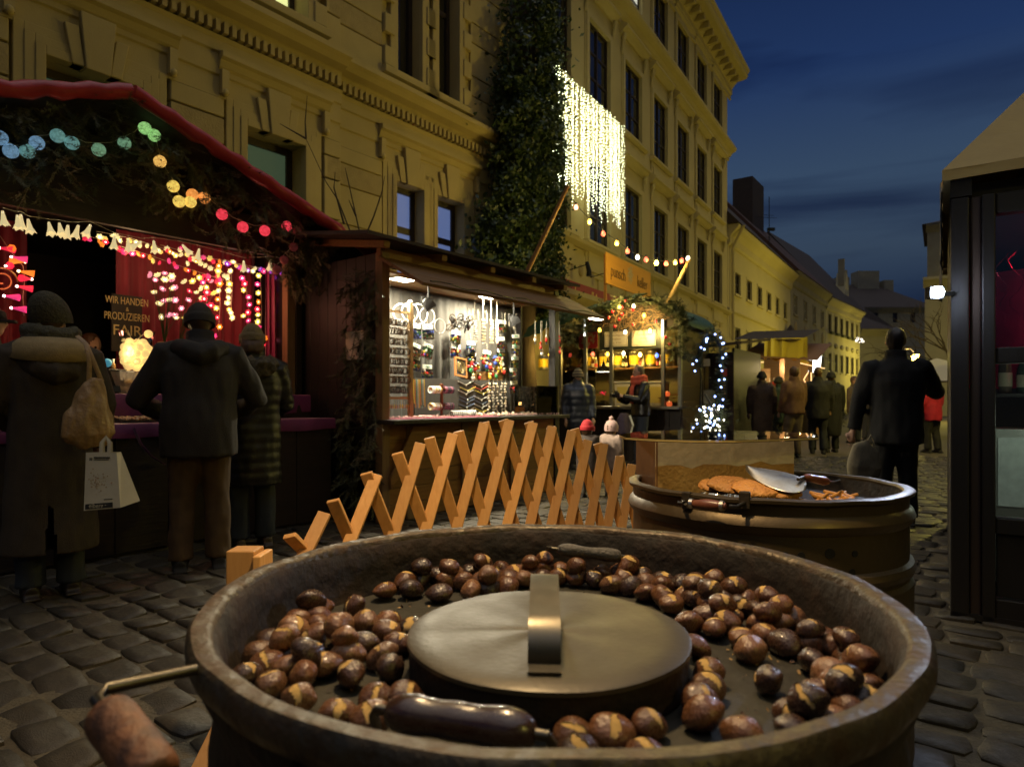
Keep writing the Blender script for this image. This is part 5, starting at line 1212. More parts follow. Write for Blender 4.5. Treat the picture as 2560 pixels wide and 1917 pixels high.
    # chalk board
    bp = W1(318, 850, .40); bd = thing('chalk_board', 'black board with yellow chalk lettering standing behind the glass vase', 'sign', bp, F1.rot)
    a = L1(281,740,.40); b = L1(357,740,.40); w_ = b.x-a.x; h_ = a.z-bp.z+.02
    MB().box(-w_/2,w_/2,0,.02,-.1,h_).build('board', M['slate'], bd)
    for i, (tx, sz, fz, sq) in enumerate((('WIR HANDEN',.088,.86,.62),('&',.05,.68,.8),('PRODUZIEREN',.092,.51,.60),('FAIR',.125,.2,.95))): text('lettering', tx, sz, M['chalk'], bd, (0,-.004,h_*fz), squash=sq, ext=.0005)
    # a soft glow from all the small bulbs of the display
    q = W1(560, 740, -.1); st = bpy.data.objects['gabled_stall']
    lp = lamp('blossom_glow', 'POINT', L1(590,740,-.02), 7, (1,.36,.22), st, size=.15)
    lp = lamp('bell_glow', 'POINT', L1(330,640,.1), 3.0, (1,.66,.32), st, size=.1)
    lp = lamp('cone_glow', 'POINT', L1(40,690,.15), 2, (1,.2,.12), st, size=.08)
stall_one_goods()
# ---------------------------------------------------------------- jewellery stall (middle)
F2 = Fr(37.9, 4.55); SC2 = F2.s(957)
def dd(d): return d if d < .15 else .15+(d-.15)*.24      # the stall is shallow
def L2(px, py, d=0.0):
    d = dd(d)
    s, z = F2.sz(px, py, d); return Vector((s-SC2, d, z))
def W2(px, py, d=0.0):
    d = dd(d)
    s, z = F2.sz(px, py, d); return F2.loc(s, d, z)
def stall_two():
    r = random.Random(77); L = F2.s(1385)-SC2; D = 1.75
    t = thing('jewellery_stall', 'wooden market stall with raised shutter lit white inside, full of bracelets and toys', 'stall', F2.loc(SC2), F2.rot)
    for x in (.0, L): MB().box(x-.045,x+.045,-.045,.05,0,2.42).build('post', M['wood_v'] if x < 1 else M['wood_black'], t, bevel=.006)
    for k in range(6): MB().box(.05,L-.05,-.03,.0,.01+k*.145,.01+k*.145+.141).build('front_plank', M['wood'], t, bevel=.004)
    for x in (.25, 1.0, 1.8): MB().box(x,x+.09,-.055,-.031,.0,.87).build('batten', M['wood_v'], t, bevel=.004)
    MB().prism([(.02,.40),(.30,.86),(.55,.86),(.02,.30)], -.085, -.056).build('brace_board', M['wood'], t, bevel=.004)
    MB().box(-.05,L+.05,-.20,.45,.885,.925).build('counter', M['wood_black'], t, bevel=.006)
    for k in range(12): MB().box(-.03,.0,.06+k*.14,.06+k*.14+.136,0,2.42).build('side_plank', M['wood_black'], t, bevel=.003)
    for k in range(8): MB().box(L-.01,L+.02,.5+k*.155,.5+k*.155+.15,0,2.42).build('side_plank', M['wood_black'], t)
    MB().box(-.05,L+.05,-.03,.03,2.34,2.46).build('top_beam', M['wood'], t, bevel=.006)
    # raised shutter of three boards
    for k in range(3):
        y0, z0 = -.58+k*.19, 2.085+k*.101; y1, z1 = y0+.187, z0+.099
        m = MB(); m.add([(-.06,y0,z0),(2.98,y0,z0),(2.98,y1,z1),(-.06,y1,z1),(-.06,y0+.015,z0-.026),(2.98,y0+.015,z0-.026),(2.98,y1+.015,z1-.026),(-.06,y1+.015,z1-.026)], [(0,1,2,3),(7,6,5,4),(0,4,5,1),(1,5,6,2),(2,6,7,3),(3,7,4,0)]); m.build('shutter_board', mat('shutter_wood', (.21,.10,.026), .6, col2=(.11,.05,.012), scale=6, stretch=(.5,7,7), bump=.3, island=.25), t, fix=True, bevel=.003)
    m = MB(); pts = [(x*.12, -.60+.01*math.sin(x*2.1), 2.10+.012*math.sin(x*1.3)) for x in range(25)]; m.tube(pts, .006, 5).build('cable', M['blk'], t)
    # roof deck with rafters
    m = MB(); m.add([(-.35,-.22,2.49),(L+.25,-.22,2.49),(L+.25,D+.2,2.80),(-.35,D+.2,2.80),(-.35,-.22,2.52),(L+.25,-.22,2.52),(L+.25,D+.2,2.83),(-.35,D+.2,2.83)], [(3,2,1,0),(4,5,6,7),(0,1,5,4),(1,2,6,5),(2,3,7,6),(3,0,4,7)]); m.build('roof', M['roof'], t)
    for x in (-.1,.62,1.35,2.08,2.72): MB().bar((x,-.17,2.455),(x,D,2.755),.07,.06).build('rafter', M['wood'], t, bevel=.004)
    for k in range(8): MB().box(.05,L-.05,.06+k*.2,.06+k*.2+.196,2.27,2.29).build('ceiling_board', M['wood_pale'], t)
    MB().box(.06,L,.62,.70,2.19,2.268).build('ceiling_joist', M['wood'], t)
    MB().box(.02,L-.02,D-.02,D,0,2.3).build('back_wall', M['wood_black'], t)
    m = MB(); n = 90
    for i in range(n+1):
        x = .03+(L-.06)*i/n; w = .018*math.sin(i*1.3)+.012*math.sin(i*.5+1); m.v += [(x,.56+w*.5,2.25),(x,.55+w,1.6),(x,.56+w,.9)]
    for i in range(n): a = i*3; m.face(a,a+1,a+4,a+3); m.face(a+1,a+2,a+5,a+4)
    m.build('black_backcloth', M['cloth_black'], t, smooth=60)
    MB().box(L2(1040,895,.75).x,L2(1275,895,.75).x,.294,.31,.93,L2(1150,948,.75).z).build('display_board', M['cloth_black'], t)
    MB().box(.05,.08,.05,.5,.93,2.25).build('side_cloth', mat('grey_cloth', (.10,.09,.075), .8), t)
    # LED panels
    for px, py, d in ((1005,713,.16),(1222,760,.30)):
        p = L2(px, py, d); p.z = 2.262; f = MB().box(p.x-.11,p.x+.11,p.y-.07,p.y+.07,2.25,2.268).build('ceiling_light', M['white'], t, bevel=.003)
        MB().box(p.x-.1,p.x+.1,p.y-.06,p.y+.06,2.244,2.2495).build('diffuser', glow('led_panel', (1,.92,.70), 40), f)
        lamp('panel_light', 'AREA', (p.x,p.y,2.235), 95, (1,.89,.64), t, size=.2)
    p = L2(1490,797,-.5); f = MB().box(p.x-.1,p.x+.1,p.y-.05,p.y+.05,p.z,p.z+.015).build('edge_light', M['white'], t); MB().box(p.x-.095,p.x+.095,p.y-.045,p.y+.045,p.z-.006,p.z-.001).build('diffuser', MATS['led_panel'], f)
    lamp('edge_lamp', 'AREA', (p.x,p.y,p.z-.02), 4, (1,.9,.7), t, size=.12)
    # branches on the dark left side
    m = MB()
    for i in range(170): sprig(m, (-.04-r.uniform(0,.05), r.uniform(.0,.55)**1.2, r.uniform(.25,2.3)), (-.4, r.gauss(0,.5), r.gauss(-.8,.5)), r.uniform(.14,.28), r, .036)
    o = m.build('fir_branches', M['fir_dark'], t); o['kind'] = 'stuff'
    # notice on that side
    nt = thing('paper_notice', 'white paper notice pinned among fir twigs on the dark stall side', 'notice', W2(901,832,.45) if False else F2.loc(SC2-.075, .30, 1.6), F2.rot+PI/2)
    MB().box(-.125,.125,-.002,.002,-.13,.13).build('sheet', M['paper'], nt)
    for k in range(7): MB().box(-.05,.05,-.0035,-.0025,.02-k*.02,.026-k*.02).build('text_line', M['ink'], nt)
    MB().box(.0,.06,-.0035,-.0025,.05,.055).build('text_line', M['ink'], nt)
stall_two()
def stall_two_goods():
    r = random.Random(99)
    st = bpy.data.objects['jewellery_stall']
    # bracelet rack
    rk = thing('bracelet_rack', 'upright wooden ladder rack hung with rows of dark bracelets', 'rack', W2(1026,1030,.12), F2.rot); o = L2(1026,1030,.12)
    a = L2(962,780,.12)-o
    zs = [L2(1000,y,.12).z-o.z for y in (800,822,848,872,897,920,943,968)]
    MB().box(-.022,.022,-.018,.018,.93-o.z,L2(1026,760,.12).z-o.z).ball((0,0,L2(1026,757,.12).z-o.z),(.026,.022,.028)).build('post', M['wood_pale'], rk, smooth=30)
    MB().box(a.x-.02,a.x+.02,-.018,.018,.93-o.z,L2(1026,780,.12).z-o.z).build('post', M['wood'], rk, bevel=.004)
    bm = [mat('leather%d' % i, c, .45) for i, c in enumerate(((.03,.022,.016),(.07,.04,.02),(.014,.012,.011),(.16,.12,.07)))]
    def ring(R_, rr, n=14, k=5):
        m = MB()
        for i in range(n):
            A = 2*PI*i/n
            for j in range(k):
                B = 2*PI*j/k; m.v.append((rr*math.sin(B), (R_+rr*math.cos(B))*math.cos(A), (R_+rr*math.cos(B))*math.sin(A)))
        for i in range(n):
            for j in range(k): i2 = (i+1) % n; j2 = (j+1) % k; m.face(i*k+j, i2*k+j, i2*k+j2, i*k+j2)
        return m
    rings = [ring(.031, q).mesh('bracelet', mt, 60) for q, mt in ((.0042,bm[0]),(.0055,bm[1]),(.0048,bm[2]),(.004,bm[3]))]
    for z in zs:
        MB().tube([(a.x,0,z),(0,0,z)], .006, 6).build('bar', M['wood_pale'], rk)
        x = a.x+.03
        while x < -.03:
            b = link('bracelet', r.choice(rings), rk, (x, 0, z-.024)); b.rotation_euler = (0, r.gauss(0,.12), r.gauss(0,.45)); x += r.uniform(.014,.026)
    for y in (780, 995):
        z = L2(1000,y,.12).z-o.z; MB().box(a.x,0,-.012,.012,z-.012,z+.012).build('rail', M['wood_pale'], rk)
    z = L2(1000,1000,.12).z-o.z
    for k in range(12):
        x = a.x+.03+k*.026; c = r.choice(((.75,.6,.12),(.7,.7,.68),(.5,.3,.1),(.15,.14,.13))); MB().tube([(x,-.005,z),(x,-.008,z-.04)], .0016, 4).ball((x,-.008,z-.06),(.008,.006,.022),8,6).build('pendant', mat('pend%d' % int(c[0]*100), c, .3), rk, smooth=60)
    # toy packs
    toyc = [mat('toy_'+n, c, .45) for n, c in (('red',(.75,.04,.03)),('yellow',(.85,.60,.05)),('blue',(.05,.10,.55)),('green',(.05,.35,.12)),('white',(.75,.72,.65)))]
    cardm = mat('card', (.80,.78,.70), .7); gsq = mat('card_green', (.03,.22,.14), .6)
    film = thin_glass('pack_film', (.95,.95,.95), .06, .1)
    packs = [(1038,827,1.2,0),(1070,829,1.3,.1),(1037,875,1.2,-.25),(1069,875,1.3,-.25),(1036,905,1.2,-.2),(1068,928,1.3,.0),(1139,842,1.5,-.1),(1140,877,1.5,-.05),(1178,868,1.5,0),(1178,893,1.5,-.3),(1217,891,1.5,-.1),(1256,815,1.5,0),(1253,857,1.5,.1),(1253,886,1.5,.05),(1290,850,1.35,.1),(1290,877,1.35,0),(1288,905,1.35,.05),(1284,934,1.35,.05),(1285,966,1.35,.1),(1254,923,1.4,.5)]
    labs = ['toy pack with white header card hung high beside the hoops']*0
    for i, (px, py, d, rot) in enumerate(packs):
        p = W2(px, py, d); k = thing('toy_pack', 'clear bag of coloured toys with white header card on the black backcloth', 'toy pack', p, F2.rot, 'toy packs on the backcloth'); k.rotation_euler.y = -rot
        MB().box(-.068,.068,-.004,.004,.025,.07).build('header_card', cardm, k); MB().tube([(-.03,-.006,.04),(-.01,-.006,.058),(.0,-.006,.038),(.015,-.006,.055),(.035,-.006,.042)], .004, 4).build('print', gsq, k)
        m = MB()
        for q in range(9): m.m = r.randrange(5); m.ball((r.uniform(-.045,.045), r.uniform(-.008,.008), r.uniform(-.065,.01)), (r.uniform(.010,.020), .010, r.uniform(.010,.02)), 7, 5)
        o = m.build('toys', toyc, k, smooth=60); o['kind'] = 'stuff'
        MB().box(-.062,.062,-.024,.022,-.085,.024).build('bag', film, k)
        MB().tube([(0,0,.07),(0,.01,.16)], .0015, 4).build('cord', M['wire_pale'], k)
    # hoops, hair bands, stick bundles
    for i, (px, py, R_) in enumerate(((1004,782,.085),(1025,780,.09),(1045,785,.10),(1068,790,.085),(1100,815,.075))):
        h = ring(R_, .004, 28).build('hoop', M['white'], None, W2(px, py, .55), F2.rot+r.uniform(.9,1.5)); tag(h, 'pale plastic hoop hanging from the stall ceiling', 'hoop', 'pale hoops under the ceiling')
    for i in range(26):
        px = 1122+r.uniform(0,58); py = 800+r.uniform(-8,26); b = link('hair_band', r.choice(rings[:3]), None, W2(px, py, .5+r.uniform(-.05,.05))); b.scale = (1.4,1.15,1.15); b.rotation_euler = (r.gauss(0,.3), r.gauss(0,.3), F2.rot+r.uniform(0,3)); tag(b, 'dark leather hair band in the hanging bunch', 'hair band', 'hanging bunch of hair bands')
    for px, w, cols in ((1187,.05,((.02,.018,.015),(.55,.5,.4))),(1208,.055,((.62,.5,.3),(.35,.22,.1),(.02,.02,.02))),(1228,.05,((.75,.62,.4),(.6,.4,.2))),(1242,.04,((.8,.74,.6),(.7,.6,.45)))):
        o = W2(px, 800, .6); k = thing('stick_bundle', 'hanging column of striped hair sticks', 'hair sticks', o, F2.rot, 'hanging columns of hair sticks'); z1 = W2(px,860,.6).z-o.z; n = 22
        MB().tube([(0,0,-z1*-.0),(0,0,.28)], .002, 4).build('cord', M['wire_pale'], k)
        for q in range(n):
            z = z1*q/n; MB().tube([(-w/2+r.gauss(0,.004),-.008,z+r.gauss(0,.004)),(w/2+r.gauss(0,.004),-.008,z+r.gauss(0,.006))], .0058, 5).build('stick', mat('stick%d%d' % (px, q % len(cols)), cols[q % len(cols)], .5), k)
    for px in (1172,1182,1195,1216,1262,1272,1283,1291):
        c = MB().tube([W2(px,770+(px-1172)*.12,.6),W2(px+1,800+(px % 5)*8,.6)], .002, 4).build('cord', M['wire_pale']); tag(c, 'thin pale cord hanging from the stall ceiling', 'cord', 'pale cords under the ceiling')
    # stage spotlights
    for px, py, d, lab in ((1078,760,-.05,'black stage spotlight hanging inside the shutter above the bracelets'),(1291,800,.05,'black stage spotlight hanging above the toy packs')):
        p = W2(px, py, d); k = thing('stage_spot', lab, 'spotlight', p, F2.rot)
        MB().tube([(0,0,-.05),(-.02,.02,.0),(-.06,.04,.03)], [.075,.07,.04], 4).build('housing', M['metal_black'], k); MB().tube([(-.08,.04,-.02),(-.09,.04,.06),(.06,.04,.06),(.075,.04,-.02)], .007, 4).build('yoke', M['metal_black'], k)
        MB().tube([(0,.04,.06),(0,.04,.2)], .008, 6).build('hanger', M['metal_black'], k)
    # picture frame, puppets
    p = W2(1153,942,.8); f = thing('picture_frame', 'orange wooden frame with golden mandala picture among the dolls', 'picture', p, F2.rot); f.rotation_euler.x = -.15; f.rotation_euler.y = .12
    MB().box(-.085,.085,0,.012,0,.21).build('picture', M['slate'], f)
    for q in ((-.095,-.08,0,.215),(.08,.095,0,.215),(-.08,.08,-.0,.018),(-.08,.08,.197,.215)): MB().box(q[0],q[1],-.008,.014,q[2],q[3]).build('frame_bar', mat('frame_orange', (.42,.17,.05), .45), f)
    for q in (.02,.035,.05,.065): m = ring(q, .0018, 20, 4); b = m.build('print_ring', mat('gold_print', (.6,.42,.08), .5), f, (0,-.003,.11), PI/2)
    for i in range(24):
        px = 1172+r.uniform(0,88); py = 905+r.uniform(-4,40)-(abs(px-1216)*.0); p = W2(px, py, .8+r.uniform(-.06,.08)); k = thing('finger_puppet', 'little knitted doll with a round hat in the colourful pile', 'doll', p, F2.rot+r.gauss(0,.6), 'pile of knitted dolls')
        c = r.choice(toyc); MB().ball((0,0,0),(.022,.02,.03),8,6).build('body', c, k, smooth=60); MB().ball((0,-.008,.032),(.017,.016,.017),8,6).build('head', mat('doll_skin', (.55,.33,.18), .6), k, smooth=60)
        h = MB().lathe([(.034,.042),(.016,.046),(.013,.058),(.001,.062)], 12).build('hat', r.choice(toyc), k, smooth=40); h.rotation_euler.x = -.5
    for k in range(3):
        w = thing('display_step', 'plain wooden step under the pile of dolls', 'stand', W2(1195+k*25,955,.84), F2.rot, 'steps under the dolls'); MB().box(-.09,.09,0,.1,0,.12).build('box', M['wood'], w)
    # ring stands
    for j, (px, py, lab) in enumerate(((1103,978,'wooden T stand with pale and dark bangles, upper arm'),)):
        p = W2(1104,1035,.25); k = thing('bangle_stand', 'turned wooden stand with two arms of pale and dark bangles', 'stand', (p.x,p.y,.926), F2.rot); H = L2(1104,960,.25).z-.926
        MB().lathe([(.05,0),(.05,.012),(.018,.02),(.014,.05),(.018,H*.5),(.014,H*.9),(.02,H*.95),(.02,H),(.001,H+.005)], 14).build('post', M['handle_red'], k, smooth=50)
        bang = [ring(.034, .0042, 18).mesh('bangle', mt, 60) for mt in (M['white'], mat('bangle_gold', (.6,.45,.15), .35), mat('bangle_dark', (.05,.04,.06), .4), mat('bangle_plum', (.25,.08,.12), .4))]
        for z in (H*.86, H*.36):
            MB().tube([(-.17,0,z),(.17,0,z)], .012, 8).build('arm', M['wood'], k)
            for q in range(26):
                x = -.16+q*.0128
                if abs(x) < .02: continue
                b = link('bangle', bang[(0 if x < 0 else 2) + (1 if r.random() < .35 else 0)], k, (x,0,z-.012)); b.rotation_euler.z = r.gauss(0,.06)
    # V necklaces on the dark board
    for i in range(14):
        px = 1147+(i % 2)*38+r.uniform(-3,3); py = 955+(i//2)*11+r.uniform(-2,2); a, b, c = L2(px,py,.735), L2(px+20,py+9,.735), L2(px+39,py-1,.735); o = W2(px+20,py,.735); oo = L2(px+20,py,.735)
        col = r.choice(((.62,.5,.08),(.5,.07,.04),(.5,.48,.42),(.25,.2,.15),(.08,.12,.2)))
        k = thing('cord_necklace', 'thin coloured cord necklace in a V on the dark board', 'necklace', o, F2.rot, 'necklaces on the dark board'); MB().tube([a-oo, (a-oo).lerp(b-oo,.6), b-oo, (c-oo).lerp(b-oo,.6), c-oo], .0042, 5).build('cord', mat('cord%d' % int(col[0]*100+col[1]*10), col, .5), k)
        MB().ball(b-oo+Vector((0,-.004,-.008)),(.008,.006,.012),8,6).build('pendant', M['steel'], k, smooth=60)
    # beads hanging beside the rack
    for i in range(9):
        px = 1034+i*3.3; c = ((.62,.42,.06),(.5,.2,.04),(.1,.25,.2),(.45,.45,.42))[i % 4]; k = MB().tube([W2(px,948,.3),W2(px+1,990+8*math.sin(i*2),.3),W2(px+2,1020+r.uniform(-12,4),.3)], .005, 5).build('bead_strand', mat('strand%d' % (i % 4), c, .4)); tag(k, 'long bead strand hanging beside the bracelet rack', 'necklace', 'bead strands beside the rack')
    # shell strings and shells
    sh = [mat('shell_pale', (.62,.52,.36), .45, col2=(.35,.25,.14), scale=40), mat('shell_grey', (.42,.38,.30), .45, col2=(.2,.16,.12), scale=40)]
    shm = [MB().ball((0,0,0),(.020,.013,.015),9,6).mesh('shell', mt, 60) for mt in sh]
    for j, px in enumerate((1222,1233,1243,1254,1263)):
        o = W2(px,960,.62); k = thing('shell_string', 'string of pale sea shells hanging before the dark cloth', 'shell string', o, F2.rot, 'strings of sea shells')
        for q in range(13): b = link('shell', r.choice(shm), k, (r.uniform(-.012,.012), r.uniform(-.01,.01), -.035*q*.93-.0)); b.rotation_euler = (r.gauss(0,.6), r.gauss(0,.6), r.uniform(0,6))
        MB().tube([(0,0,.06),(0,0,-.42)], .0015, 4).build('cord', M['wire_pale'], k)
    # goods lying on the counter
    cl = thing('counter_cloth', 'wine red cloth covered with small silver jewellery on the stall counter', 'cloth', F2.loc(SC2+.02, -.16, .927), F2.rot)
    MB().box(0,1.5,0,.34,0,.004).build('cloth', mat('wine', (.22,.03,.07), .7), cl)
    m = MB()
    for i in range(900): m.octa((r.uniform(.02,2.6), r.uniform(.0,.45), .008+r.uniform(0,.01)), r.uniform(.003,.009))
    o = m.build('trinkets', mat('silver_bits', (.6,.56,.48), .3, metal=.6, col2=(.45,.1,.14), scale=30), cl); o['kind'] = 'stuff'
    for i in range(34):
        p = F2.loc(SC2+r.uniform(1.35,2.45), r.uniform(-.05,.4), .94); b = link('sea_shell', r.choice(shm), None, p); s = r.uniform(.9,1.7); b.scale = (s,s,s); b.rotation_euler = (r.uniform(0,6), r.uniform(0,6), r.uniform(0,6)); tag(b, 'pale sea shell lying on the stall counter', 'shell', 'sea shells on the counter')
    tr = thing('ring_tray', 'dark tray of upright white rings at the foot of the bangle stand', 'tray', F2.loc(F2.s(1130,.1), .06, .928), F2.rot); MB().box(0,.42,0,.14,0,.02).build('tray', M['wood_black'], tr)
    rg = ring(.026, .0042, 14).mesh('ring', M['white'], 60)
    for i in range(13): b = link('ring', rg, tr, (.03+i*.029, .07, .035)); b.rotation_euler = (0,.2,.3)
    # glass lantern with candle at the end of the counter
    p = F2.loc(F2.s(1365,.0), .05, .926); k = thing('candle_glass', 'amber glass with a lit candle at the end of the jewellery counter', 'candle', p, F2.rot)
    MB().lathe([(.001,.002),(.05,.002),(.062,.05),(.05,.09)], 16).build('glass', mat('amber_glass', (.5,.16,.03), .3, emit=(1,.26,.03), es=.5), k, smooth=60); MB().ball((0,0,.06),(.010,.010,.02)).build('flame', glow('flame', (1,.62,.18), 22), k, smooth=60); lamp('candle_light', 'POINT', (0,0,.13), .8, (1,.5,.15), k, size=.02)
    p = F2.loc(F2.s(1345,.0), -.1, .926); k = thing('glass_case', 'small frameless glass case around the candle on the counter end', 'glass case', p, F2.rot)
    for q in ((-.16,.3,0,.006,0,.34),(-.16,.3,.32,.326,0,.34),(-.16,-.154,.007,.319,0,.34),(.294,.3,.007,.319,0,.34)): MB().box(*q).build('pane', M['clear'], k)
    # felt dolls on cords under the shutter end
    for i, (px, py) in enumerate(((1338,850),(1352,868),(1366,850),(1378,852),(1390,860),(1398,852),(1355,884),(1399,880))):
        p = W2(px, py, .05); k = thing('hanging_doll', 'small red and white felt doll hanging on a cord at the shutter end', 'doll', p, F2.rot, 'felt dolls on cords')
        MB().ball((0,0,0),(.022,.018,.026),8,6).build('body', toyc[0 if i % 3 else 4], k, smooth=60); MB().ball((0,-.003,.032),.016,8,6).build('head', mat('doll_skin', (.55,.33,.18), .6), k, smooth=60); MB().lathe([(.026,.04),(.014,.045),(.001,.075)],8).build('hat', toyc[0 if i % 2 else 4], k)
        for sx in (-1,1): MB().tube([(sx*.008,0,-.02),(sx*.012,-.004,-.055)], .0045, 5).build('leg', M['blk'], k)
        MB().tube([(0,0,.06),tuple(Vector((0,0,W2(px,803,.05).z-p.z)))], .004, 4).build('cord', M['wire_pale'], k)
stall_two_goods()
# ---------------------------------------------------------------- punch stall, its sign and festoon
TH3 = math.radians(33); O3 = Vector((2.145, 12.0, 0)); X3 = Vector((math.cos(TH3), -math.sin(TH3), 0)); Y3 = Vector((math.sin(TH3), math.cos(TH3), 0))
def L3(px, py, d=0.0):
    """photo pixel on the plane d metres behind the punch stall's front -> stall coordinates"""
    o = O3+Y3*d; r = (px-CX)/F
    u = (r*o.y-o.x)/(X3.x-r*X3.y); w = o+X3*u
    return Vector((u, d, CH+(HZ-py)/F*w.y))
def W3(px, py, d=0.0): v = L3(px, py, d); return O3+X3*v.x+Y3*v.y+Vector((0,0,v.z))
def stall_three():
    r = random.Random(55)
    t = thing('punch_stall', 'punch stall under an arch of fir twigs with yellow tins and coloured bulbs', 'stall', O3, -TH3)
    x0 = L3(1400,1000).x; x1 = L3(1702,1000).x; D = 1.6; zc = L3(1560,1015).z
    green = mat('stall_green', (.028,.034,.022), .5, col2=(.018,.022,.015), scale=7); grey = mat('post_grey', (.20,.20,.17), .4, metal=.5)
    for k in range(int((x1-x0)/.22)+1):
        a = x0+k*.22; MB().box(a,min(a+.215,x1),-.03,.0,0,zc-.06).build('front_plank', M['wood_dark'], t, bevel=.004)
    MB().box(x0-.02,x1+.02,-.22,.5,zc-.05,zc).build('counter', mat('counter_steel', (.32,.30,.25), .3, metal=.8), t, bevel=.006)
    for px in (1402,1465,1530,1659,1701):
        x = L3(px,1000).x; top = 2.5; b = MB().box(x-.03,x+.03,-.05,.02,0 if px in (1465,) else zc,top).build('post', grey, t, bevel=.004)
        if px in (1465, 1659): MB().box(x-.014,x+.014,-.066,-.051,L3(px,840).z,L3(px,800).z).build('tube_light', glow('tube', (1,.98,.85), 5), b)
    zb0, zb1 = L3(1575,873).z, L3(1575,812).z
    MB().box(L3(1500,850).x,L3(1659,850).x,-.02,.03,zb0,zb1+.02).build('menu_fascia', green, t)
    MB().box(x0,x1,D,D+.04,0,2.5).build('back_wall', mat('back_yellow', (.25,.20,.08), .6, col2=(.16,.13,.06), scale=5), t)
    MB().box(x0-.02,x0+.02,.02,D,0,zc).build('side_panel', M['wood_dark'], t); MB().box(x0-.004,x0+.004,.02,D,zc+.01,2.45).build('side_pane', M['clear'], t)
    for k in range(9): MB().box(x1-.02,x1+.02,.03,D,k*.27,k*.27+.265).build('side_plank', mat('booth_brown', (.055,.030,.016), .6, col2=(.035,.02,.012), scale=5, stretch=(.5,6,6), island=.2), t)
    MB().box(x0,x1,0,D,2.5,2.54).build('roof_board', M['wood_dark'], t)
    # barrel roof with green tarpaulin, hanging to the left
    xc = L3(1588,800).x; R_ = .95; zb = 2.38; hgt = .50
    arc = [(xc+R_*1.05*math.cos(a), zb+hgt*math.sin(a)) for a in [PI*i/24 for i in range(25)]]
    m = MB()
    for i, (x, z) in enumerate(arc): m.v += [(x,-.05,z),(x,D,z)]
    for i in range(24): m.face(2*i,2*i+1,2*i+3,2*i+2)
    m.build('barrel_roof', M['tarp_green'], t, smooth=60)
    m = MB(); n = 30
    a0, a1 = L3(1600,735,.1), L3(1345,765,.4)
    for i in range(n+1):
        f = i/n
        for j in range(7):
            g = j/6; x = a0.x+(a1.x-a0.x)*f; z = (zb+hgt+.20)-(.26*f+.10*f*f)-g*g*.42*(.5+.5*f)+.014*math.sin(i*1.7+j*2.2)+.02*math.sin(i*.9-j*3.1); y = .5-g*.72+.02*math.sin(i*2.1+j)
            m.v.append((x,y,z))
    for i in range(n):
        for j in range(6): a = i*7+j; m.face(a,a+7,a+8,a+1)
    m.build('green_tarpaulin', M['tarp_green'], t, smooth=60)
    # arch filling of twigs and fir edge
    MB().prism([(x, z) for x, z in arc], .0, .02).build('arch_panel', mat('arch_dark', (.03,.022,.014), .8), t)
    m = MB()
    for i in range(420):
        a = r.uniform(.02,PI-.02); q = r.uniform(.93,1.12); x, z = xc+R_*q*math.cos(a), zb+hgt*q*math.sin(a)
        sprig(m, (x, -.06-r.uniform(0,.12), z), (-math.sin(a)*r.choice((-1,1))+r.gauss(0,.5), r.gauss(-.5,.3), r.gauss(-.2,.6)), r.uniform(.12,.22), r, .04, 30)
    for i in range(90): p = L3(1690+r.uniform(-12,34), 850+r.uniform(-40,45)); sprig(m, (p.x, -.12+r.uniform(-.1,.1), p.z), (r.gauss(.2,.6), r.gauss(-.4,.4), r.gauss(-.3,.6)), r.uniform(.12,.22), r, .04, 30)
    for i in range(100): p = L3(1400+r.uniform(-8,48), 815+r.uniform(-25,50)); sprig(m, (p.x, -.12+r.uniform(-.1,.1), p.z), (r.gauss(0,.6), r.gauss(-.4,.4), r.gauss(-.6,.6)), r.uniform(.12,.2), r, .04, 30)
    o = m.build('fir_garland', M['fir'], t); o['kind'] = 'stuff'
    m = MB()
    for i in range(170):
        a = r.uniform(.1,PI-.1); q = r.uniform(.1,.85); p = Vector((xc+R_*q*math.cos(a), -.04-r.uniform(0,.06), zb+.02+hgt*q*math.sin(a))); d = Vector((r.gauss(0,1),r.gauss(0,.2),r.gauss(0,.6))).normalized()*r.uniform(.15,.3); m.tube([p, p+d*.5+Vector((0,-.02,.03)), p+d], .004, 3, cap=False)
    o = m.build('twig_filling', mat('twig', (.22,.13,.055), .7), t); o['kind'] = 'stuff'
    # shelves
    zs = L3(1560,919,1.2).z
    MB().box(x0,x1,1.15,1.45,zs-.03,zs).build('shelf', M['wood'], t); z2 = L3(1560,985,1.2).z; MB().box(x0,x1,1.15,1.45,z2-.03,z2).build('shelf', M['wood'], t)
    MB().box(x0+.05,x1-.05,.55,.58,zc,L3(1500,940,.5).z).build('counter_glass', M['clear'], t)
    return t, zs, z2, zc
ST3, ZS3, Z23, ZC3 = stall_three()
def w3(x, y, z): return O3+X3*x+Y3*y+Vector((0,0,z))
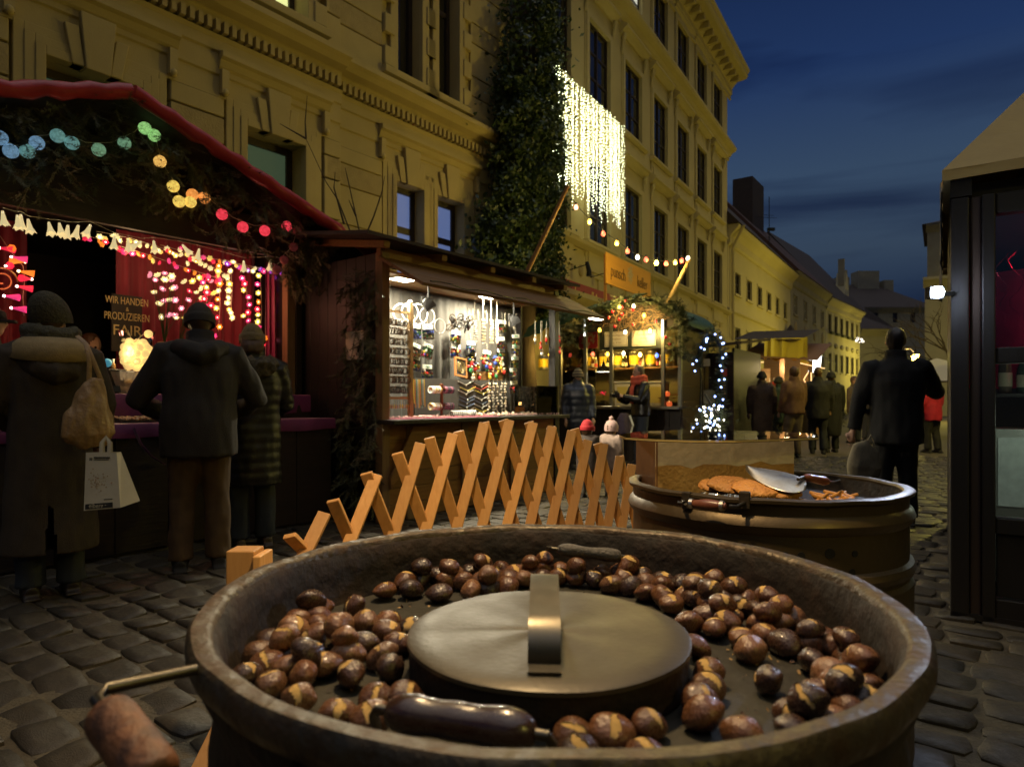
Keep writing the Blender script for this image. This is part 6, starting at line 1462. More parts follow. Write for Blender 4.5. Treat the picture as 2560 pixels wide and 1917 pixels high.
def stall_three_goods():
    r = random.Random(12)
    tin = mat('tin', (.45,.42,.34), .3, metal=.9); ylab = mat('yellow_label', (.85,.60,.03), .5); bcol = [mat('bottle%d' % i, c, .15) for i, c in enumerate(((.02,.03,.015),(.03,.015,.008),(.10,.03,.02),(.3,.28,.2)))]
    for i, px in enumerate((1358,1437,1478,1510,1548,1586,1628,1668)):
        p = L3(px, 915, 1.3); k = thing('punch_tin', 'round metal punch tin with bright yellow label on the shelf', 'tin', w3(p.x,1.3,ZS3+.001), -TH3, 'yellow punch tins on the shelf')
        MB().lathe([(.001,0),(.105,0),(.108,.01),(.108,.29),(.10,.30),(.104,.315),(.001,.32)], 24).build('can', tin, k, smooth=40); MB().lathe([(.110,.06),(.110,.24)], 24).build('label', ylab, k, smooth=40)
        for q in range(4): MB().box(-.05,.05,-.1125,-.1105,.10+q*.035,.108+q*.035).build('print_line', mat('print_orange', (.5,.2,.02), .6), k)
    for i, (px, lab) in enumerate(((1445,'pair'),(1453,''),(1484,''),(1491,''),(1559,''),(1567,''),(1602,''),(1609,''),(1520,''),(1645,''),(1653,''))):
        p = L3(px, 915, 1.2); k = thing('bottle', 'dark bottle with pale label standing between the yellow tins', 'bottle', w3(p.x,1.18,ZS3+.001), -TH3, 'bottles between the tins'); c = bcol[i % 4]
        MB().lathe([(.001,0),(.032,0),(.034,.01),(.034,.13),(.014,.18),(.012,.23),(.001,.232)], 14).build('glass', c, k, smooth=50); MB().lathe([(.035,.03),(.035,.10)], 14).build('label', M['paper'] if i % 3 else mat('label_red', (.5,.05,.04), .5), k, smooth=50); MB().lathe([(.0145,.2),(.0145,.235),(.001,.236)], 10).build('cap', tin, k)
    for i, px in enumerate((1397,1405,1425)):
        p = L3(px, 985, 1.2); k = thing('bottle', 'dark bottle on the lower shelf behind the padded blue jacket', 'bottle', w3(p.x,1.2,Z23+.001), -TH3, 'bottles on the lower shelf'); MB().lathe([(.001,0),(.034,0),(.034,.14),(.014,.19),(.012,.25),(.001,.252)], 14).build('glass', bcol[0], k, smooth=50); MB().lathe([(.035,.03),(.035,.10)], 14).build('label', ylab, k, smooth=50)
    for i in range(10):
        p = L3(1484+i*6.5+(16 if i > 4 else 0), 985, 1.25); k = thing('drinking_glass', 'upturned clear glass on the lower shelf', 'glass', w3(p.x,1.25,Z23+.001), -TH3, 'glasses on the lower shelf'); MB().lathe([(.034,0),(.028,.09),(.001,.092)], 12).build('bowl', M['clear'], k, smooth=50)
    # string of bulbs in front of the tins
    bulbs = [(1375,887,'y'),(1412,886,'b'),(1445,886,'y'),(1482,886,'r'),(1519,886,'y'),(1559,884,'w'),(1600,887,'Y'),(1642,889,'b')]
    bc = {'y':((1,.62,.08),5),'Y':((1,.70,.15),16),'b':((.12,.22,1),3),'r':((1,.12,.07),3.2),'w':((1,.85,.55),6)}
    def bulbmesh(k):
        if 'bulb'+k in BL: return BL['bulb'+k]
        c, s = bc[k]; m = MB(); m.lathe([(.001,-.085),(.02,-.08),(.034,-.055),(.032,-.03),(.018,-.005),(.014,.0)], 14); m.m = 1; m.lathe([(.017,0),(.017,.035),(.001,.04)], 10); BL['bulb'+k] = m.mesh('bulb', [glow('bulb_'+k, c, s), M['blk']], 60); return BL['bulb'+k]
    pts = [W3(x, y-6, .9) for x, y, _ in bulbs]
    string_light('shelf_bulbs', 'row of coloured party bulbs hanging before the yellow tins', pts, [(p, bulbmesh(k), 1.0, (0,0,0), 'bulb') for p, (x, y, k) in zip(pts, bulbs)], wire='blk')
    for x, y, k in bulbs:
        if k in 'yY': q = L3(x, y, .9); lamp('bulb_light', 'POINT', (q.x, .75, q.z-.05), 16 if k == 'y' else 24, (1,.66,.14), ST3, size=.05)
    # bulbs and baubles in the arch
    ab = [(1548,762,'y'),(1584,760,'w'),(1610,783,'y'),(1482,775,'y'),(1499,820,'y'),(1563,825,'w'),(1625,822,'Y')]
    pts = [W3(x, y, -.16) for x, y, _ in ab]; string_light('arch_bulbs', 'warm party bulbs set among the fir twigs of the arch', [pts[3],pts[0],pts[1],pts[2],pts[6],pts[5],pts[4]], [(p, bulbmesh(k), .9, (0,0,0), 'bulb') for p, (x, y, k) in zip(pts, ab)], wire='blk')
    for i in (0, 2, 6): q = L3(ab[i][0], ab[i][1], -.25); lamp('arch_light', 'POINT', (q.x,-.30,q.z-.05), 14 if i < 6 else 30, (1,.70,.22), ST3, size=.05)
    bau = MB().ball((0,0,0), .03, 14, 10); bau.m = 1; bau.lathe([(.008,.028),(.008,.038),(.001,.039)], 8); bme = bau.mesh('bauble', [mat('bauble_red', (.50,.012,.02), .12, coat=.6), tin], 60)
    for x, y in ((1564,752),(1531,779),(1556,786),(1582,774),(1522,795),(1548,799),(1583,811),(1537,816),(1555,768),(1640,803),(1675,861),(1665,843),(1474,798)):
        b = link('bauble', bme, None, W3(x, y, -.20)); tag(b, 'shiny red glass bauble among the twigs of the arch', 'bauble', 'red baubles in the arch')
    # menus, poster
    for px0, px1, y0, y1, lab, lines in ((1512,1569,827,868,'white framed punch menu sheet with blank left margin beside the pendant lamp', ['Weihnachtspunsch','Himbeere','€ 3,-   € 3,50']),(1580,1639,824,866,'white framed punch menu sheet lit yellow by the brightest bulb', ['Turmpunsch','Orange','€ 3,-   € 3,50'])):
        a = L3(px0, y1, -.03); b = L3(px1, y0, -.03); k = thing('menu_sheet', lab, 'menu', w3((a.x+b.x)/2, -.03, (a.z+b.z)/2), -TH3); w, h = (b.x-a.x)/2, (b.z-a.z)/2
        MB().box(-w,w,-.006,.004,-h,h).build('sheet', M['paper'], k)
        for q in ((-w+.015,w-.015,h-.022,h-.018),(-w+.015,w-.015,-h+.018,-h+.022),(-w+.015,-w+.019,-h+.022,h-.022),(w-.019,w-.015,-h+.022,h-.022)): MB().box(q[0],q[1],-.0075,-.0065,q[2],q[3]).build('border', M['ink'], k)
        for i, s in enumerate(lines): text('lettering', s, (.055,.045,.036)[i], mat('menu_ink', (.18,.10,.05), .8), k, (0,-.0075,h*(.5-.5*i)), ext=.0003, shear=.2)
    a = L3(1448,872,.05); b = L3(1494,822,.05); k = thing('red_poster', 'red poster with a wreath of fruit inside the punch stall', 'poster', w3((a.x+b.x)/2,.05,(a.z+b.z)/2), -TH3); w, h = (b.x-a.x)/2, (b.z-a.z)/2
    MB().box(-w,w,-.005,.005,-h,h).build('sheet', mat('poster_red', (.42,.015,.02), .5), k); m = MB()
    for i in range(60): q = r.uniform(0,6.28); m.ball((math.cos(q)*w*.55+r.gauss(0,.02), -.008, math.sin(q)*h*.6+r.gauss(0,.02)), (.018,.003,.018), 6, 4)
    m.build('print_wreath', mat('wreath_print', (.25,.22,.10), .6, col2=(.6,.25,.15), scale=25), k)['kind'] = 'stuff'
    # pendant lamps
    for px, py, lab in ((1399,930,'black enamel pendant lamp behind the pole of the punch stall'),(1509,930,'black enamel pendant lamp hanging over the punch counter')):
        p = L3(px, py, .25); k = thing('pendant_lamp', lab, 'lamp', w3(p.x,.25,p.z), -TH3)
        MB().lathe([(.165,0),(.16,.02),(.12,.075),(.04,.115),(.028,.17),(.012,.20)], 28).build('shade', mat('enamel_black', (.012,.012,.011), .18, coat=.5), k, smooth=50); MB().lathe([(.155,.006),(.001,.012)], 24).build('diffuser', glow('pendant_glow', (1,.93,.75), 6), k)
        MB().tube([(0,0,.2),(0,0,2.5-p.z)], .006, 6).build('cord', M['blk'], k); lamp('pendant_light', 'SPOT', (0,0,-.01), 22, (1,.86,.58), k, size=.12, spot=140)
    # urns, candles, flowers on the counter
    for px, lab in ((1567,'pale square punch urn with yellow panel and lid on the counter'),(1640,'pale square punch urn half hidden by the coral scarf wearer')):
        a = L3(px, 1010, .3); b = L3(px, 955, .3); k = thing('punch_urn', lab, 'urn', w3(a.x,.32,ZC3+.001), -TH3); h = b.z-ZC3
        MB().box(-.2,.2,-.13,.13,0,h-.03).build('tank', mat('urn_cream', (.52,.47,.34), .4), k, bevel=.015); MB().box(-.21,.21,-.14,.14,h-.028,h+.01).build('lid', mat('urn_lid', (.6,.57,.48), .3, metal=.4), k, bevel=.012); MB().box(-.15,.15,-.135,-.131,.06,h*.8).build('panel', mat('urn_panel', (.5,.40,.10), .5), k); MB().tube([(0,-.13,.05),(0,-.18,.05),(0,-.18,.02)], .012, 8).build('tap', tin, k, smooth=50)
    for px, py in ((1668,985),(1678,1011)):
        p = L3(px, py, .2); k = thing('orange_candle', 'glowing orange candle glass at the end of the punch counter', 'candle', w3(p.x,.2 if py < 1000 else .1,p.z-.04 if py < 1000 else ZC3+.001), -TH3, 'orange candles on the punch stall'); MB().lathe([(.001,0),(.04,0),(.052,.04),(.04,.085),(.036,.085)], 16).build('glass', mat('orange_glass', (.6,.12,.03), .4, emit=(1,.16,.04), es=.55), k, smooth=60); MB().ball((0,0,.075),(.006,.006,.014)).build('flame', MATS['flame'], k)
    x = L3(1668,985,.2).x; MB().box(x-.14,x+.14,.1,.3,L3(1668,987,.2).z-.06,L3(1668,987,.2).z-.045).build('side_shelf', M['wood'], ST3)
    p = L3(1507,985,.6); k = thing('poinsettia', 'red poinsettia in front of the glasses', 'flower', w3(p.x,.62,ZC3+.001), -TH3)
    MB().lathe([(.001,0),(.05,0),(.06,.1)], 14).build('pot', M['wood_dark'], k); zt = p.z-ZC3+.02
    for i in range(12): a = i*2.4; MB().add([(0,0,zt),(.05*math.cos(a-.3),.03*math.sin(a-.3)-.02,zt+.03*math.sin(i)),(.09*math.cos(a),.05*math.sin(a)-.03,zt+.04*math.cos(i*2)),(.05*math.cos(a+.3),.03*math.sin(a+.3)-.02,zt+.03*math.sin(i))], [(0,1,2,3)]).build('petal', mat('petal_red', (.55,.01,.05), .5), k)
    MB().tube([(0,0,.05),(0,0,zt)], .006, 5).build('stem', M['ivy'], k)
    # sign board along the street
    FS = Fr(31.7, 5.09); a = FS.sz(1516,630); b = FS.sz(1627,700); s0 = a[0]
    sg = thing('punch_sign', 'orange wooden board lettered punsch keller on the punch stall roof', 'sign', FS.loc(s0,0,0), FS.rot); w = b[0]-s0; z1 = a[1]; z0 = FS.sz(1516,708)[1]
    MB().box(0,w,0,.03,z0,z1).build('board', mat('sign_orange', (.62,.30,.035), .55, col2=(.50,.22,.02), scale=1.5, stretch=(.6,1,4), bump=.1), sg, bevel=.005)
    zm = (z0+z1)/2
    for s, x in (('punsch', w*.235), ('keller', w*.78)): text('lettering', s, .34, mat('sign_ink', (.13,.06,.012), .6), sg, (x,-.006,zm-.02), ext=.002, squash=.80)
    m = MB()
    for i in range(26): a_ = i*2.399; q = .03+.005*i; m.ball((w*.50+q*math.cos(a_), -.004, zm+.06+q*1.2*math.sin(a_)), (.022,.003,.03), 6, 4)
    m.build('emblem', mat('emblem', (.45,.36,.22), .6), sg); 
    for x in (.08, w-.08): MB().box(x-.025,x+.025,.032,.08,2.45,z1-.03).build('sign_post', M['wood'], sg)
    q = W3(1592,668,-.1); 
    # leaning poles and festoon
    poles = [((1420,465),(1308,700),11.2,'long bare wooden pole leaning in front of the ivy'),((1724,648),(1640,815),11.9,'wooden pole leaning over the arch and holding the festoon end')]
    for (ax, ay), (bx, by), Y, lab in poles:
        a_ = P(ax, ay, Y); b_ = P(bx, by, Y); k = thing('festoon_pole', lab, 'pole', b_); d = a_-b_; MB().tube([-d*.12, d*.5, d], [.042,.038,.032], 10).build('pole', M['wood_pale'] if ax > 1500 else M['wood'], k, smooth=60)
    fb = [(1440,512,'r2'),(1474,548,'y'),(1508,578,'r'),(1542,602,'y'),(1569,622,'r'),(1594,637,'w'),(1615,643,'r'),(1641,651,'Y'),(1665,653,'r'),(1688,650,'y'),(1704.5,646,'r'),(1720,640,'w')]
    bc['r2'] = ((1,.40,.25),4)
    Yb = lambda x: 11.2+(x-1420)/300*.7
    pts = [P(1424,482,11.2)]+[P(x, y, Yb(x)) for x, y, _ in fb]+[P(1727,640,11.9)]
    string_light('festoon_lights', 'festoon of red, yellow and white bulbs strung between the two leaning poles', pts, [(P(x, y, Yb(x)), bulbmesh(k), 1.05, (0,0,0), 'bulb') for x, y, k in fb], wire='blk', wr=.006)
    f = bpy.data.objects['festoon_lights']
    for i in (1, 3, 7, 9): x, y, _ = fb[i]; lamp('festoon_light', 'POINT', P(x, y+12, Yb(x)-.08)-P(1424,482,11.2), 18, (1,.74,.2), f, size=.04)
stall_three_goods()
# ---------------------------------------------------------------- stalls further along
def far_stalls():
    r = random.Random(41)
    # brown booth with boards and the lit fir arch
    def box_stall(name, label, px0, px1, Y, ztop, depth, mt, th=33.0):
        a = math.radians(th); x0 = (px0-CX)/F*Y; k1 = (px1-CX)/F; w = (k1*Y-x0)/(math.cos(a)+k1*math.sin(a)); return thing(name, label, 'stall', (x0, Y, 0), -a), w
    t, w = box_stall('brown_booth', 'plain dark brown wooden booth behind the arch of blue lights', 1700, 1835, 13.2, 2.2, 2.2, M['wood_dark'])
    for k in range(8): MB().box(0,w,-.02,.02,.02+k*.25,.02+k*.25+.246).build('plank', mat('booth_brown', (.055,.030,.016), .6, col2=(.035,.02,.012), scale=5, stretch=(.5,6,6), island=.2), t)
    MB().add([(-.2,-.25,2.05),(w+.2,-.25,2.15),(w+.2,2.3,2.4),(-.2,2.3,2.3),(-.2,-.25,2.1),(w+.2,-.25,2.2),(w+.2,2.3,2.45),(-.2,2.3,2.35)], [(3,2,1,0),(4,5,6,7),(0,1,5,4),(1,2,6,5),(2,3,7,6),(3,0,4,7)]).build('roof', M['roof'], t)
    MB().box(w-.04,w,.03,2.2,0,2.1).build('side_wall', M['wood_black'], t); MB().box(0,.04,.03,2.2,0,2.1).build('side_wall', M['wood_black'], t); MB().box(0,w,2.2,2.24,0,2.1).build('back_wall', M['wood_black'], t)
    # boards leaning at the booth
    def board(px0, px1, y0, y1, Y, lab, mt, head=None, lines=0):
        a = P(px0,y1,Y); b = P(px1,y0,Y); k = thing('menu_board', lab, 'board', ((a.x+b.x)/2, Y, a.z), -.3); w_, h_ = (b.x-a.x)/2, b.z-a.z; MB().box(-w_,w_,0,.03,0,h_).build('board', mt, k)
        if head: MB().box(-w_*.95,w_*.95,-.006,-.001,h_*.76,h_*.97).build('heading', head, k)
        for i in range(lines): MB().box(-w_*.7,w_*(.2+.5*r.random()),-.005,-.001,h_*(.66-.08*i),h_*(.68-.08*i)).build('text_line', mat('board_chalk', (.45,.34,.18), .8), k)
        for sx in (-1,1): MB().box(sx*w_*.8-.015,sx*w_*.8+.015,.032,.06,-a.z,h_*.9).build('leg', M['wood_dark'], k)
    board(1738,1757,907,1010,12.6,'tall wooden menu board with pale head beside the arch of lights', mat('board_brown', (.09,.05,.025), .6), mat('board_pale', (.42,.30,.18), .6), 3)
    board(1800,1818,920,1008,12.3,'tall black menu board with red head under the arch of lights', M['slate'], mat('board_red', (.42,.04,.03), .6), 6)
    board(1759,1775,897,915,12.5,'small white notice sheet beside the arch of lights', M['paper'])
    board(1759,1787,975,1008,12.2,'small framed pale picture board under the arch of lights', mat('board_cream', (.30,.27,.16), .5, col2=(.2,.17,.08), scale=9))
    # arch of fir with white-blue lights
    Y = 11.3; base = P(1775, 1137, Y); k = thing('lit_fir_arch', 'tall fir garland arch with blue-white lights above a lit little tree', 'garland', (base.x, base.y, 0)); o = Vector((base.x, base.y, 0)); m = MB(); led = MB()
    path = [(1746,915),(1744,890),(1750,868),(1760,848),(1776,838),(1790,845),(1799,865),(1803,895),(1801,930),(1796,950),(1790,985),(1800,1010),(1802,1040),(1800,1075)]
    pts = [P(x, y, Y)-o for x, y in path]
    for i in range(520):
        f = r.uniform(0,len(pts)-1.001); q = int(f); p = pts[q].lerp(pts[q+1], f-q)+Vector((r.gauss(0,.05),r.gauss(0,.04),r.gauss(0,.05))); sprig(m, p, (r.gauss(0,1),r.gauss(-.3,.5),r.gauss(0,1)), r.uniform(.08,.15), r, .035, 16)
    for i in range(240):
        h = r.random(); p = P(1768,1010,Y)-o+Vector((r.gauss(0,.06+.16*h), r.gauss(0,.1), -h*.62)); sprig(m, p, (r.gauss(0,1),r.gauss(-.3,.5),r.gauss(-.2,.6)), r.uniform(.1,.16), r, .035, 16)
    m.build('fir_garland', M['fir'], k)['kind'] = 'stuff'
    lm = glow('led_blue', (.28,.42,1), 9); lw = glow('led_warm', (1,.92,.7), 16)
    ball = MB().ball((0,0,0), .016, 8, 6); bme = ball.mesh('light', lm, 60); wme = MB().ball((0,0,0), .013, 8, 6).mesh('light', lw, 60)
    for i in range(26): f = i/26*(len(pts)-1); q = int(f); link('light', bme, k, pts[q].lerp(pts[q+1], f-q)+Vector((r.gauss(0,.06),-.10,r.gauss(0,.05))))
    for i in range(60):
        h = r.random(); link('light', wme if i % 3 else bme, k, P(1768,1010,Y)-o+Vector((r.gauss(0,.07+.15*h), -.14, -h*.62)))
    MB().tube([pts[0]*1.0, *pts[1:]], .02, 6).build('frame', M['metal_black'], k)
    for x in (1752, 1800): q = P(x,1137,Y)-o; MB().tube([(q.x,0,0),(q.x,0,P(x,905,Y).z)], .015, 6).build('upright', M['metal_black'], k)
    MB().bar(P(1762,985,11.1)-o, P(1795,1040,11.0)-o, .05, .03).build('leaning_batten', M['frame_grey'], k)
    # apron stall
    t, w = box_stall('apron_stall', 'market stall with hanging coloured aprons and a tarpaulin awning', 1868, 1955, 17.0, 2.3, 2, M['wood'])
    zt = 2.25
    for x in (0, w): MB().box(x-.05,x+.05,-.05,.05,0,zt).build('post', M['wood_v'], t)
    MB().box(-.9,-.05,-.02,.02,0,zt-.1).build('dark_door', M['wood_black'], t); MB().box(0,.55,.03,.05,0,1.9).build('star_board', M['wood_pale'], t)
    star = glow('star', (1,.86,.6), 5); sm = MB().octa((0,0,0), .028).mesh('star_light', star)
    for i in range(34): b = link('star_light', sm, t, (.1+.11*(i % 4)+r.gauss(0,.015), -.03, 1.75-.16*(i//4)+r.gauss(0,.02)))
    MB().add([(-.1,-.6,zt-.05),(w+.9,-.6,zt-.22),(w+.9,1.8,zt+.35),(-.1,1.8,zt+.45)], [(0,1,2,3)]).build('awning', M['wood'], t)
    MB().add([(-.3,-.2,zt+.42),(w+.5,-.5,zt+.30),(w+.6,1.9,zt+.75),(-.3,1.9,zt+.8)], [(0,1,2,3)]).build('roof_sheet', M['roof'], t)
    m = MB()
    for i in range(13):
        u = i/12; m.v += [(.5+u*1.0,-.35+.05*math.sin(i*2),zt+.38-.02*i/12),(.5+u*1.0,-.4+.06*math.sin(i*2.4),zt-.15+.05*math.sin(i*1.3))]
    for i in range(12): m.face(2*i,2*i+1,2*i+3,2*i+2)
    m.build('yellow_tarpaulin', mat('tarp_yellow', (.60,.45,.03), .4), t, smooth=60); MB().box(0,w+.1,1.9,1.95,0,zt).build('back_wall', M['wood_pale'], t); MB().box(.55,w+.1,.0,.5,.85,.9).build('counter', M['wood'], t)
    for k in range(6): MB().box(.55,w+.1,-.02,.0,.02+k*.14,.155+k*.14).build('front_plank', M['wood_dark'], t)
    lamp('apron_lamp', 'POINT', (1.0,-.15,zt-.35), 40, (1,.72,.40), t, size=.08)
    for i, (px, c, cb) in enumerate(((1907,(.22,.03,.05),None),(1914,(.09,.24,.16),None),(1923,(.25,.05,.07),None),(1925,(.30,.30,.30),None),(1935,(.48,.05,.03),(.5,.42,.12)))):
        a = P(px,955,16.4); k = thing('apron', ['wine red apron hanging at the apron stall','green apron hanging at the apron stall','dark red apron hanging behind the grey one','grey apron hanging at the apron stall','red apron with yellow hem hanging at the apron stall'][i], 'apron', a, -.5); h = a.z-P(px,1008,16.4).z
        m = MB()
        for j in range(9): u = j/8-.5; m.v += [(u*.10,.02*math.sin(j*2),0),(u*.2,.03*math.sin(j*2),-h*.5),(u*.27,.035*math.sin(j*2.2),-h)]
        for j in range(8): q = j*3; m.face(q,q+1,q+4,q+3); m.face(q+1,q+2,q+5,q+4)
        m.build('cloth', mat('apron%d' % i, c, .8), k, smooth=60)
        if cb: MB().add([(-.13,-.045,-h*.7),(.13,-.045,-h*.7),(.135,-.05,-h),(-.135,-.05,-h)], [(0,1,2,3)]).build('hem', mat('apron_hem', cb, .8), k)
        MB().tube([(0,0,0),(0,.03,.1)], .006, 5).build('hanger', M['wire_pale'], k)
    for i in range(7):
        p = P(1905+i*6,1060+r.uniform(-6,10),16.6); k = thing('cloth_doll', 'bright little cloth doll on the apron stall counter', 'doll', p, -.5, 'cloth dolls on the apron stall'); MB().ball((0,0,0),(.05,.04,.07),8,6).build('body', mat('doll%d' % (i % 3), ((.6,.05,.04),(.7,.6,.5),(.6,.35,.06))[i % 3], .7), k, smooth=60); MB().ball((0,0,.09),.035,8,6).build('head', mat('doll_skin', (.55,.33,.18), .6), k, smooth=60)
    # glowing roofed stall behind it
    t, w = box_stall('rope_light_stall', 'market stall with yellow gable, fir roof edge and warm rope lights', 1925, 2030, 20.0, 2.6, 2.2, M['wood'])
    zt = 2.35; MB().add([(-.3,-.5,zt),(w*.55,-.5,zt+.42),(w*.55,2,zt+.42),(-.3,2,zt)], [(0,1,2,3)]).build('roof_slope', M['roof'], t); MB().add([(w*.55,-.5,zt+.42),(w+.5,-.5,zt-.1),(w+.5,2,zt-.1),(w*.55,2,zt+.42)], [(0,1,2,3)]).build('roof_slope', M['roof'], t)
    MB().prism([(0,zt-.1),(w,zt-.2),(w*.55,zt+.34)], -.35, -.33).build('gable', mat('gable_yellow', (.62,.46,.06), .5), t)
    m = MB()
    for i in range(160): u = r.uniform(.45,1.0); x = w*u*1.1; sprig(m, (x,-.52+r.gauss(0,.03),zt+.44-(x-w*.55)*.52*1.0+r.gauss(0,.04)), (r.gauss(.6,.5),r.gauss(-.3,.4),r.gauss(-.3,.5)), r.uniform(.14,.22), r, .05, 14)
    m.build('fir_edge', M['fir'], t)['kind'] = 'stuff'
    rope = glow('rope_light', (1,.62,.26), 2.2)
    MB().tube([(-.3,-.40,zt-.12),(w*.5,-.42,zt-.10),(w*.55,-.42,zt-.1),(w,-.42,zt-.25),(w+.4,-.42,zt-.35)], .012, 6).build('rope_light', rope, t, smooth=60)
    MB().tube([(w*.45,-.3,1.35),(w*.6,-.3,1.36),(w*.63,-.3,1.5),(w*.58,-.3,1.62),(w*.45,-.3,1.62)], .012, 6).build('rope_light', rope, t, smooth=60)
    MB().tube([(w*.95,-.3,zt-.45),(w*.85,-.3,1.7),(w*.93,-.3,1.5),(w*.88,-.3,1.25)], .012, 6).build('rope_light', rope, t, smooth=60)
    MB().tube([(w*1.02,-.3,zt-.45),(w*1.02,-.3,1.1)], .012, 6).build('rope_light', rope, t)
    for x in (0, w*.55, w): MB().box(x-.05,x+.05,-.3,-.2,0,zt-.1).build('post', M['wood_v'], t)
    MB().box(0,w,1.9,1.95,0,zt).build('back_wall', M['wood_pale'], t); MB().box(0,w,-.35,.3,.9,.95).build('counter', M['wood'], t); MB().box(0,w,-.3,-.28,0,.9).build('front_panel', M['wood_dark'], t); MB().box(.15,w*.42,-.34,-.31,1.35,1.85).build('chalk_panel', M['slate'], t)
    for i in range(5): MB().box(.3,w*.22+.25*r.random(),-.346,-.341,1.78-.09*i,1.79-.09*i).build('text_line', mat('board_chalk', (.45,.34,.18), .8), t)
    lamp('rope_glow', 'POINT', (w*.6,.3,zt-.5), 40, (1,.62,.25), t, size=.1)
    q = P(2038,905,20); k = thing('light_box_sign', 'bright white tilted light box sign above the fir roof edge', 'sign', q, -.6); k.rotation_euler.y = .12; MB().box(-.17,.17,0,.08,-.33,.33).build('box', M['metal_black'], k); MB().box(-.16,.16,-.01,-.001,-.32,.32).build('lit_face', glow('lightbox', (.9,.97,1), 4), k); MB().box(-.02,.02,.02,.06,-1.2,-.33).build('bracket', M['metal_black'], k)
    # small fir tree and the wall lantern by the far house
    b = Vector(((2092-CX)/F*24, 24, 0)); k = thing('fir_tree', 'small dark fir tree standing before the pale house', 'tree', b); H = P(2092,957,24).z; m = MB()
    for i in range(420): h = r.random()**.8; a = r.uniform(0,6.28); q = (1-h)*.62; sprig(m, (0,0,H*(.12+.88*h)), (math.cos(a),math.sin(a),-.25), max(.1,q), r, .07, 18)
    m.build('crown', M['fir_dark'], k)['kind'] = 'stuff'; MB().tube([(0,0,0),(0,0,H)], [.05,.01], 7).build('trunk', M['bark'], k)
    p = P(2288, 893, 34); k = thing('wall_lantern', 'lit warm street lantern on a post behind the tall person in black', 'street lamp', (p.x, p.y, 0)); z = p.z
    MB().tube([(0,0,0),(0,0,z-.3)], .05, 8).build('post', M['metal_black'], k); MB().lathe([(.12,-.28),(.2,.12),(.2,.14)], 4, (0,0,z)).build('glass', glow('lantern_glass', (1,.66,.2), 9), k); MB().lathe([(.26,.13),(.1,.3),(.03,.42)], 4, (0,0,z)).build('cap', M['metal_black'], k); lamp('lantern_light', 'POINT', (0,-.3,z-.1), 950, SOD, k, size=.15)
    m = MB(); pp = [P(2248,890,33),P(2252,880,33),P(2262,873,33),P(2275,872,33),P(2284,880,33)]; gn = thing('light_garland', 'short warm light chain strung by the wall lantern', 'string lights', pp[0]); m.tube([q-pp[0] for q in pp], .02, 6); m.build('chain', glow('chain_glow', (1,.66,.22), 1.6), gn)
    # white parasol tops past the kiosk
    for i, (px, py, Y) in enumerate(((2350,925,20),(2335,905,26))):
        p = P(px,py,Y); k = thing('market_awning', ['cream awning roof glimpsed past the kiosk','pale stall roof glimpsed behind the cream awning'][i], 'awning', (p.x,p.y,0), -.57); z = p.z
        MB().add([(-1.2,-1,z-.35),(1.4,-1,z-.35),(1.4,1,z-.35),(-1.2,1,z-.35),(.1,0,z+.15)], [(0,1,4),(1,2,4),(2,3,4),(3,0,4)]).build('canopy', mat('awning_cream', (.52,.46,.32), .7), k)
        for sx, sy in ((-1.1,-.9),(1.3,-.9),(1.3,.9),(-1.1,.9)): MB().tube([(sx,sy,0),(sx,sy,z-.34)], .03, 6).build('pole', M['steel_dull'], k)
    # bare tree by the plain wall
    b = Vector(((2400-CX)/F*30, 30, 0)); k = thing('bare_tree', 'leafless tree with thin curling branches before the plain pale wall', 'tree', b)
    def grow(p, d, L_, rad, dep):
        q = p+d*L_; mid = p+d*L_*.5+Vector((r.gauss(0,.06),r.gauss(0,.06),r.gauss(0,.06)))*L_; BM.tube([p,mid,q], [rad,rad*.85,rad*.7], 5, cap=False)
        if dep:
            for _ in range(3 if dep > 2 else 2): grow(q, (d+Vector((r.gauss(-.15,.55),r.gauss(0,.55),r.gauss(.1,.45)))).normalized(), L_*r.uniform(.6,.85), rad*.62, dep-1)
    BM = MB(); grow(Vector((0,0,0)), Vector((-.05,0,1)), 2.2, .10, 0); BM.build('trunk', M['bark'], k); BM = MB()
    for _ in range(4): grow(Vector((-.1,0,2.15)), Vector((r.gauss(-.5,.4),r.gauss(0,.3),r.uniform(.4,1))).normalized(), 1.3, .055, 4)
    BM.build('branches', M['bark'], k)['kind'] = 'stuff'
far_stalls()
# ---------------------------------------------------------------- people
from mathutils import noise as mnoise
TS = bpy.data.scenes.new('modelling')                  # scratch scene, removed below
def remesh(mb, voxel, smooth=4, fold=0, fscale=9, seed=0, stretch=(1,1,.45)):
    me = bpy.data.meshes.new('tmp'); me.from_pydata(mb.v, [], mb.f); o = bpy.data.objects.new('tmp', me); TS.collection.objects.link(o)
    m = o.modifiers.new('r','REMESH'); m.mode = 'VOXEL'; m.voxel_size = voxel
    if smooth: m = o.modifiers.new('s','SMOOTH'); m.iterations = smooth; m.factor = .5
    with bpy.context.temp_override(scene=TS, view_layer=TS.view_layers[0]): dg = bpy.context.evaluated_depsgraph_get()
    out = bpy.data.meshes.new_from_object(o.evaluated_get(dg)); bpy.data.objects.remove(o); bpy.data.meshes.remove(me)
    if fold:
        nr = [v.normal.copy() for v in out.vertices]
        for v, n in zip(out.vertices, nr):
            c = v.co; q = Vector((c.x*fscale*stretch[0]+seed, c.y*fscale*stretch[1], c.z*fscale*stretch[2]))
            v.co = c+n*fold*(mnoise.noise(q)+.5*mnoise.noise(q*2.3))
    out.shade_smooth(); return out
def part_mesh(name, me, mt, parent):
    me.name = name; me.materials.clear(); me.materials.append(mt); return link(name, me, parent)
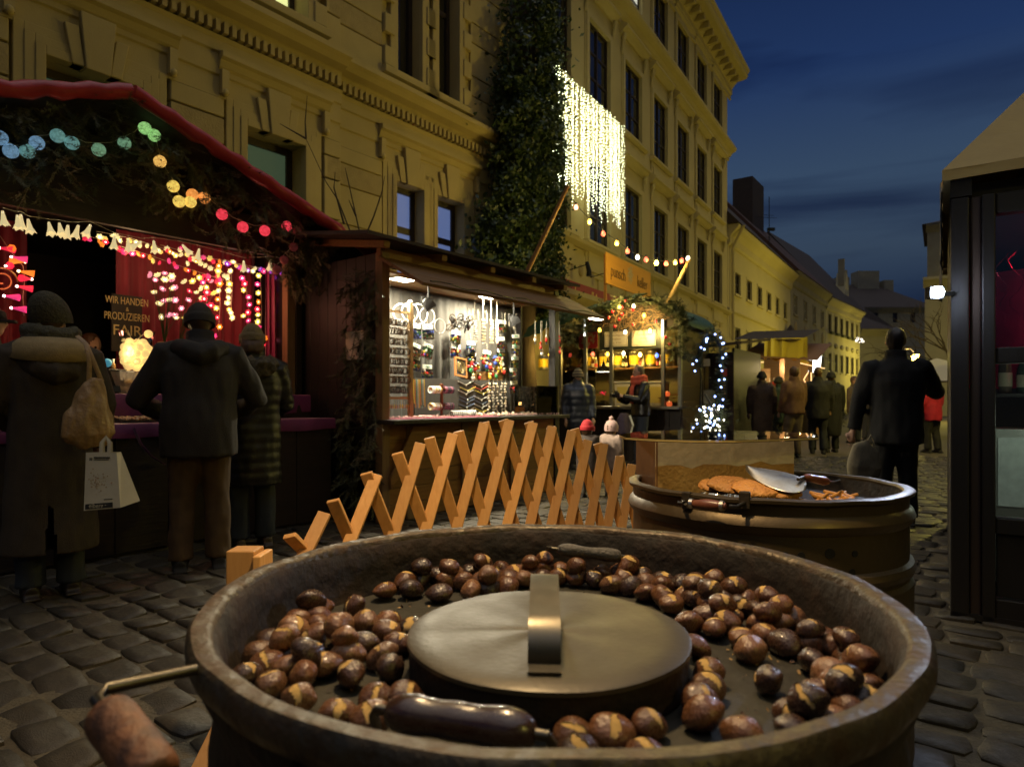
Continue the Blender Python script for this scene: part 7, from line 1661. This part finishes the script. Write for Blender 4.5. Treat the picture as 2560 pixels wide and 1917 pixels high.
def hand(m, wr, d, up, k, curl=.5):
    d = Vector(d).normalized(); up = Vector(up); sd = d.cross(up).normalized(); up = sd.cross(d).normalized()
    p = Vector(wr); m.tube([p-d*.02*k, p+d*.035*k, p+d*.085*k], [(.022*k,.026*k),(.020*k,.036*k),(.016*k,.038*k)], 10)
    for i, L in enumerate((.062,.072,.068,.055)):
        b = p+d*.085*k+sd*(-.030+.020*i)*k; a = curl
        m.tube([b-d*.01*k, b+(d*math.cos(a*.5)-up*math.sin(a*.5))*L*.5*k, b+(d*math.cos(a*.5)-up*math.sin(a*.5))*L*.5*k+(d*math.cos(a*1.4)-up*math.sin(a*1.4))*L*.5*k], [.0095*k,.0088*k,.007*k], 7)
    b = p+d*.02*k-sd*.03*k; m.tube([b, b+(d*.6-sd*.8-up*.3).normalized()*.035*k, b+(d*.9-sd*.4-up*.5).normalized()*.065*k], [.012*k,.010*k,.008*k], 7)
def person(label, loc, face, H, arms=None, coat=None, trousers=None, shoes=None, hat=None, hair=None, lean=0.0, head=(0,0), coat_len=.75, coat_w=1.0, hem_w=None, scarf=None, legs=None, voxel=.014, hs=1.0, fold=.012, quilt=0, extra=None, group=None, boots=0.0, hood=None, slit=False, hz=0.0):
    """stands at loc looking along face (x, y); arms: [(elbow, wrist), ...] left and right in body units of a 1.75 m figure"""
    k = H/1.75; rz = math.atan2(face[1], face[0])-PI/2
    arms = arms or [((-.25,.02,1.12),(-.24,.12,.88)), ((.25,.02,1.12),(.24,.12,.88))]
    legs = legs or [((-.095,.02,.48),(-.10,.0,.09)), ((.095,.02,.48),(.10,.0,.09))]
    def B(p):   # bend the upper body forward from the hips
        x, y, z = p
        if z > .95: a = lean; dz = z-.95; y, z = y+dz*math.sin(a), .95+dz*math.cos(a)
        return Vector((x*k, y*k, z*k))
    hx, hy = head; rot = Matrix.Rotation(hx, 3, 'Z') @ Matrix.Rotation(hy, 3, 'X')
    hc = B((0,.015,1.64))
    def Hd(p): return hc+rot @ (Vector(p)*k*hs)
    m = MB()
    m.tube([B((0,0,.84)),B((0,0,.95)),B((0,.0,1.08)),B((0,.0,1.28)),B((0,-.005,1.42)),B((0,-.005,1.47))], [(.15*k,.10*k),(.17*k,.12*k),(.145*k,.105*k),(.17*k,.12*k),(.15*k,.09*k),(.07*k,.065*k)], 16)
    m.tube([B((0,-.01,1.43)),B((0,.0,1.52)),hc], [.062*k,.055*k,.055*k], 10)
    mh = MB(); mh.ball((0,0,.02), (.074,.094,.105), 16, 12); mh.ball((0,.03,-.055), (.052,.062,.052), 12, 8); mh.tube([(0,.088,.03),(0,.108,-.012),(0,.095,-.025)], [.008,.015,.012], 8)
    for s in (-1,1): mh.ball((s*.076,-.005,.0), (.012,.020,.032), 8, 6)
    mh.ball((0,.088,-.055), (.022,.012,.008), 8, 6)
    b = len(m.v); m.v += [tuple(Hd(v)) for v in mh.v]; m.f += [tuple(b+i for i in f) for f in mh.f]; m.mi += mh.mi
    sh = [B((-.185,0,1.41)), B((.185,0,1.41))]
    AR = []
    for i, (e, w) in enumerate(arms):
        e, w = B(e), B(w); AR.append((sh[i], e, w)); m.tube([sh[i], sh[i].lerp(e,.5), e, w], [.055*k,.046*k,.040*k,.028*k], 10)
        hand(m, w, w-e, Vector((0,0,1)) if abs((w-e).normalized().z) < .8 else Vector((0,1,0)), k)
    for i, (kn, an) in enumerate(legs):
        kn, an = B(kn), B(an); hp = B(((-1)**(i+1)*.085,0,.88)); m.tube([hp, kn, an], [.085*k,.058*k,.042*k], 12); m.tube([an+Vector((0,-.05*k,-.045*k)), an+Vector((0,.06*k,-.05*k)), an+Vector((0,.15*k,-.065*k))], [.036*k,.042*k,.026*k], 8)
    body = remesh(m, voxel, 3); body.materials.append(M['skin'])
    o = link('person', body, None, loc, rz); tag(o, label, 'person', group)
    for s in (-1,1):
        e = MB(); e.ball((0,0,0), .0105*k, 8, 6); q = e.build('eye', M['ink'], o, Hd((s*.033,.084,.022)), smooth=60)
    seed = R.uniform(0,50)
    if trousers:
        m = MB()
        for i, (kn, an) in enumerate(legs):
            kn, an = B(kn), B(an); hp = B(((-1)**(i+1)*.082,0,.90)); m.tube([hp, hp.lerp(kn,.5), kn, kn.lerp(an,.6), an+Vector((0,0,-.02*k))], [.108*k,.098*k,.080*k,.076*k,.080*k], 14)
        m.tube([B((0,0,.80)),B((0,0,.9)),B((0,0,1.0))], [(.15*k,.115*k),(.175*k,.13*k),(.16*k,.12*k)], 16)
        part_mesh('trousers', remesh(m, voxel*1.1, 2, fold*.9, 11, seed), trousers, o)
    if shoes:
        for i, (kn, an) in enumerate(legs):
            an = B(an); kn = B(kn); m = MB(); m.tube([an+Vector((0,-.075*k,-.05*k)), an+Vector((0,.02*k,-.04*k)), an+Vector((0,.10*k,-.055*k)), an+Vector((0,.185*k,-.068*k))], [.040*k,.052*k,.046*k,.024*k], 10)
            m.box(an.x-.045*k,an.x+.045*k,an.y-.11*k,an.y+.18*k,an.z-.09*k,an.z-.07*k)
            m.tube([an+Vector((0,0,-.04*k)), an+Vector((0,0,.05*k+boots*k*.0)), an.lerp(kn, boots if boots else .15)], [.055*k,.055*k,.068*k], 12)
            part_mesh('boot' if boots else 'shoe', remesh(m, max(.012,voxel*.9), 2, fold*.4 if boots else 0, 14, seed), shoes, o)
    if coat:
        m = MB(); hw = hem_w or (.19*coat_w); z0 = coat_len
        P_ = [(z0, hw, hw*.78), (z0*.6+.95*.4, (hw+.185*coat_w)/2+.01, .155*coat_w), (.95,.195*coat_w,.15*coat_w),(1.1,.185*coat_w,.145*coat_w),(1.28,.205*coat_w,.155*coat_w),(1.38,.195*coat_w,.135*coat_w),(1.45,.13*coat_w,.10*coat_w),(1.50,.092,.09),(1.545,.088,.085),(1.575,.084,.082)]
        if z0 > .93: P_ = [(z0,hw,hw*.78)]+P_[3:]
        m.tube([B((0,-.005,p[0])) for p in P_], [(p[1]*k,p[2]*k) for p in P_], 20)
        for s_, e, w in AR:
            d = (w-e); m.tube([s_+Vector((0,0,.01*k))-Vector((math.copysign(.05,s_.x)*k,0,0)), s_, s_.lerp(e,.5), e, e.lerp(w,.5), e.lerp(w,.97)], [.085*k,.088*k*coat_w,.080*k*coat_w,.072*k,.064*k,.055*k], 12)
        if quilt:
            b_ = [Vector(v) for v in m.v]
        cm = remesh(m, voxel, 3, fold, 8, seed)
        if quilt:
            for v in cm.vertices: v.co += v.normal*.007*abs(math.sin(v.co.z/k*PI/quilt))
        if slit:
            bm = bmesh.new(); bm.from_mesh(cm)
            dl = [f for f in bm.faces if f.calc_center_median().y < 0 and abs(f.calc_center_median().x+.02) < .035*max(0,(.62*k-f.calc_center_median().z)/(.4*k)) and f.calc_center_median().z < .62*k]
            bmesh.ops.delete(bm, geom=dl, context='FACES'); bm.to_mesh(cm); bm.free(); cm.shade_smooth()
        part_mesh('coat', cm, coat, o)
    if hat:
        st, mt = hat; m = MB()
        if st == 'beanie':
            n = 40
            for i in range(12):
                t = i/11*PI/2
                for j in range(n): a = 2*PI*j/n; rb = 1+.03*math.cos(j*PI); m.v.append((.088*math.cos(t)*math.cos(a)*rb, .108*math.cos(t)*math.sin(a)*rb-.012*math.sin(t), .02+.118*math.sin(t)))
            for i in range(11):
                for j in range(n): j2 = (j+1) % n; m.face(i*n+j, i*n+j2, (i+1)*n+j2, (i+1)*n+j)
            m.lathe([(.088,-.0),(.098,.0),(.100,.03),(.098,.055),(.088,.058)], 30); m.v[-150:] = [(x, y*1.16, z) for x, y, z in m.v[-150:]]
        elif st == 'slouch':
            n = 44
            for i in range(14):
                t = -.25+i/13*(PI/2+.25)
                for j in range(n): a = 2*PI*j/n; rb = 1+.035*math.cos(j*PI); m.v.append((.098*math.cos(t)*math.cos(a)*rb, .122*math.cos(t)*math.sin(a)*rb-.035*math.sin(t), .03+.135*math.sin(t)+.02*math.cos(t)*-math.sin(a)*0))
            for i in range(13):
                for j in range(n): j2 = (j+1) % n; m.face(i*n+j, i*n+j2, (i+1)*n+j2, (i+1)*n+j)
        elif st == 'cap':
            m.lathe([(.088,.02),(.092,.05),(.085,.09),(.055,.115),(.001,.122)], 24); m.v = [(x, y*1.2, z) for x, y, z in m.v]; m.prism([(-.07,.03),(.07,.03),(.06,.042),(-.06,.042)], .08, .16)
        elif st == 'pom':
            m.lathe([(.09,-.02),(.098,.02),(.092,.06),(.07,.10),(.035,.125),(.001,.13)], 26); m.v = [(x, y*1.12, z) for x, y, z in m.v]; m.ball((0,-.02,.14), .032, 10, 8)
        m.v = [tuple(Hd((x, y, z*1.12-.028+.0*y))) for x, y, z in m.v]; m.build('hat', mt, o, smooth=70)
    if hair:
        m = MB(); L_ = hair[0]; m.ball((0,-.018,.0 if hat else .03), (.079,.094,.088) if hat else (.084,.098,.108), 18, 12)
        m.tube([(0,-.03,.02),(0,-.05,-.05),(0,-.042,-.095)], [(.072,.05),(.062,.04),(.045,.025)], 12)
        if L_ > 0: m.tube([(0,-.04,.03),(0,-.075,-.08),(0,-.085,-.08-L_)], [(.08,.05),(.09,.045),(.06,.03)], 14)
        me_v = [tuple(Hd(v)) for v in m.v]; m.v = me_v; hm = remesh(m, .012, 2, .006, 30, seed, (1,1,.2))
        bm = bmesh.new(); bm.from_mesh(hm); inv = rot.inverted()
        dl = [f for f in bm.faces if (lambda q: q.y > .045 and q.z < .075)(inv @ (f.calc_center_median()-hc)/(k*hs))]; bmesh.ops.delete(bm, geom=dl, context='FACES'); bm.to_mesh(hm); bm.free(); part_mesh('hair', hm, hair[1], o)
    if scarf:
        m = MB(); n = 30
        for q, (rr, zz, th) in enumerate(((.118,1.475,.046),(.112,1.545,.044))):
            pts = [B((rr*math.cos(2*PI*i/n), rr*.95*math.sin(2*PI*i/n)+.005, zz+.012*math.sin(4*PI*i/n+q))) for i in range(n+1)]
            m.tube(pts, [th*k*(1+.12*math.sin(i*2.1)) for i in range(n+1)], 10)
        if scarf[0] == 'tail': m.tube([B((0,.10,1.47)),B((-.02,.16,1.36)),B((-.01,.18,1.2)),B((.0,.17,1.08))], [(.05*k,.02*k),(.07*k,.02*k),(.065*k,.018*k),(.06*k,.016*k)], 10)
        part_mesh('scarf', remesh(m, voxel*.9, 1, .006, 40, seed, (1,1,1)), scarf[1], o)
    if hood:
        m = MB(); m.tube([B((x_,y_,z_+hz)) for x_,y_,z_ in ((-.11,.03,1.44),(-.12,-.08,1.45),(-.06,-.15,1.42),(0,-.17,1.40),(.06,-.15,1.42),(.12,-.08,1.45),(.11,.03,1.44))], [.045*k,.06*k,.075*k,.08*k,.075*k,.06*k,.045*k], 12)
        part_mesh('hood', remesh(m, voxel, 2, hood[1], 26 if hood[1] > .012 else 9, seed, (1,1,1)), hood[0], o)
    return o, B
def coatm(name, c, c2=None, rough=.8, **kw): return mat(name, c, rough, col2=c2 or tuple(x*.6 for x in c), scale=14, bump=.3, bscale=160, **kw)
def people():
    fA = (-.66,.75)
    # woman in the long brown coat
    p = Vector(((128-CX)/F*3.72, 3.72, 0))
    brown = coatm('coat_brown', (.050,.032,.016)); olive = mat('knit_olive', (.075,.062,.036), .9, col2=(.035,.03,.018), scale=55, bump=1.0, bscale=70); jeans = coatm('jeans', (.030,.038,.055)); black = coatm('black_wool', (.014,.011,.009)); boot = coatm('boot_leather', (.03,.020,.013), rough=.45)
    knit = mat('knit_scarf', (.095,.085,.055), .9, col2=(.05,.045,.028), scale=80, bump=1.2, bscale=90)
    o, B = person('person in a long dark brown coat, ribbed knit hat and thick scarf', p, fA, 1.67, coat=brown, coat_len=.27, hem_w=.25, coat_w=1.06, trousers=jeans, shoes=boot, hat=('slouch', olive), scarf=('loop', knit), hood=(brown, .012), hz=-.085, slit=True, head=(-.75,.1), hair=(.0, M['hair']), arms=[((-.27,.03,1.12),(-.18,.24,1.0)),((.27,.0,1.12),(.25,.10,.86))], fold=.011, voxel=.013)
    # beige collar fold
    m = MB()
    for i in range(25):
        a = PI*(1.02+.96*i/24); q = Vector((math.cos(a)*.155, math.sin(a)*.165-.0, 1.42)); dr = .075+.035*math.sin(PI*i/24); m.v += [tuple(B((q.x*.90, q.y*.88, 1.505))), tuple(B((q.x*1.18, q.y*1.14, 1.485-dr*.2))), tuple(B((q.x*1.34, q.y*1.30, 1.475-dr)))]
    for i in range(24): a = i*3; m.face(a,a+3,a+4,a+1); m.face(a+1,a+4,a+5,a+2)
    c = m.build('collar', coatm('beige_lining', (.36,.25,.11)), o, smooth=70); md = c.modifiers.new('s','SOLIDIFY'); md.thickness = .012
    # tan shoulder bag
    q = P(228, 1040, 3.60); bag = thing('shoulder_bag', 'tan leather slouchy shoulder bag hanging on the person in the long brown coat', 'bag', (q.x,q.y,q.z), math.atan2(fA[1],fA[0])-PI/2)
    tan = mat('tan_leather', (.36,.215,.085), .42, col2=(.25,.14,.05), scale=14, bump=.5, bscale=60)
    m = MB(); top = P(232,945,3.6).z-q.z; bot = P(225,1118,3.6).z-q.z
    m.tube([(0.02,0,top),(.015,0,top*.8),(.0,0,top*.4),(-.01,0,0),(-.01,0,bot*.6),(0,0,bot)], [(.035,.02),(.055,.035),(.085,.055),(.118,.07),(.128,.075),(.07,.05)], 22); part_mesh('pouch', remesh(m, .008, 2, .013, 11, 3, (1.6,1.6,.5)), tan, bag)
    for s in (-1,1): MB().tube([(.02+s*.03,0,top-.02),(.0+s*.008,.0,top+.10),(-.02,.03,P(195,850,3.6).z-q.z-.02),(-.05,.10,P(178,820,3.6).z-q.z-.04)], [(.012,.005)]*4, 6).build('strap', tan, bag, smooth=60)
    # printed paper bag
    q = P(280, 1272, 3.52); pb = thing('paper_bag', 'white printed paper carrier bag held by the person in the long brown coat', 'paper bag', q, .10)
    h = P(262,1130,3.52).z-q.z; w = .125; dpt = .045
    pap = mat('bag_paper', (.60,.53,.40), .75, col2=(.52,.45,.33), scale=6, bump=.25, bscale=10)
    m = MB(); m.add([(-w*.95,-dpt,0),(w*.55,-dpt-.01,.015),(w*.98,dpt,.035),(-w*.6,dpt,.02),(-w,-.012,h),(w*.25,-.016,h*.99),(w*.32,.012,h),(-w*.8,.012,h)], [(0,1,5,4),(1,2,6,5),(2,3,7,6),(3,0,4,7),(0,3,2,1)]); m.build('bag', pap, pb)
    def onb(u, v, off=.0025):
        a = Vector((-w*.95,-dpt,0)).lerp(Vector((w*.55,-dpt-.01,.015)), u); b = Vector((-w,-.012,h)).lerp(Vector((w*.25,-.016,h*.99)), u); return a.lerp(b, v)-Vector((0,off,0))
    m = MB(); m.quad(onb(.04,.02),onb(.80,.02),onb(.80,.11),onb(.04,.11)); m.build('print_band', M['ink'], pb)
    tx = text('lettering', 'eiberg.at', .034, pap, pb, onb(.42,.065,.004), ext=.0004, squash=.85)
    brn = mat('print_brown', (.30,.13,.05), .8, col2=(.5,.38,.22), scale=30)
    r = random.Random(2); m = MB()
    for i in range(60):
        u, v = r.gauss(.40,.17), r.gauss(.48,.10)
        if .08 < u < .8: s = r.uniform(.008,.022); m.quad(onb(u-s,v-s*.6),onb(u+s,v-s*.3),onb(u+s*.8,v+s*.6),onb(u-s,v+s*.5))
    m.build('print_picture', brn, pb)
    m = MB()
    for i in range(3): m.quad(onb(.12,.90-i*.018),onb(.22,.90-i*.018),onb(.22,.91-i*.018),onb(.12,.91-i*.018))
    m.quad(onb(.26,.90),onb(.78,.90),onb(.78,.925),onb(.26,.925)); m.quad(onb(.26,.87),onb(.74,.87),onb(.74,.885),onb(.26,.885)); m.quad(onb(.55,.16),onb(.8,.16),onb(.8,.175),onb(.55,.175)); m.build('print_text', M['ink'], pb)
    for s in (-1,1): MB().tube([(-.05,.012*s,h-.01),(-.05,.006*s,h+.05),(-.03,0,h+.08),(-.01,.006*s,h+.05),(-.01,.012*s,h-.01)], [(.010,.0015)]*5, 4).build('bag_handle', pap, pb)
    # man in dark jacket
    p = Vector(((500-CX)/F*4.3, 4.3, 0)); jk = coatm('jacket_dark', (.021,.014,.009)); tr = coatm('trousers_brown', (.105,.058,.024)); capm = coatm('cap_brown', (.035,.025,.013))
    person('broad person in dark jacket, brown trousers and beanie at the gabled stall', p, (-.45,.89), 1.74, coat=jk, coat_len=.74, coat_w=1.18, hem_w=.235, trousers=tr, shoes=black, hat=('beanie', capm), lean=.14, head=(0,-.25), hair=(0, M['hair']), arms=[((-.36,.08,1.10),(-.22,.34,1.02)),((.36,.08,1.10),(.22,.34,1.02))], legs=[((-.10,.02,.48),(-.115,0,.09)),((.10,.02,.48),(.115,.02,.09))], fold=.014, hood=(jk,.01), voxel=.014)
    # woman in quilted coat
    p = Vector(((632-CX)/F*4.95, 4.95, 0)); qc = coatm('quilted_black', (.008,.007,.006), rough=.38); fur = mat('fur', (.13,.10,.06), .95, col2=(.05,.04,.025), scale=60, bump=1.5, bscale=140)
    person('person in a black quilted coat with fur hood, beige beanie, jeans and high boots', p, (-.55,.83), 1.66, coat=qc, coat_len=.50, coat_w=1.03, hem_w=.215, quilt=.075, trousers=jeans, shoes=coatm('boot_brown', (.06,.035,.018), rough=.5), boots=.82, hat=('beanie', mat('beanie_beige', (.20,.14,.065), .9, col2=(.14,.10,.045), scale=60, bump=.8)), hood=(fur,.03), head=(-.2,-.15), hair=(.05, M['hair']), arms=[((-.25,.08,1.12),(-.10,.30,1.05)),((.27,.05,1.12),(.16,.28,1.02))])
    # vendor and the passer at the frame edge
    v = F1.loc(F1.s(225,.75), .75); person('vendor in a dark quilted jacket standing inside the gabled stall', v, (.7,-.7), 1.66, coat=coatm('vendor_jacket', (.045,.026,.014), rough=.4), coat_len=.8, quilt=.09, trousers=black, shoes=black, hair=(.22, M['hair']), head=(.6,-.25), arms=[((-.25,.1,1.15),(-.12,.3,1.05)),((.25,.1,1.15),(.12,.3,1.05))], voxel=.016)
    p = Vector(((-38-CX)/F*4.5, 4.5, 0)); person('person in a green jacket and dark cap half seen beside the long brown coat', p, (.75,.4), 1.74, coat=coatm('green_jacket', (.035,.045,.03)), trousers=black, shoes=black, hat=('cap', black), hair=(0, M['hair']), voxel=.016)
    # at the punch stall
    p = Vector(((1445-CX)/F*10.6, 10.6, 0)); person('person in a shiny dark blue padded jacket and striped beanie before the punch stall', p, (.05,-1), 1.60, coat=coatm('blue_jacket', (.028,.034,.055), rough=.32), coat_len=.72, coat_w=1.15, quilt=.11, trousers=black, shoes=black, hat=('beanie', mat('striped_knit', (.28,.22,.13), .9, col2=(.03,.026,.02), scale=22, stretch=(.01,.01,2), width=.04)), hood=(coatm('dark_fur', (.03,.026,.022)), .03), head=(.1,-.2), voxel=.02)
    p = Vector(((1602-CX)/F*11.2, 11.2, 0)); fc = (-.96,-.28)
    o, B = person('person in a black leather jacket with coral scarf holding a camera', p, fc, 1.67, coat=coatm('leather_black', (.014,.012,.011), rough=.25), coat_len=.86, coat_w=1.08, trousers=jeans, shoes=black, hair=(.02, mat('hair_grey', (.16,.12,.07), .5, col2=(.08,.06,.035), scale=30)), scarf=('tail', mat('coral', (.72,.13,.07), .8, col2=(.5,.07,.04), scale=30)), lean=.05, arms=[((-.27,.16,1.15),(-.07,.38,1.22)),((.27,.16,1.12),(.07,.38,1.20))], voxel=.017)
    M_ = o.matrix_basis; q = Matrix.Translation(p) @ Matrix.Rotation(math.atan2(fc[1],fc[0])-PI/2, 4, 'Z') @ B((0,.46,1.24)); cm = thing('handheld_camera', 'black camera held by the person with the coral scarf', 'camera', q, math.atan2(fc[1],fc[0])-PI/2)
    MB().box(-.07,.07,-.03,.04,-.045,.045).build('body', M['blk'], cm, bevel=.008); MB().tube([(0,.04,0),(0,.10,0)], .035, 14).build('lens', M['blk'], cm, smooth=40); MB().box(-.025,.025,-.02,.03,.045,.07).build('viewfinder', M['blk'], cm)
    q = Vector(((1560-CX)/F*11.0, 11.0, CH+(HZ-1062)/F*11)); rs = thing('rucksack', 'purple and grey rucksack hanging beside the coral scarf wearer', 'rucksack', q, .4)
    m = MB(); m.tube([(0,0,.2),(0,0,.1),(0,0,-.12),(0,0,-.2)], [(.07,.05),(.13,.09),(.14,.1),(.08,.06)], 14); part_mesh('bag', remesh(m, .015, 2, .015, 9, 1), coatm('rucksack_cloth', (.09,.06,.09)), rs); MB().tube([(.06,-.08,.16),(.1,-.12,0),(.07,-.09,-.14)], [(.02,.005)]*3, 6).build('strap', M['white'], rs)
    # two small children
    for px, py, H, lab, hm, cm2, fc in ((1468,1243,.83,'small child with a bright red cap and dark jacket behind the lattice fence', mat('red_cap', (.42,.012,.018), .8, col2=(.3,.008,.012), scale=40), coatm('child_dark', (.06,.04,.03)), (.5,.86)), (1528,1238,.83,'small child in pale pink hat and pale pink jacket behind the lattice fence', mat('pink_cap', (.62,.42,.36), .85, col2=(.5,.32,.28), scale=40), coatm('child_pink', (.55,.40,.32)), (.6,.8))):
        g = G(px, py); person(lab, g, fc, H*1.0, coat=cm2, coat_len=.62, coat_w=1.35, trousers=coatm('child_trousers', (.10,.085,.06)), shoes=black, hat=('pom' if 'pink' in lab else 'beanie', hm), hair=(0, M['hair']), head=(0,-.1), voxel=.012, fold=.008, hs=1.75)
        ob = bpy.context.scene.objects
    # tall dark figure by the kiosk, with a pale bag
    p = Vector(((2240-CX)/F*5.85, 5.85, 0)); dk = coatm('overcoat_black', (.004,.0035,.003))
    person('tall person in a black coat seen from behind beside the kiosk, one arm stretched out', p, (.35,.94), 1.72, coat=dk, coat_len=.72, coat_w=1.16, hem_w=.225, trousers=coatm('trousers_black', (.004,.0035,.003)), shoes=black, hair=(0, mat('hair_dark', (.02,.014,.01), .5)), arms=[((-.30,-.02,1.12),(-.34,.02,.84)),((.34,.18,1.20),(.42,.42,1.18))], head=(-.2,0), voxel=.016)
    q = P(2160, 1195, 5.8); wb = thing('carrier_bag', 'pale cloth carrier bag held by the tall person in black', 'bag', q)
    m = MB(); m.tube([(0,0,.0),(0,0,.1),(.02,0,.26),(.06,0,.30)], [(.13,.05),(.155,.06),(.12,.035),(.06,.02)], 18); part_mesh('bag', remesh(m, .012, 2, .016, 8, 6), coatm('bag_cloth', (.30,.25,.15)), wb)
    MB().tube([(.0,0,.28),(.06,0,.38),(.10,0,.28)], .006, 6).build('bag_handle', coatm('bag_cloth', (.30,.25,.15)), wb)
    # strollers down the street
    far = [(1905,13.0,(.2,1),(.10,.06,.035),(.03,.03,.03),1.66,'stroller in a grey-brown coat before the apron stall',.45,('beanie',black)),(1985,12.6,(-.3,.9),(.16,.075,.035),(.14,.10,.06),1.72,'stroller in a brown leather jacket and beige trousers',.85,None),(2045,13.6,(.3,.9),(.012,.010,.010),(.02,.02,.025),1.76,'stroller in a short black jacket in front of the fir tree',.7,None),(2078,14.0,(.1,.9),(.010,.009,.010),(.015,.015,.02),1.70,'stroller in a long black coat in front of the fir tree',.35,('beanie',black)),(2135,17,(.6,-.8),(.12,.09,.05),(.05,.05,.06),1.70,'stroller in a dull beige jacket facing the chestnut stand',.8,None),(2172,18,(-.5,-.8),(.05,.035,.025),(.05,.05,.07),1.66,'stroller in a dark brown jacket and jeans under the far house',.75,('pom',black)),(2332,13.8,(-.3,.95),(.48,.012,.05),(.014,.012,.012),1.62,'stroller in a bright red jacket beyond the kiosk',.72,('beanie',black)),(1948,15.5,(-.8,.5),(.03,.05,.03),(.02,.02,.02),1.64,'stroller in a dark green jacket by the brown stall front',.6,('beanie',olive))]
    for i, (px, Y, fc, c, c2, H, lab, cl, ht) in enumerate(far):
        person(lab, Vector(((px-CX)/F*Y, Y, 0)), fc, H, coat=coatm('stroll_coat%d' % i, c), coat_len=cl, coat_w=1.08, trousers=coatm('stroll_trousers%d' % i, c2), shoes=black, hat=ht, hair=(0, M['hair']), voxel=.024, fold=.014, legs=[((-.10,.05+.03*(i % 3),.48),(-.10,.04-.08*(i % 2),.09)),((.10,.02,.48),(.10,-.06+.1*(i % 2),.09))])
people()
bpy.data.scenes.remove(TS)
